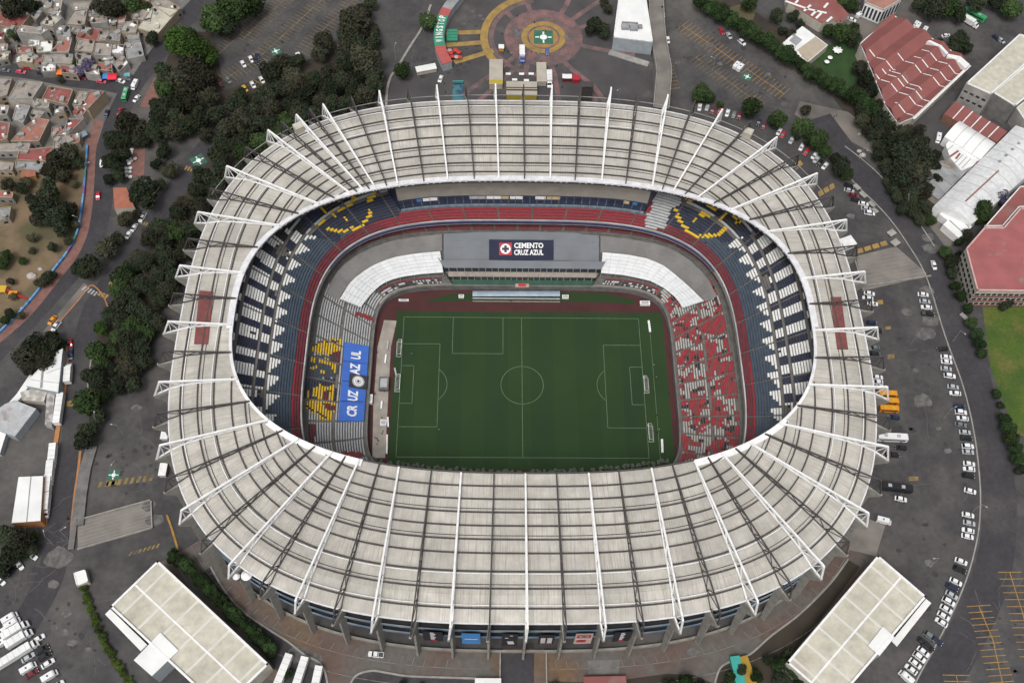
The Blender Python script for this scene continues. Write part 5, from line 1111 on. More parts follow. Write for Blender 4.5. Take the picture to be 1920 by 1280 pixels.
# round grey-green shrubs in a row behind the near touchline
leafg = M('grey_shrub_leaf', (.16, .19, .155), (.08, .11, .075), scale=1.5, rough=1)
def clump(nm, n, R0, H0, qs, lobes, seed, mats, flat=.75, zc=.6):
    r = np.random.default_rng(seed); b = MB()
    L = []
    for _ in range(lobes):
        u_ = r.normal(size=3); u_ /= np.linalg.norm(u_); k_ = r.random()**.45; big_ = lobes < 10
        L.append((u_*k_*np.array([.62, .62, .45]) if not big_ else r.normal(size=3)*np.array([.42, .42, .22]), (.28+.22*r.random()) if not big_ else .55+.3*r.random()))
    for k in range(n):
        c, rr = L[k % lobes]; v = r.normal(size=3); v /= np.linalg.norm(v); p = c + v*rr*(.62+.38*r.random()**.5)
        if p[2] < -.55: p[2] *= .5
        u = np.cross(v+.7*r.normal(size=3), [.3, .2, 1]); u /= np.linalg.norm(u); w = np.cross(u, v+.5*r.normal(size=3)); w /= np.linalg.norm(w)+1e-9
        p = p*np.array([R0, R0, H0*.5])+np.array([0, 0, H0*zc]); s = qs*(.6+.8*r.random())
        b.quad(tuple(p-u*s-w*s*.6), tuple(p+u*s-w*s*.7), tuple(p+u*s*.8+w*s*.7), tuple(p-u*s*.7+w*s*.6), 0)
    return b.mesh(nm, mats)
shm = clump('shrub_ball', 160, .85, 2.0, .26, 4, 5, leafg, zc=.62); sx = [702,716,731,746,757,767,775,783,793,804,815,822,832,844,855,870,884,894,906,922,936,944,951,961,974,998,1010,1022,1032,1040,1049,1058,1069,1077,1092,1112,1126,1138,1147,1157,1170,1178,1187,1196,1206,1216,1225,1234,1243,1252]
for k, x in enumerate(sx):
    y = 884-22*((x-982)/280.0)**2; c = at(x, y, 1.2); o = link('round_shrub', shm); o.location = (c[0], c[1], 0); o.rotation_euler.z = k*1.7; o.scale = (1, 1, .85+.3*((k*37) % 10)/10)
    tag(o, f'round grey-green shrub, {ORD[k] if k < len(ORD) else "last"} from the left in the row behind the near touchline', 'shrub', 'shrubs behind the near touchline')
# facade banners
for (x0, x1, y0, y1, zt, kind, lb) in ((796,834,1168,1194,38,0,'black banner with pale vertical lettering and red foot, left of the blue one'),(868,903,1171,1201,38,1,'plain bright blue banner on the south facade'),(942,972,1172,1206,38,2,'black banner with white block lettering next to the south entrance'),(1010,1040,1176,1202,37,3,'black banner with two white columns of lettering on the south facade'),(1077,1110,1171,1200,38,4,'pale banner with red emblems on the south facade'),(1148,1182,1168,1195,38,0,'black banner with pale vertical lettering and red foot, right of the pale one')):
    tt = theta(BASE, at((x0+x1)/2, y0, zt)); pa, pb_ = at(x0, y0, zt), at(x1, y0, zt); w = math.hypot(pb_[0]-pa[0], pb_[1]-pa[1]); p0 = Vector(loop(grow(BASE, -1.6, zt), tt)); p1 = Vector(loop(grow(BASE, -1.6, zt), tt+.01)); xd = (p1-p0).normalized(); 
    hh = (y1-y0)/2.15; yd = Vector((0, 0, 1)); nrm = xd.cross(yd); O = p0
    t = thing('facade_banner', lb, 'banner', tuple(p0-yd*hh)); b = MB(); f = lambda u, v, l=.0: tuple(O+xd*(u*w/2)-yd*(hh*v)+nrm*l)
    bm = [M('banner_black', (.022, .02, .023), (.03, .027, .03)), M('facade_blue', (.06, .22, .50), (.05, .19, .44), scale=.2), M('banner_black', (0, 0, 0)), MATS['banner_black'], M('banner_pale', (.48, .38, .34), (.42, .33, .29), scale=.2)][kind]
    b.quad(f(-1, 1), f(1, 1), f(1, 0), f(-1, 0)); b.quad(f(1, 1, -.12), f(-1, 1, -.12), f(-1, 0, -.12), f(1, 0, -.12)); b.quad(f(-1, 0, -.12), f(-1, 1, -.12), f(-1, 1), f(-1, 0)); b.quad(f(1, 1), f(1, 1, -.12), f(1, 0, -.12), f(1, 0)); b.obj('cloth', bm, t)
    d = MB()
    def R_(u0, u1, v0, v1, m): d.quad(f(u0, v1, .06), f(u1, v1, .06), f(u1, v0, .06), f(u0, v0, .06), m)
    if kind == 0:
        for k in range(7): R_(-.25, .12+.08*((k*5) % 3), .08+.11*k, .15+.11*k, 0)
        R_(-.32, .32, .86, .95, 1)
    if kind == 1: R_(-.7, .7, .5, .55, 0)
    if kind == 2: R_(-.3, .5, .60, .70, 0); R_(-.2, .6, .73, .84, 0); R_(-.6, -.2, .3, .35, 0); R_(0, .4, .12, .16, 0)
    if kind == 3:
        for s in (-1, 1):
            for k in range(5): R_(s*.42-.3, s*.42+.3, .34+.115*k, .42+.115*k, 0)
        R_(-.75, .75, .92, .98, 1)
    if kind == 4:
        R_(-.8, .8, .12, .42, 1); R_(-.55, .55, .17, .37, 0); R_(-.25, .25, .2, .34, 2); R_(-.9, .9, .48, .53, 0); R_(-.75, .35, .58, .84, 1); R_(-.35, .0, .64, .76, 2)
    d.obj('lettering' if kind != 1 else 'stripe', [white, redl, steel], t)
# white dishes and a plant box on the south-west roof edge, pale boxes on the roof rim
for x, y, lb in ((462,1078,'white dish antenna on the south-west edge of the roof'),(443,1080,'smaller white dish antenna left of the other one')):
    c = at(x, y, 41); t = thing('dish_antenna', lb, 'antenna', (c[0], c[1], 38)); MB().cyl(c[0], c[1], 41, 41.8, 1.9 if x > 450 else 1.3, .6, 18).obj('dish', white, t); MB().cyl(c[0], c[1], 36, 41, .2).obj('mast', steel, t)
for x, y, lb in ((561,241,'pale plant box on the north-west rim of the roof'),(1401,251,'pale plant box on the north-east rim of the roof')):
    c = at(x, y, 46); t = thing('plant_box', lb, 'box', (c[0], c[1], 45)); b = MB(); b.box(c[0], c[1], 44.5, 4.2, 3.4, 3.4, .6 if x < 900 else -.5); b.obj('body', creamw, t); b = MB(); b.box(c[0], c[1], 47.9, 4.4, 3.6, .2, .6 if x < 900 else -.5); b.obj('lid', cream, t)
# ================================================================== trees
def leaf(name, a, b, pale): 
    return M(name, a, b, scale=.42, rough=1.0, detail=4, lo=.38, hi=.62, spec=.1, rnd=.42, c3=pale, s3=1.6, lo3=.56, hi3=.74)
LEAF = {'dark': leaf('leaf_dark', (.034, .044, .025), (.019, .027, .017), (.052, .063, .034)), 'olive': leaf('leaf_olive', (.050, .051, .032), (.028, .031, .022), (.070, .069, .043)), 'mid': leaf('leaf_mid', (.046, .075, .026), (.026, .046, .018), (.068, .10, .034)), 'bright': leaf('leaf_bright', (.050, .095, .020), (.028, .058, .014), (.072, .125, .028)), 'jac': leaf('leaf_violet', (.15, .125, .215), (.09, .08, .13), (.20, .17, .28)), 'cyp': leaf('leaf_hedge', (.030, .055, .020), (.018, .034, .013), (.046, .078, .028)), 'scrub': leaf('leaf_scrub', (.075, .075, .045), (.045, .046, .03), (.10, .10, .065))}
bark = M('bark', (.10, .075, .055), (.06, .045, .035), scale=1.2, rough=1)
KD = {'dark': 'dark green', 'olive': 'brownish olive', 'mid': 'mid green', 'bright': 'bright green', 'jac': 'violet flowering', 'cyp': 'dense green', 'scrub': 'dry grey-green'}
def trunk_mesh(h, seed):
    r = random.Random(seed); b = MB(); b.cyl(0, 0, 0, h*.5, .32, .2, 7)
    for k in range(5):
        a = k*1.26+r.random(); p = Vector((0, 0, h*(.3+.05*k))); q = Vector((math.cos(a)*2.2, math.sin(a)*2.2, h*(.62+.06*r.random()))); b.bar(p, q, .2); b.bar(q, q+Vector((math.cos(a+.5)*1.2, math.sin(a+.5)*1.2, h*.16)), .11)
    b.bar((0, 0, h*.48), (.3, .1, h*.85), .2); return b.mesh('trunk', bark)
PROTO = {}
for kd in LEAF:
    for v in range(3):
        H = 9.0 if kd != 'cyp' else 10.0
        r0 = thing('tree', 'tree', 'tree')
        link('crown', clump('crown', 3000, 4.1, H*.92, .27, (26 if kd in ('olive', 'bright') else 20) if kd != 'cyp' else 12, list(LEAF).index(kd)*10+v+1, LEAF[kd], zc=.60), r0)
        link('trunk', trunk_mesh(H, v+3), r0); PROTO[kd, v] = r0
USED = set(); ti = [0]
def plant(x, y, r, kd, label, group, name=None):
    """tree whose crown fills r pixels round (x, y)"""
    a, b_ = at(x, y, G+4), at(x+1, y, G+4); sc = math.hypot(b_[0]-a[0], b_[1]-a[1])*r/3.75
    c = at(x, y, G+5.2*sc); key = (kd, ti[0] % 3); ti[0] += 1; rz = (ti[0]*2.399) % 6.28
    if key in USED: o = dup(PROTO[key], (c[0], c[1], G), rz)
    else: o = PROTO[key]; o.location = (c[0], c[1], G); o.rotation_euler.z = rz; USED.add(key)
    f = .9+.25*((ti[0]*7) % 10)/10; o.scale = (sc, sc, sc*f); o['label'] = label; o['group'] = group; o['category'] = 'tree' if name is None else 'hedge shrub'
    o.name = name or {'jac': 'jacaranda_tree', 'cyp': 'hedge_tree', 'scrub': 'scrub_tree'}.get(kd, 'broadleaf_tree'); return o
def grove(L, where, group, name=None, noun='tree'):
    seen = {}
    for x, y, r, kd in sorted(L, key=lambda q: (q[1], q[0])):
        k = seen.get(kd, 0); seen[kd] = k+1
        plant(x, y, r, kd, f'{ORD[k]} {KD[kd]} {noun} from the top {where}', group, name)
def fill(poly, d, kinds, have, seed, r0=17, r1=25):
    r = random.Random(seed); x0, x1, y0, y1 = bbp(poly); out = list(have)
    for _ in range(1500):
        x, y = r.uniform(x0, x1), r.uniform(y0, y1); rr = r.uniform(r0, r1)
        if inpoly(x, y, poly) and all(math.hypot(x-q[0], (y-q[1])*1.1) > (rr+q[2])*d for q in out): out.append((x, y, rr, r.choice(kinds)))
    return out
grove([(22,12,26,'olive'),(62,8,20,'dark'),(185,14,18,'olive'),(212,14,24,'olive'),(248,6,20,'mid'),(270,10,14,'mid'),(283,70,15,'dark'),(165,122,15,'jac'),(150,133,11,'jac'),(140,120,9,'mid'),(112,150,7,'scrub'),(12,95,9,'dark'),(22,64,10,'mid'),(30,70,9,'dark'),(92,186,9,'dark')], 'in the northwest quarter', 'trees of the northwest quarter')
big = [(336,78,30,'bright'),(366,92,30,'bright'),(388,104,22,'bright'),(350,62,18,'bright'),(402,35,30,'mid'),(440,14,34,'mid'),(474,6,24,'mid'),(425,55,18,'dark'),(335,150,26,'olive'),(362,132,28,'olive'),(385,152,24,'olive'),(350,172,22,'olive'),(392,182,20,'olive')]
W1 = fill([(300,110),(330,190),(410,165),(480,185),(540,170),(560,205),(520,262),(450,318),(395,375),(350,455),(335,540),(300,610),(270,690),(250,720),(205,740),(165,835),(155,830),(165,760),(182,640),(205,590),(225,520),(300,420),(350,345),(430,260),(330,262),(300,240),(290,200)], .545, ['dark','dark','olive','dark','mid'], big+[(300,222,24,'dark'),(326,244,22,'olive'),(290,250,20,'dark'),(348,234,22,'dark'),(372,222,24,'dark'),(308,282,17,'dark'),(318,318,17,'scrub'),(300,346,13,'dark'),(292,306,13,'dark'),(402,214,22,'dark'),(428,238,20,'olive'),(442,200,22,'dark'),(412,262,18,'dark'),(385,252,16,'olive'),(458,262,20,'dark'),(482,228,22,'dark'),(332,196,20,'dark'),(360,196,18,'olive'),(228,288,18,'dark'),(218,318,16,'dark'),(232,262,20,'dark'),(250,262,16,'olive'),(272,262,16,'dark'),(205,338,12,'dark'),(272,358,34,'dark'),(212,262,22,'dark'),(205,300,20,'dark'),(222,330,14,'dark'),(240,232,24,'olive'),(262,238,20,'olive'),(165,755,28,'mid'),(190,742,16,'mid'),(165,498,26,'dark'),(148,505,16,'dark'),(200,462,22,'olive'),(220,448,14,'dark'),(236,412,16,'scrub'),(190,615,15,'bright'),(205,655,16,'mid'),(215,630,14,'mid'),(190,680,16,'mid'),(212,690,16,'dark')], 4)
NB = fill([(480,185),(520,100),(560,110),(575,150),(640,110),(640,60),(690,20),(712,110),(720,150),(700,185),(620,200),(560,225),(545,175)], .55, ['dark','olive','dark'], [(662,40,30,'olive'),(680,22,20,'olive'),(648,62,18,'dark'),(606,78,24,'olive'),(600,100,18,'olive'),(553,112,20,'dark'),(684,112,30,'olive'),(700,135,22,'dark'),(660,120,18,'dark'),(640,150,20,'dark'),(755,132,17,'mid'),(803,36,19,'mid'),(622,165,22,'dark'),(590,150,18,'dark'),(695,5,14,'dark')], 9)
grove(W1, 'in the belt west of the stadium', 'trees of the western belt'); grove(NB, 'beside the northern parking lot', 'trees by the northern lot')
grove([(80,385,28,'dark'),(105,405,26,'dark'),(92,360,24,'dark'),(128,392,20,'dark'),(112,430,18,'dark'),(70,410,16,'scrub'),(108,300,24,'olive'),(128,288,22,'olive'),(142,302,16,'dark'),(95,322,18,'olive'),(120,330,16,'scrub'),(40,352,14,'dark'),(15,345,14,'olive'),(98,465,11,'dark'),(42,488,9,'mid'),(20,528,8,'scrub'),(88,520,14,'dark'),(76,530,12,'scrub'),(98,515,10,'dark'),(10,480,14,'mid'),(6,495,12,'mid'),(20,588,12,'dark'),(40,592,8,'scrub'),(8,600,10,'mid'),(60,445,10,'scrub'),(138,345,9,'scrub'),(48,340,12,'scrub'),(60,470,7,'scrub'),(24,555,9,'scrub'),(62,372,14,'dark'),(140,420,9,'scrub'),(128,452,8,'scrub')], 'on the dry western slope', 'trees on the western slope')
grove([(48,668,26,'olive'),(70,650,26,'dark'),(92,648,24,'dark'),(85,672,22,'olive'),(112,642,14,'dark'),(60,690,18,'olive'),(100,632,14,'dark'),(15,1005,26,'dark'),(42,1012,24,'olive'),(20,1040,24,'dark'),(52,1030,18,'dark'),(6,1068,18,'dark'),(60,1008,14,'mid'),(255,400,10,'scrub'),(108,690,10,'dark')], 'beside the western sheds', 'trees by the western sheds')
hp = resample([(1316,4),(1345,22),(1385,45),(1420,68),(1455,92),(1490,115),(1525,140),(1560,160),(1600,180),(1636,205)], 24)
grove([(x, y, 17-(k % 3), 'cyp') for k, (x, y) in enumerate(hp)], 'in the hedge along the eastern lot', 'hedge along the eastern lot', None, 'hedge tree')
grove([(1318,170,19,'mid'),(1330,182,13,'mid'),(1308,182,12,'mid'),(1350,195,8,'mid'),(1409,203,20,'mid'),(1458,221,19,'mid'),(1452,232,12,'dark'),(1506,238,20,'mid'),(1512,206,11,'olive'),(1534,262,20,'mid'),(1520,262,14,'dark'),(1548,282,14,'mid'),(1577,312,20,'dark'),(1588,325,14,'mid'),(1568,296,12,'dark'),(1495,250,12,'dark')], 'in the row above the eastern car park', 'trees above the eastern car park')
EB = fill([(1610,205),(1650,190),(1680,235),(1740,245),(1762,290),(1755,345),(1722,425),(1690,385),(1650,300)], .56, ['dark','dark','olive'], [(1700,295,30,'dark'),(1730,285,26,'dark'),(1690,330,26,'dark'),(1725,325,24,'olive'),(1672,262,22,'dark'),(1652,230,20,'dark'),(1710,365,20,'dark'),(1625,148,18,'dark'),(1612,125,16,'olive'),(1632,172,16,'dark'),(1745,415,11,'mid'),(1740,400,9,'olive')], 12, 11, 17)
grove(EB, 'in the dark clump east of the ring road', 'trees of the eastern clump')
grove([(1576,62,20,'mid'),(1598,70,18,'dark'),(1555,58,14,'mid'),(1600,52,12,'mid'),(1800,75,20,'dark'),(1788,92,13,'dark'),(1815,88,12,'dark'),(1755,15,24,'dark'),(1780,10,24,'mid'),(1728,8,18,'dark'),(1800,28,16,'dark'),(1830,4,20,'dark'),(1900,12,22,'mid'),(1870,0,18,'dark'),(1580,-2,16,'mid'),(1600,8,14,'mid'),(1460,28,16,'dark'),(1488,30,12,'dark'),(1468,55,10,'dark'),(1485,62,10,'olive'),(1502,42,10,'dark'),(1405,5,16,'mid'),(1120,44,20,'dark'),(1108,52,14,'dark'),(1132,58,14,'dark'),(1140,16,10,'olive'),(1133,4,10,'olive'),(1845,395,22,'mid'),(1862,405,14,'mid'),(1878,368,16,'jac'),(1890,380,12,'jac'),(1862,362,10,'jac'),(1832,410,12,'mid'),(1772,470,14,'mid'),(1785,490,14,'dark'),(1800,478,10,'dark'),(1812,440,12,'olive'),(1800,452,10,'dark'),(1890,565,12,'dark'),(1882,575,9,'dark')], 'in the northeast grounds', 'trees of the northeast grounds')
grove([(1786,512,11,'dark'),(1792,535,11,'cyp'),(1800,555,11,'cyp'),(1815,580,11,'cyp'),(1822,605,12,'mid'),(1832,625,13,'cyp'),(1838,645,13,'cyp'),(1842,662,11,'mid'),(1868,738,10,'cyp'),(1883,785,13,'cyp'),(1890,802,15,'cyp'),(1897,822,15,'mid'),(1905,842,14,'cyp'),(1910,862,14,'cyp'),(1915,880,11,'dark'),(1876,760,8,'dark')], 'along the sports lawn', 'shrubs along the sports lawn')
grove([(1505,1238,18,'dark'),(1480,1225,15,'dark'),(1462,1245,18,'cyp'),(1440,1235,12,'dark'),(1490,1258,18,'cyp'),(1465,1275,18,'dark'),(1500,1282,16,'dark'),(1420,1268,14,'cyp'),(1390,1255,12,'dark'),(1368,1268,11,'cyp'),(1362,1285,10,'cyp'),(1285,1282,18,'cyp'),(1255,1284,14,'dark'),(1312,1286,12,'dark'),(540,1262,10,'cyp'),(498,1205,13,'cyp'),(508,1222,13,'dark'),(485,1190,12,'cyp'),(755,1284,10,'dark'),(790,1286,9,'dark'),(1040,1284,9,'dark')], 'below the south apron', 'trees below the south apron')
hp = resample([(325,1042),(352,1062),(385,1095),(415,1128),(445,1158),(478,1190),(505,1215)], 16)
grove([(x, y, 15-(k % 2)*2, 'cyp') for k, (x, y) in enumerate(hp)], 'in the hedge behind the lower left hall', 'dark hedge behind the lower left hall', None, 'hedge tree')
hp = resample([(155,1100),(163,1125),(173,1152),(184,1180),(196,1207),(210,1232),(226,1256),(244,1285)], 15)
LEAF['clip'] = leaf('leaf_clipped', (.065, .095, .020), (.035, .055, .014), (.09, .125, .028)); KD['clip'] = 'yellow-green'
for v in range(3):
    r0 = thing('tree', 'tree', 'tree'); link('crown', clump('crown', 1700, 4.2, 6.0, .26, 12, 90+v, LEAF['clip'], zc=.5), r0); link('trunk', trunk_mesh(4, v), r0); PROTO['clip', v] = r0
grove([(x, y, 9.5, 'clip') for x, y in hp], 'in the clipped lower left hedge', 'clipped hedge by the lower left lot', 'hedge_shrub', 'hedge shrub')
for key, o in PROTO.items():
    if key not in USED:
        for ch in list(o.children): bpy.data.objects.remove(ch)
        bpy.data.objects.remove(o)
# ================================================================== vehicles
paintc = {'white': (.72, .73, .74), 'silver': (.40, .42, .44), 'grey': (.15, .17, .18), 'black': (.018, .018, .02), 'dark blue': (.02, .03, .065), 'red': (.42, .025, .04), 'dark red': (.16, .02, .03), 'yellow': (.55, .36, .03), 'orange': (.68, .26, .015), 'pink': (.58, .10, .16), 'green': (.05, .30, .12), 'blue': (.06, .12, .40)}
def cpm(c): return M('paint_'+c.replace(' ', '_'), paintc[c], tuple(v*.93 for v in paintc[c]), scale=.8, rough=.28, spec=.5)
tyre = M('tyre_rubber', (.02, .02, .02), (.03, .03, .03), scale=2); cglass = M('car_glass', (.02, .025, .03), (.012, .015, .02), rough=.08, spec=.7); lampw = M('headlight', (.6, .6, .58), (.5, .5, .5), rough=.2)
def loft(b, secs, m=0):
    """closed skin through cross-sections (x, half width, z0, z1)"""
    i = len(b.v)
    for x, w, z0, z1 in secs: b.v += [(x, -w, z0), (x, w, z0), (x, w*.96, z1), (x, -w*.96, z1)]
    for k in range(len(secs)-1):
        a = i+4*k
        for q in range(4): r = (q+1) % 4; b.f.append((a+q, a+r, a+4+r, a+4+q)); b.mi.append(m); b.uv.append(None)
    for a, rev in ((i, True), (i+4*(len(secs)-1), False)):
        f = (a, a+1, a+2, a+3); b.f.append(f[::-1] if rev else f); b.mi.append(m); b.uv.append(None)
VP = {}
def wheels(t, xs, w, r):
    me = None
    for x in xs:
        for s in (-1, 1):
            b = MB(); n = 12
            for k in range(n):
                a, c = 2*math.pi*k/n, 2*math.pi*(k+1)/n; b.quad((r*math.cos(a), -.11, r*math.sin(a)), (r*math.cos(c), -.11, r*math.sin(c)), (r*math.cos(c), .11, r*math.sin(c)), (r*math.cos(a), .11, r*math.sin(a)))
            for y in (-.11, .11): b.poly([(r*math.cos(2*math.pi*k/n), y, r*math.sin(2*math.pi*k/n)) for k in range(n)])
            o = b.obj('wheel', tyre, t); o.location = (x, s*w, r)
def proto(kind, color):
    t = thing('parked_car', 'vehicle', 'car'); pm = cpm(color); b = MB()
    if kind in ('car', 'suv', 'pickup'):
        L, Wd, H = {'car': (2.2, .87, 1.42), 'suv': (2.3, .93, 1.72), 'pickup': (2.6, .93, 1.7)}[kind]
        loft(b, [(-L, Wd*.86, .42, .78), (-L+.18, Wd, .26, .88), (-1.2, Wd, .24, .92), (.9, Wd, .24, .92), (L-.35, Wd*.97, .26, .78), (L, Wd*.80, .38, .62)])
        if kind == 'pickup':
            loft(b, [(.75, Wd*.8, H-.06, H), (-.55, Wd*.8, H-.06, H)]); b.obj('body', pm, t)
            g = MB(); loft(g, [(-.75, Wd*.93, .9, .95), (-.55, Wd*.82, .9, H-.05), (.7, Wd*.82, .9, H-.05), (1.35, Wd*.93, .9, .95)]); g.obj('window', cglass, t)
            g = MB(); g.prism([(-L+.2, -Wd*.8), (-.9, -Wd*.8), (-.9, Wd*.8), (-L+.2, Wd*.8)], .9, .935); g.obj('load_bed', steel, t)
        else:
            back = -1.75 if kind == 'car' else -2.1
            loft(b, [(back+.62, Wd*.76, H-.05, H), (-.1, Wd*.80, H-.03, H+.03), (.45, Wd*.76, H-.05, H)]); b.obj('body', pm, t)
            g = MB(); loft(g, [(back, Wd*.90, .9, .94), (back+.6, Wd*.78, .9, H-.04), (.5, Wd*.78, .9, H-.04), (1.2, Wd*.92, .9, .94)]); g.obj('window', cglass, t)
        for s in (-1, 1): g = MB(); g.box(L-.14, s*Wd*.6, .58, .22, .3, .14); g.obj('headlight', lampw, t)
        wheels(t, (-1.35, 1.35), Wd-.08, .32)
    elif kind == 'van':
        loft(b, [(-2.6, .93, .35, 2.1), (-2.5, .98, .3, 2.3), (1.3, .98, .3, 2.3), (1.75, .94, .3, 2.05), (2.15, .92, .3, 1.2), (2.65, .84, .4, .9)]); b.obj('body', pm, t)
        g = MB(); g.quad((1.55, -.82, 2.18), (2.2, -.84, 1.28), (2.2, .84, 1.28), (1.55, .82, 2.18)); g.quad((1.55, -.82, 2.16), (1.55, .82, 2.16), (2.2, .84, 1.26), (2.2, -.84, 1.26)); g.obj('window', cglass, t)
        g = MB(); g.box(-.4, 0, 2.3, .5, .6, .12); g.obj('roof_hatch', steel, t); wheels(t, (-1.6, 1.6), .88, .36)
    elif kind in ('bus', 'minibus'):
        L, H, Wd = (5.6, 3.1, 1.27) if kind == 'bus' else (3.6, 2.7, 1.05)
        loft(b, [(-L, Wd*.95, .45, H-.2), (-L+.2, Wd, .35, H), (L-.35, Wd, .35, H), (L, Wd*.95, .45, H-.35)]); b.obj('body', pm, t)
        for s in (-1, 1): g = MB(); g.box(-.2, s*(Wd+.005), 1.45, L*1.75, .04, .8); g.obj('window', cglass, t)
        g = MB(); g.box(L-.02, 0, 1.3, .06, Wd*1.7, 1.0); g.obj('window', cglass, t)
        for x in (-L*.5, L*.35): g = MB(); g.box(x, 0, H, 1.3, 1.2, .18); g.obj('roof_hatch', SC['grey'] if color != 'orange' else cpm('yellow'), t)
        wheels(t, (-L*.6, L*.62), Wd-.1, .46)
    elif kind in ('truck', 'trailer', 'semi'):
        L = {'truck': 3.2, 'trailer': 6.2, 'semi': 6.2}[kind]; x0 = {'truck': -1.2, 'trailer': 0, 'semi': -1.6}[kind]
        g = MB(); g.box(x0, 0, .95, 2*L, 2.5, 2.75); g.obj('cargo_box', wroof, t)
        g = MB()
        for k in range(int(L)): g.box(x0-L+1+k*2, 0, 3.7, .08, 2.45, .05)
        g.obj('roof_rib', SC['grey'], t)
        g = MB(); g.box(x0, 0, .6, 2*L-.2, 1.1, .35); g.obj('chassis', steel, t)
        if kind != 'trailer':
            xc = x0+L+.25; loft(b, [(xc, 1.15, .6, 2.7), (xc+.9, 1.15, .55, 2.75), (xc+1.5, 1.1, .55, 1.9), (xc+2.1, 1.0, .55, 1.5)]); b.obj('cab', pm, t)
            g = MB(); g.quad((xc+.95, -1, 2.68), (xc+1.52, -1, 1.95), (xc+1.52, 1, 1.95), (xc+.95, 1, 2.68)); g.quad((xc+.95, -1, 2.66), (xc+.95, 1, 2.66), (xc+1.52, 1, 1.93), (xc+1.52, -1, 1.93)); g.obj('window', cglass, t); wheels(t, (x0-L*.6, xc+1.2), 1.05, .48)
        else: wheels(t, (-L*.75, -L*.58), 1.05, .48)
    return t
KN = {'car': 'car', 'suv': 'sport utility car', 'pickup': 'pickup truck', 'van': 'van', 'bus': 'bus', 'minibus': 'minibus', 'truck': 'box truck', 'trailer': 'trailer', 'semi': 'articulated lorry'}
CT = {'car': 'car', 'suv': 'car', 'pickup': 'pickup', 'van': 'van', 'bus': 'bus', 'minibus': 'bus', 'truck': 'truck', 'trailer': 'trailer', 'semi': 'truck'}
VU = set()
def heading(x, y, ang):
    a, c = at(x, y), at(x+4*math.cos(R(ang)), y+4*math.sin(R(ang))); return math.atan2(c[1]-a[1], c[0]-a[0])
def vehicles(L, where, group):
    """L: (x, y, colour, kind, direction in the photograph in degrees, down positive)"""
    tot, seen = {}, {}
    for v in L: tot[v[2], v[3]] = tot.get((v[2], v[3]), 0)+1
    for x, y, c, kd, ang in sorted(L, key=lambda v: (v[1], v[0])):
        k = seen.get((c, kd), 0); seen[c, kd] = k+1
        h = {'car': .7, 'suv': .85, 'pickup': .8}.get(kd, 1.6); P = at(x, y, G+h); rz = heading(x, y, ang)
        key = (kd, c)
        if key not in VP: VP[key] = proto(kd, c); o = VP[key]; o.location = (P[0], P[1], G+.03); o.rotation_euler.z = rz
        else: o = dup(VP[key], (P[0], P[1], G+.03), rz)
        o.scale = (1.1, 1.1, 1.05)
        o.name = {'car': 'parked_car', 'suv': 'parked_car', 'pickup': 'pickup_truck', 'van': 'parked_van', 'bus': 'parked_bus', 'minibus': 'minibus', 'truck': 'box_truck', 'trailer': 'cargo_trailer', 'semi': 'articulated_lorry'}[kd]
        o['label'] = (f'{ORD[k]} {c} {KN[kd]} from the top {where}' if tot[c, kd] > 1 else f'only {c} {KN[kd]} {where}'); o['category'] = CT[kd]; o['group'] = group
w, s, d, k_, n_, g_ = 'white', 'silver', 'grey', 'black', 'dark blue', 'dark red'
L = [(1767,654,k_,'car',175),(1774,669,w,'car',5),(1775,678,w,'car',5),(1774,691,s,'car',8),(1781,704,w,'suv',8),(1787,725,s,'car',8),(1791,737,w,'car',185),(1799,762,n_,'car',6),(1802,772,w,'suv',6),(1805,784,w,'car',186),(1801,796,d,'car',10),(1809,810,s,'car',6),(1812,821,k_,'car',5),(1815,836,w,'suv',4),(1815,847,s,'car',5),(1817,869,w,'car',8),(1817,879,w,'car',186),(1816,891,k_,'suv',8),(1819,920,w,'car',15),(1815,965,w,'car',12),(1817,980,s,'car',12),(1815,994,w,'car',192),(1814,1005,w,'car',12),(1802,1052,w,'car',22),(1800,1067,k_,'suv',24),(1792,1090,w,'car',26),(1785,1100,n_,'car',28),(1784,1115,s,'car',30),(1779,1127,w,'suv',30),(1774,1141,w,'car',31),(1769,1154,w,'car',32),(1765,1166,w,'car',212),(1744,1192,d,'suv',36),(1756,1200,n_,'car',36),(1732,1203,k_,'car',36),(1740,1211,k_,'suv',36),(1731,1221,w,'car',38),(1724,1231,w,'suv',38),(1716,1243,w,'car',38),(1708,1254,w,'car',218),(1700,1268,w,'van',222)]
vehicles(L, 'in the row along the ring road', 'cars parked along the ring road')
L = [(1592,348,k_,'car',20),(1592,357,s,'car',14),(1600,366,g_,'car',14),(1605,375,k_,'car',14),(1619,382,w,'car',10),(1624,391,s,'car',10),(1631,399,w,'suv',8),(1630,550,w,'car',8),(1627,559,w,'car',188),(1636,569,w,'car',8),(1731,552,w,'car',6),(1734,565,s,'car',6),(1737,576,w,'car',186),(1740,588,k_,'pickup',6),(1751,497,w,'car',72),(1634,605,n_,'car',6),(1645,619,k_,'suv',6),(1639,652,d,'car',170),(1640,664,k_,'car',4),(1645,707,w,'car',4),(1645,716,w,'car',184),(1654,726,w,'car',4),(1664,738,'orange','minibus',3),(1667,752,'orange','minibus',3),(1667,766,'orange','minibus',3),(1676,782,n_,'car',184),(1673,820,w,'bus',3),(1689,839,k_,'car',186),(1674,852,k_,'pickup',4),(1681,914,k_,'bus',7),(1689,935,w,'car',12)]
vehicles(L, 'in the car park east of the stadium', 'vehicles in the eastern car park')
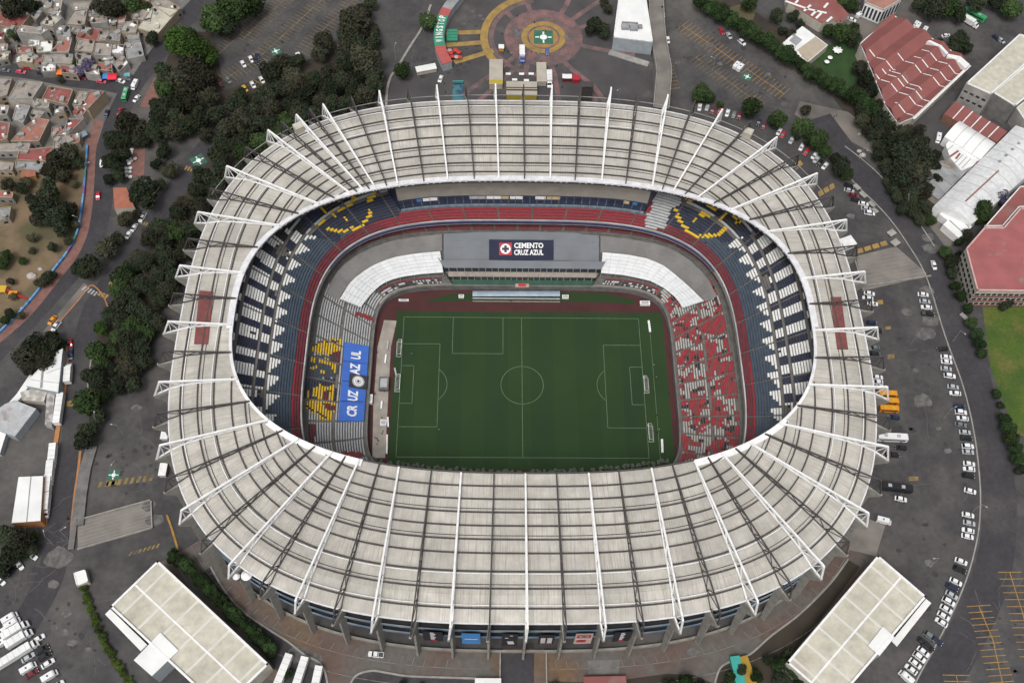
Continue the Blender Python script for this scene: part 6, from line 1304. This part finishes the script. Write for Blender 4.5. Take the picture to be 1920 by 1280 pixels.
L = [(1312,201,w,'car',100),(1326,201,s,'car',105),(1336,207,g_,'car',110),(1350,208,'red','car',110),(1364,212,w,'car',108),(1376,215,d,'car',108),(1386,217,g_,'car',105),(1423,229,n_,'car',115),(1432,236,g_,'car',115),(1461,247,w,'car',120),(1468,252,'red','car',120),(1484,263,s,'car',120),(1503,276,w,'car',120),(1512,285,'red','car',125),(1527,292,w,'car',130),(1531,299,s,'car',130),(1537,306,k_,'car',130),(1547,311,w,'car',130)]
vehicles(L, 'in the row under the northeast trees', 'cars parked under the northeast trees')
L = [(1382,121,w,'van',-48),(1389,125,w,'van',-48),(1353,59,'red','car',60),(1367,67,s,'car',60),(1391,79,w,'suv',40),(1252,75,w,'car',82),(1242,17,k_,'car',84),(1243,27,w,'car',84)]
vehicles(L, 'in the lot right of the white-roofed plaza hall', 'vehicles in the northeast lot')
L = [(1558,38,w,'car',20),(1597,37,w,'car',20),(1614,26,w,'van',-30),(1718,44,w,'car',-60),(1722,47,w,'van',-60),(1735,55,w,'van',-55),(1762,75,k_,'car',-30),(1774,67,w,'car',-10),(1868,71,n_,'car',40),(1877,76,s,'car',40),(1828,28,'green','bus',28),(1819,42,w,'truck',30),(1760,258,w,'van',100)]
vehicles(L, 'in the northeast streets and yards', 'vehicles of the northeast streets')
L = [(484,107,n_,'car',60),(491,150,w,'car',58),(498,145,g_,'car',58),(506,141,d,'car',58),(514,137,w,'car',58),(495,165,'red','car',55),(534,122,n_,'car',-35),(526,130,k_,'car',-40),(562,107,w,'van',50),(471,111,w,'car',58),(456,120,w,'car',58),(412,156,g_,'car',55),(428,150,d,'car',58),(474,159,w,'car',58),(459,166,'yellow','car',55),(528,148,'yellow','car',60),(479,115,k_,'car',58)]
vehicles(L, 'in the northern parking lot', 'cars in the northern parking lot')
L = [(252,158,w,'van',118),(235,177,'green','minibus',105),(256,185,w,'car',130),(225,209,'red','car',115),(191,306,w,'car',94),(184,367,'red','car',96),(105,611,w,'pickup',128),(98,600,'orange','car',128),(241,440,w,'car',122),(251,427,w,'car',122),(267,407,w,'pickup',122),(132,644,'red','car',88),(132,662,n_,'pickup',90),(200,213,n_,'car',110)]
vehicles(L, 'on the western roads', 'vehicles on the western roads')
L = [(39,135,'pink','car',8),(190,153,'pink','car',8),(9,132,d,'car',8),(52,127,'red','car',10),(78,137,n_,'car',15),(10,104,'red','car',120),(34,95,g_,'car',160),(70,94,g_,'car',10),(154,145,g_,'car',20),(226,152,w,'car',20)]
vehicles(L, 'on the northwest town streets', 'cars on the town streets')
L = [(129,700,w,'truck',-86),(112,768,w,'trailer',-82),(100,855,w,'truck',96),(95,887,w,'truck',96),(90,915,w,'truck',96),(87,948,w,'truck',96)]
vehicles(L, 'parked along the orange wall', 'trucks along the orange wall')
L = [(60,1041,w,'car',35),(36,1058,w,'car',55),(21,1070,k_,'car',-50),(0,1088,w,'car',40),(17,1157,w,'van',-32),(22,1167,w,'van',-32),(30,1181,w,'truck',-32),(37,1197,w,'truck',-32),(4,1184,w,'van',-35),(4,1203,w,'van',-35),(34,1226,w,'semi',-32),(72,1197,w,'car',-32),(79,1217,k_,'suv',-32),(84,1229,k_,'suv',-32),(53,1232,s,'car',-32),(52,1251,w,'van',-32),(90,1243,w,'car',-32),(60,1262,g_,'car',-32),(92,1266,w,'van',-32),(108,1284,w,'car',-32)]
vehicles(L, 'in the lower left lot', 'vehicles in the lower left lot')
L = [(530,1262,w,'trailer',-68),(562,1268,w,'trailer',-72),(592,1286,w,'trailer',-78),(705,1226,w,'pickup',185),(1658,975,w,'van',15)]
vehicles(L, 'near the south apron', 'vehicles near the south apron')
L = [(979,103,'blue','truck',88),(1026,97,'blue','car',88),(1030,150,w,'truck',88),(826,148,w,'car',110)]
vehicles(L, 'on the north plaza', 'vehicles on the north plaza')
# ================================================================== stalls and equipment of the north plaza
def stall(label, cat, x, y, w_, d_, h_, roofm_, wallm, rz=0.0, bands=None, name='market_stall', group=None):
    c = at(x, y, G+h_/2); t = thing(name, label, cat, (c[0], c[1], G), 0, group)
    b = MB(); b.box(c[0], c[1], G+.25, w_, d_, h_-.3, rz); b.obj('body', wallm, t)
    b = MB(); b.box(c[0], c[1], G+h_, w_+.4, d_+.4, .18, rz); r = b.obj('roof', roofm_, t)
    b = MB()
    for sx in (-1, 1):
        for sy in (-1, 1): b.box(c[0]+sx*(w_/2-.3), c[1]+sy*(d_/2-.3), G, .3, .3, .3)
    b.obj('foot', steel, t)
    for u0, u1, m in bands or (): b = MB(); b.box(c[0], c[1]+d_*((u0+u1)/2-.5), G+h_+.18, w_+.42, d_*(u1-u0), .05); b.obj('roof_band', m, r)
    return t
tanr = M('tan_trailer_roof', (.42, .39, .33), (.35, .32, .27), scale=.25, rough=.8); ye = M('stage_yellow', (.42, .33, .04), (.36, .28, .04), scale=.5); br = M('stage_brown', (.085, .05, .04), (.07, .04, .03))
stall('long tan-roofed show trailer with a yellow near end on the north plaza', 'trailer', 930, 140, 6.4, 17, 3.6, tanr, creamw, 0, [(0, .16, ye)], 'show_trailer')
stall('wide tan stage trailer with brown stripes close to the far roof edge', 'trailer', 978, 171, 15, 8.5, 4, tanr, ye, 0, [(.28, .40, br), (.48, .56, br)], 'stage_trailer')
stall('narrow tan-roofed trailer beside the white truck on the north plaza', 'trailer', 1015, 140, 4.6, 13, 3.4, tanr, creamw, 0, None, 'show_trailer')
stall('tall dark grey scaffold tower on the north plaza behind the roof edge', 'tower', 1100, 172, 5.6, 3.2, 10, steel, steel, 0, None, 'scaffold_tower')
stall('white-topped stall with a dark red counter on the north plaza', 'stall', 1063, 147, 4.4, 2.6, 2.6, white, cpm('dark red'), 0, None, 'market_stall', 'stalls of the north plaza')
stall('bright red stall right of the white-topped one', 'stall', 1080, 149, 3.2, 3.2, 2.6, cpm('red'), cpm('red'), 0, None, 'market_stall', 'stalls of the north plaza')
stall('small orange stall with a white top by the yellow arc', 'stall', 940, 91, 2.4, 2.6, 2.4, white, cpm('orange'), 0, None, 'market_stall', 'stalls of the north plaza')
stall('white panel shed on the paving left of the plaza shops', 'shed', 799, 131, 10, 3.6, 2.6, wroof, creamw, .28, None, 'panel_shed')
b = MB(); P = [at(x, y) for x, y in ((848,190),(871,190),(869,160),(849,160))]; t = thing('turquoise_backdrop', 'turquoise and dark blue printed stage backdrop lying by the far roof edge', 'backdrop', (P[0][0], P[0][1], G))
b.prism([(p[0], p[1]) for p in P], G, G+.5); b.obj('board', M('backdrop_teal', (.05, .17, .19), (.04, .07, .12), scale=.35, lo=.45, hi=.55, c3=(.26, .32, .34), s3=.5, lo3=.62, hi3=.7), t); b = MB(); b.bar((P[2][0], P[2][1]+.4, G+2), (P[3][0], P[3][1]+.4, G+2), .5, 1.2); b.obj('truss_bar', M('backdrop_turquoise', (.06, .30, .30), (.05, .25, .26)), t)
for i, y in enumerate((59, 64.5, 70, 75.5)): stall(f'{ORD[i]} green pop-up table from the top beside the plaza shops', 'table', 848, y, 5.2, 1.5, .9, gm, gm, .04, None, 'green_table', 'green tables by the plaza shops')
umr = M('umbrella_red', (.52, .05, .04), (.44, .04, .035), scale=.8)
for i, (x, y) in enumerate(((854,93),(843,94),(860,97),(848,105),(856,106),(862,106),(845,98))):
    c = at(x, y, G+2.3); t = thing('parasol', f'{ORD[i]} red and white parasol in the cluster by the plaza shops', 'parasol', (c[0], c[1], G), 0, 'parasols by the plaza shops'); b = MB(); b.cyl(c[0], c[1], G+2.1, G+2.7, 1.35, .05, 8); b.obj('canopy', umr if i % 3 != 1 else M('umbrella_pale', (.50, .38, .36)), t); b = MB(); b.cyl(c[0], c[1], G, G+2.2, .04); b.obj('pole', steel, t)
for i, (x, y) in enumerate(((953,140),(978,140),(996,140),(965,151),(987,152))): stall(f'{ORD[i]} small white folding table in front of the stage trailer', 'table', x, y, 2.2, 1.0, .8, white, SC['grey'], 0, None, 'folding_table', 'folding tables on the north plaza')
rt = random.Random(5)
for i, (x, y) in enumerate(((241,290),(246,286),(243,297),(246,301),(242,306),(244,315),(236,316),(237,322),(243,322),(237,329),(244,331),(253,297),(240,301),(247,280))):
    c = at(x, y, G+.8); t = thing('terrace_table', f'{ORD[i]} white round terrace table in the garden between the west roads', 'table', (c[0], c[1], G), 0, 'white tables of the terrace'); b = MB(); b.cyl(c[0], c[1], G+.7, G+.8, .95, n=10); b.obj('tabletop', white, t); b = MB(); b.cyl(c[0], c[1], G, G+.7, .12, n=6); b.obj('leg', steel, t)
for x, y, r_, lb in ((1557,107,1.3,'upper round white parasol on the small dark lawn'),(1551,115,1.3,'lower round white parasol on the small dark lawn'),(1571,93,2.8,'large white star-shaped tent on the small dark lawn')):
    c = at(x, y, G+2.5); t = thing('garden_parasol', lb, 'parasol', (c[0], c[1], G)); b = MB(); n = 16
    for q in range(n):
        f = lambda a: (c[0]+r_*(1.0 if (a % 2 == 0 or r_ < 2) else .72)*math.cos(2*math.pi*a/n), c[1]+r_*(1.0 if (a % 2 == 0 or r_ < 2) else .72)*math.sin(2*math.pi*a/n), G+2.2); b.poly([f(q), f(q+1), (c[0], c[1], G+2.9)])
    b.obj('canopy', white, t); b = MB(); b.cyl(c[0], c[1], G, G+2.6, .05); b.obj('pole', steel, t)
psheet('terrace_paving', [(246,279),(272,280),(270,327),(243,336)], 4, brick); psheet('playground_paving', [(290,145),(302,150),(296,205),(262,200)], 4, brick)
# kiosks along the ring road and street lamps
for i, (x, y, w_, d_) in enumerate(((1671,438,3.4,2.6),(1678,456,3.4,2.8),(1606,352,2.0,3.0),(1618,366,2.0,3.4),(1634,384,1.6,3.0),(1640,396,1.6,2.6),(1806,594,1.6,3.2))): stall(f'{ORD[i]} grey concrete kiosk counted north to south beside the ring road' if i > 1 else ('upper of the two grey octagonal slabs beside the ring road', 'lower of the two grey octagonal slabs beside the ring road')[i], 'kiosk', x, y, w_, d_, 1.2, conc, conc_d, .6, None, 'concrete_kiosk')
stall('white marquee tent against the east columns of the stadium', 'tent', 1588, 457, 6, 5, 3.2, white, white, .4, None, 'marquee')
for x, y, lb in ((310,817,'upper of the two white cabins beside the west columns'),(307,882,'lower of the two white cabins beside the west columns')): stall(lb, 'cabin', x, y, 2.6, 3.6 if y < 850 else 5, 2.6, white, SC['grey'], 0, None, 'white_cabin')
stall('long teal container in the planting below the south apron', 'container', 1384, 1266, 3.2, 13, 3, M('teal_container', (.05, .34, .30), (.04, .28, .25)), M('teal_container', (.05, .34, .30)), .12, None, 'container')
stall('ochre yellow container beside the teal one', 'container', 1403, 1268, 3.6, 14, 2.6, M('ochre_container', (.36, .23, .03), (.28, .18, .03)), M('ochre_container', (.36, .23, .03)), .25, None, 'container')
stall('low dark red roofed kiosk at the bottom edge right of the south entrance', 'kiosk', 1134, 1283, 15, 5, 2.6, redf, brickw, .02, None, 'kiosk')
stall('pale flat-roofed kiosk at the bottom edge left of the south entrance', 'kiosk', 915, 1284, 9, 4, 2.6, wroof, creamw, 0, None, 'kiosk')
lamp_m = M('lamp_post_steel', (.30, .30, .30), (.24, .24, .24))
LP = [(1160,190),(1768,785),(1745,1060),(1335,135),(795,60),(742,112),(170,330),(158,430),(62,592),(190,800),(232,815),(128,1010),(1822,960),(1786,640),(1610,300),(1692,395),(100,1020),(228,880)]
for i, (x, y) in enumerate(sorted(LP, key=lambda p: (p[1], p[0]))):
    c = at(x, y); t = thing('street_lamp', f'{ORD[i]} slender grey street lamp from the top outside the stadium', 'street lamp', (c[0], c[1], G), 0, 'street lamps outside the stadium'); b = MB(); b.cyl(c[0], c[1], G, G+9, .13, .07, 6); b.obj('pole', lamp_m, t)
    a = i*1.3; b = MB(); b.bar((c[0], c[1], G+9), (c[0]+2*math.cos(a), c[1]+2*math.sin(a), G+9.3), .1); b.obj('arm', lamp_m, t); b = MB(); b.box(c[0]+2.2*math.cos(a), c[1]+2.2*math.sin(a), G+9.2, .8, .35, .16, a); b.obj('lamp_head', SC['grey'], t)
# dry plants, rocks and play equipment of the slope
pl = [cpm('orange'), cpm('red'), cpm('yellow')]
for x, y, k, lb in ((8,548,2,'yellow play frame at the foot of the dry slope'),(28,558,0,'orange and red play slide at the foot of the dry slope'),(58,334,2,'small ochre hut on the upper dry slope')):
    c = at(x, y); t = thing('play_frame', lb, 'play frame' if y > 400 else 'hut', (c[0], c[1], G)); b = MB()
    if y > 400:
        for sx in (-1, 1):
            for sy in (-1, 1): b.bar((c[0]+sx*1.5, c[1]+sy*1.5, G), (c[0]+sx*1.5, c[1]+sy*1.5, G+2.6), .25)
        b.obj('post', pl[k], t); b = MB(); b.box(c[0], c[1], G+2.6, 3.6, 3.4, .3); b.obj('platform', pl[k], t); b = MB(); b.bar((c[0]+1.6, c[1], G+2.4), (c[0]+5.4, c[1]-.6, G+.3), 1.0, .25); b.obj('slide', pl[1], t)
    else: b.box(c[0], c[1], G, 6, 4, 3, .3); b.obj('wall', M('ochre_wall', (.40, .25, .09), (.30, .18, .07), scale=.5), t); b = MB(); b.box(c[0], c[1], G+3, 6.4, 4.4, .25, .3); b.obj('roof', terra, t)
for x, y, r_, lb in ((60,518,2.4,'large white boulder with a pale top on the dry slope'),(76,505,1.2,'small pale boulder above the large white one'),(1636,262,1.6,'white broken slab on the sandy clearing'),(1628,232,1.3,'pale rubble heap at the edge of the sandy clearing'),(1612,252,1.0,'small rubble heap beside the sandy clearing'),(1617,292,1.8,'pale rubble pile beside the ring road kerb'),(1611,284,1.3,'smaller pale rubble pile above the one by the kerb')):
    c = at(x, y); b = MB(); n = 9
    P = [[(c[0]+q*r_*(1+.35*nz(x+k, y+j))*math.cos(2*math.pi*k/n), c[1]+q*r_*(.7+.3*nz(x, k))*math.sin(2*math.pi*k/n), G+z*r_) for k in range(n)] for j, (q, z) in enumerate(((1, 0), (.9, .4), (.5, .75)))]
    for j in range(2):
        for k in range(n): b.quad(P[j][k], P[j][(k+1) % n], P[j+1][(k+1) % n], P[j+1][k])
    b.poly(P[2]); tag(b.obj('boulder', M('pale_rock', (.48, .46, .43), (.30, .28, .26), scale=.6)), lb, 'rock')
# people: one continuous skinned figure each, walking pose
def figure(name, skin, cloth, hair):
    V = [(0,0,.92),(0,0,1.15),(0,0,1.42),(0,.0,1.52),(0,.01,1.66),(.20,0,1.40),(.27,.05,1.12),(.26,.16,.90),(-.20,0,1.40),(-.27,-.05,1.12),(-.26,.04,.88),(.10,0,.88),(.11,.16,.48),(.11,.06,.08),(.11,.20,.05),(-.10,0,.88),(-.11,-.10,.47),(-.11,-.28,.12),(-.11,-.18,.05)]
    E = [(0,1),(1,2),(2,3),(3,4),(2,5),(5,6),(6,7),(2,8),(8,9),(9,10),(0,11),(11,12),(12,13),(13,14),(0,15),(15,16),(16,17),(17,18)]
    rad = [.15,.14,.17,.065,.105,.075,.05,.035,.075,.05,.035,.10,.07,.05,.04,.10,.07,.05,.04]
    me = bpy.data.meshes.new(name); me.from_pydata(V, E, []); me.materials.append(cloth); o = bpy.data.objects.new(name, me); COL.objects.link(o)
    sk = o.modifiers.new('skin', 'SKIN'); 
    for i, v in enumerate(me.skin_vertices[0].data): v.radius = (rad[i]*(1.25 if i < 3 else 1), rad[i]); v.use_root = (i == 0)
    o.modifiers.new('sub', 'SUBSURF').levels = 1
    dg = bpy.context.evaluated_depsgraph_get(); m2 = bpy.data.meshes.new_from_object(o.evaluated_get(dg)); bpy.data.objects.remove(o)
    m2.materials.clear()
    for m in (cloth, skin, M('trousers', (.03, .035, .05), (.02, .025, .04))): m2.materials.append(m)
    for p in m2.polygons: z = p.center.z; p.material_index = 1 if z > 1.5 or (abs(p.center.x) > .22 and z < 1.1) else (2 if z < .95 else 0); p.use_smooth = True
    t = thing('person', 'person', 'person'); 
    b = link('body', m2, t); h = MB(); h.cyl(0, -.01, 1.66, 1.77, .115, .07, 10); h.obj('hair', hair, t); return t
skin = M('skin', (.30, .18, .12), (.26, .15, .10)); hair = M('hair', (.012, .01, .01), (.02, .015, .012))
FP = [figure('person', skin, M('shirt_dark', (.03, .03, .04)), hair), figure('person', skin, M('shirt_white', (.60, .60, .60)), hair), figure('person', skin, M('shirt_red', (.35, .04, .05)), hair)]
CN = ['dark', 'white', 'red']; fu = set()
PPL = [(943,100,0),(952,97,0),(958,101,1),(996,97,0),(1005,99,0),(1009,102,1),(975,88,0),(1014,116,0),(1017,129,0),(833,157,0),(835,173,0),(1044,124,0),(909,150,0),(941,63,0),(898,66,0),(880,117,0),(1188,119,0),(1277,52,0),(1283,107,0),(1290,109,0),(1296,107,0),(1564,219,0),(1569,216,0),(1038,160,2),(1054,163,0),(1019,59,0),(1023,58,0),(1002,42,0),(970,30,0),(1346,88,0)]
for i, (x, y, c) in enumerate(sorted(PPL, key=lambda p: (p[1], p[0]))):
    P = at(x, y, G+.9); lb = f'{ORD[i]} person from the top on the northern paving, {CN[c]} top, walking'
    if c in fu: o = dup(FP[c], (P[0], P[1], G+.03), i*2.4)
    else: o = FP[c]; o.location = (P[0], P[1], G+.03); o.rotation_euler.z = i*2.4; fu.add(c)
    o['label'] = lb; o['group'] = 'people on the northern paving'; o.name = 'person'
PPL = [(701,735,0),(703,738,0),(700,740,0),(707,822,0),(709,826,0),(707,832,0),(703,820,0),(719,729,0),(721,733,0),(716,783,0),(718,808,0),(716,812,0),(707,660,0),(1226,684,1),(1227,706,2),(1231,707,1),(1231,778,0),(1236,805,1),(1232,810,0),(1255,738,0),(958,564,0),(753,668,1),(772,663,1),(823,805,1)]
for i, (x, y, c) in enumerate(sorted(PPL, key=lambda p: (p[1], p[0]))):
    P = at(x, y, .9); o = dup(FP[c], (P[0], P[1], .02), i*2.1, f'{ORD[i]} person from the top at the edge of the pitch, {CN[c]} top, walking', 'people around the pitch'); o.name = 'person'
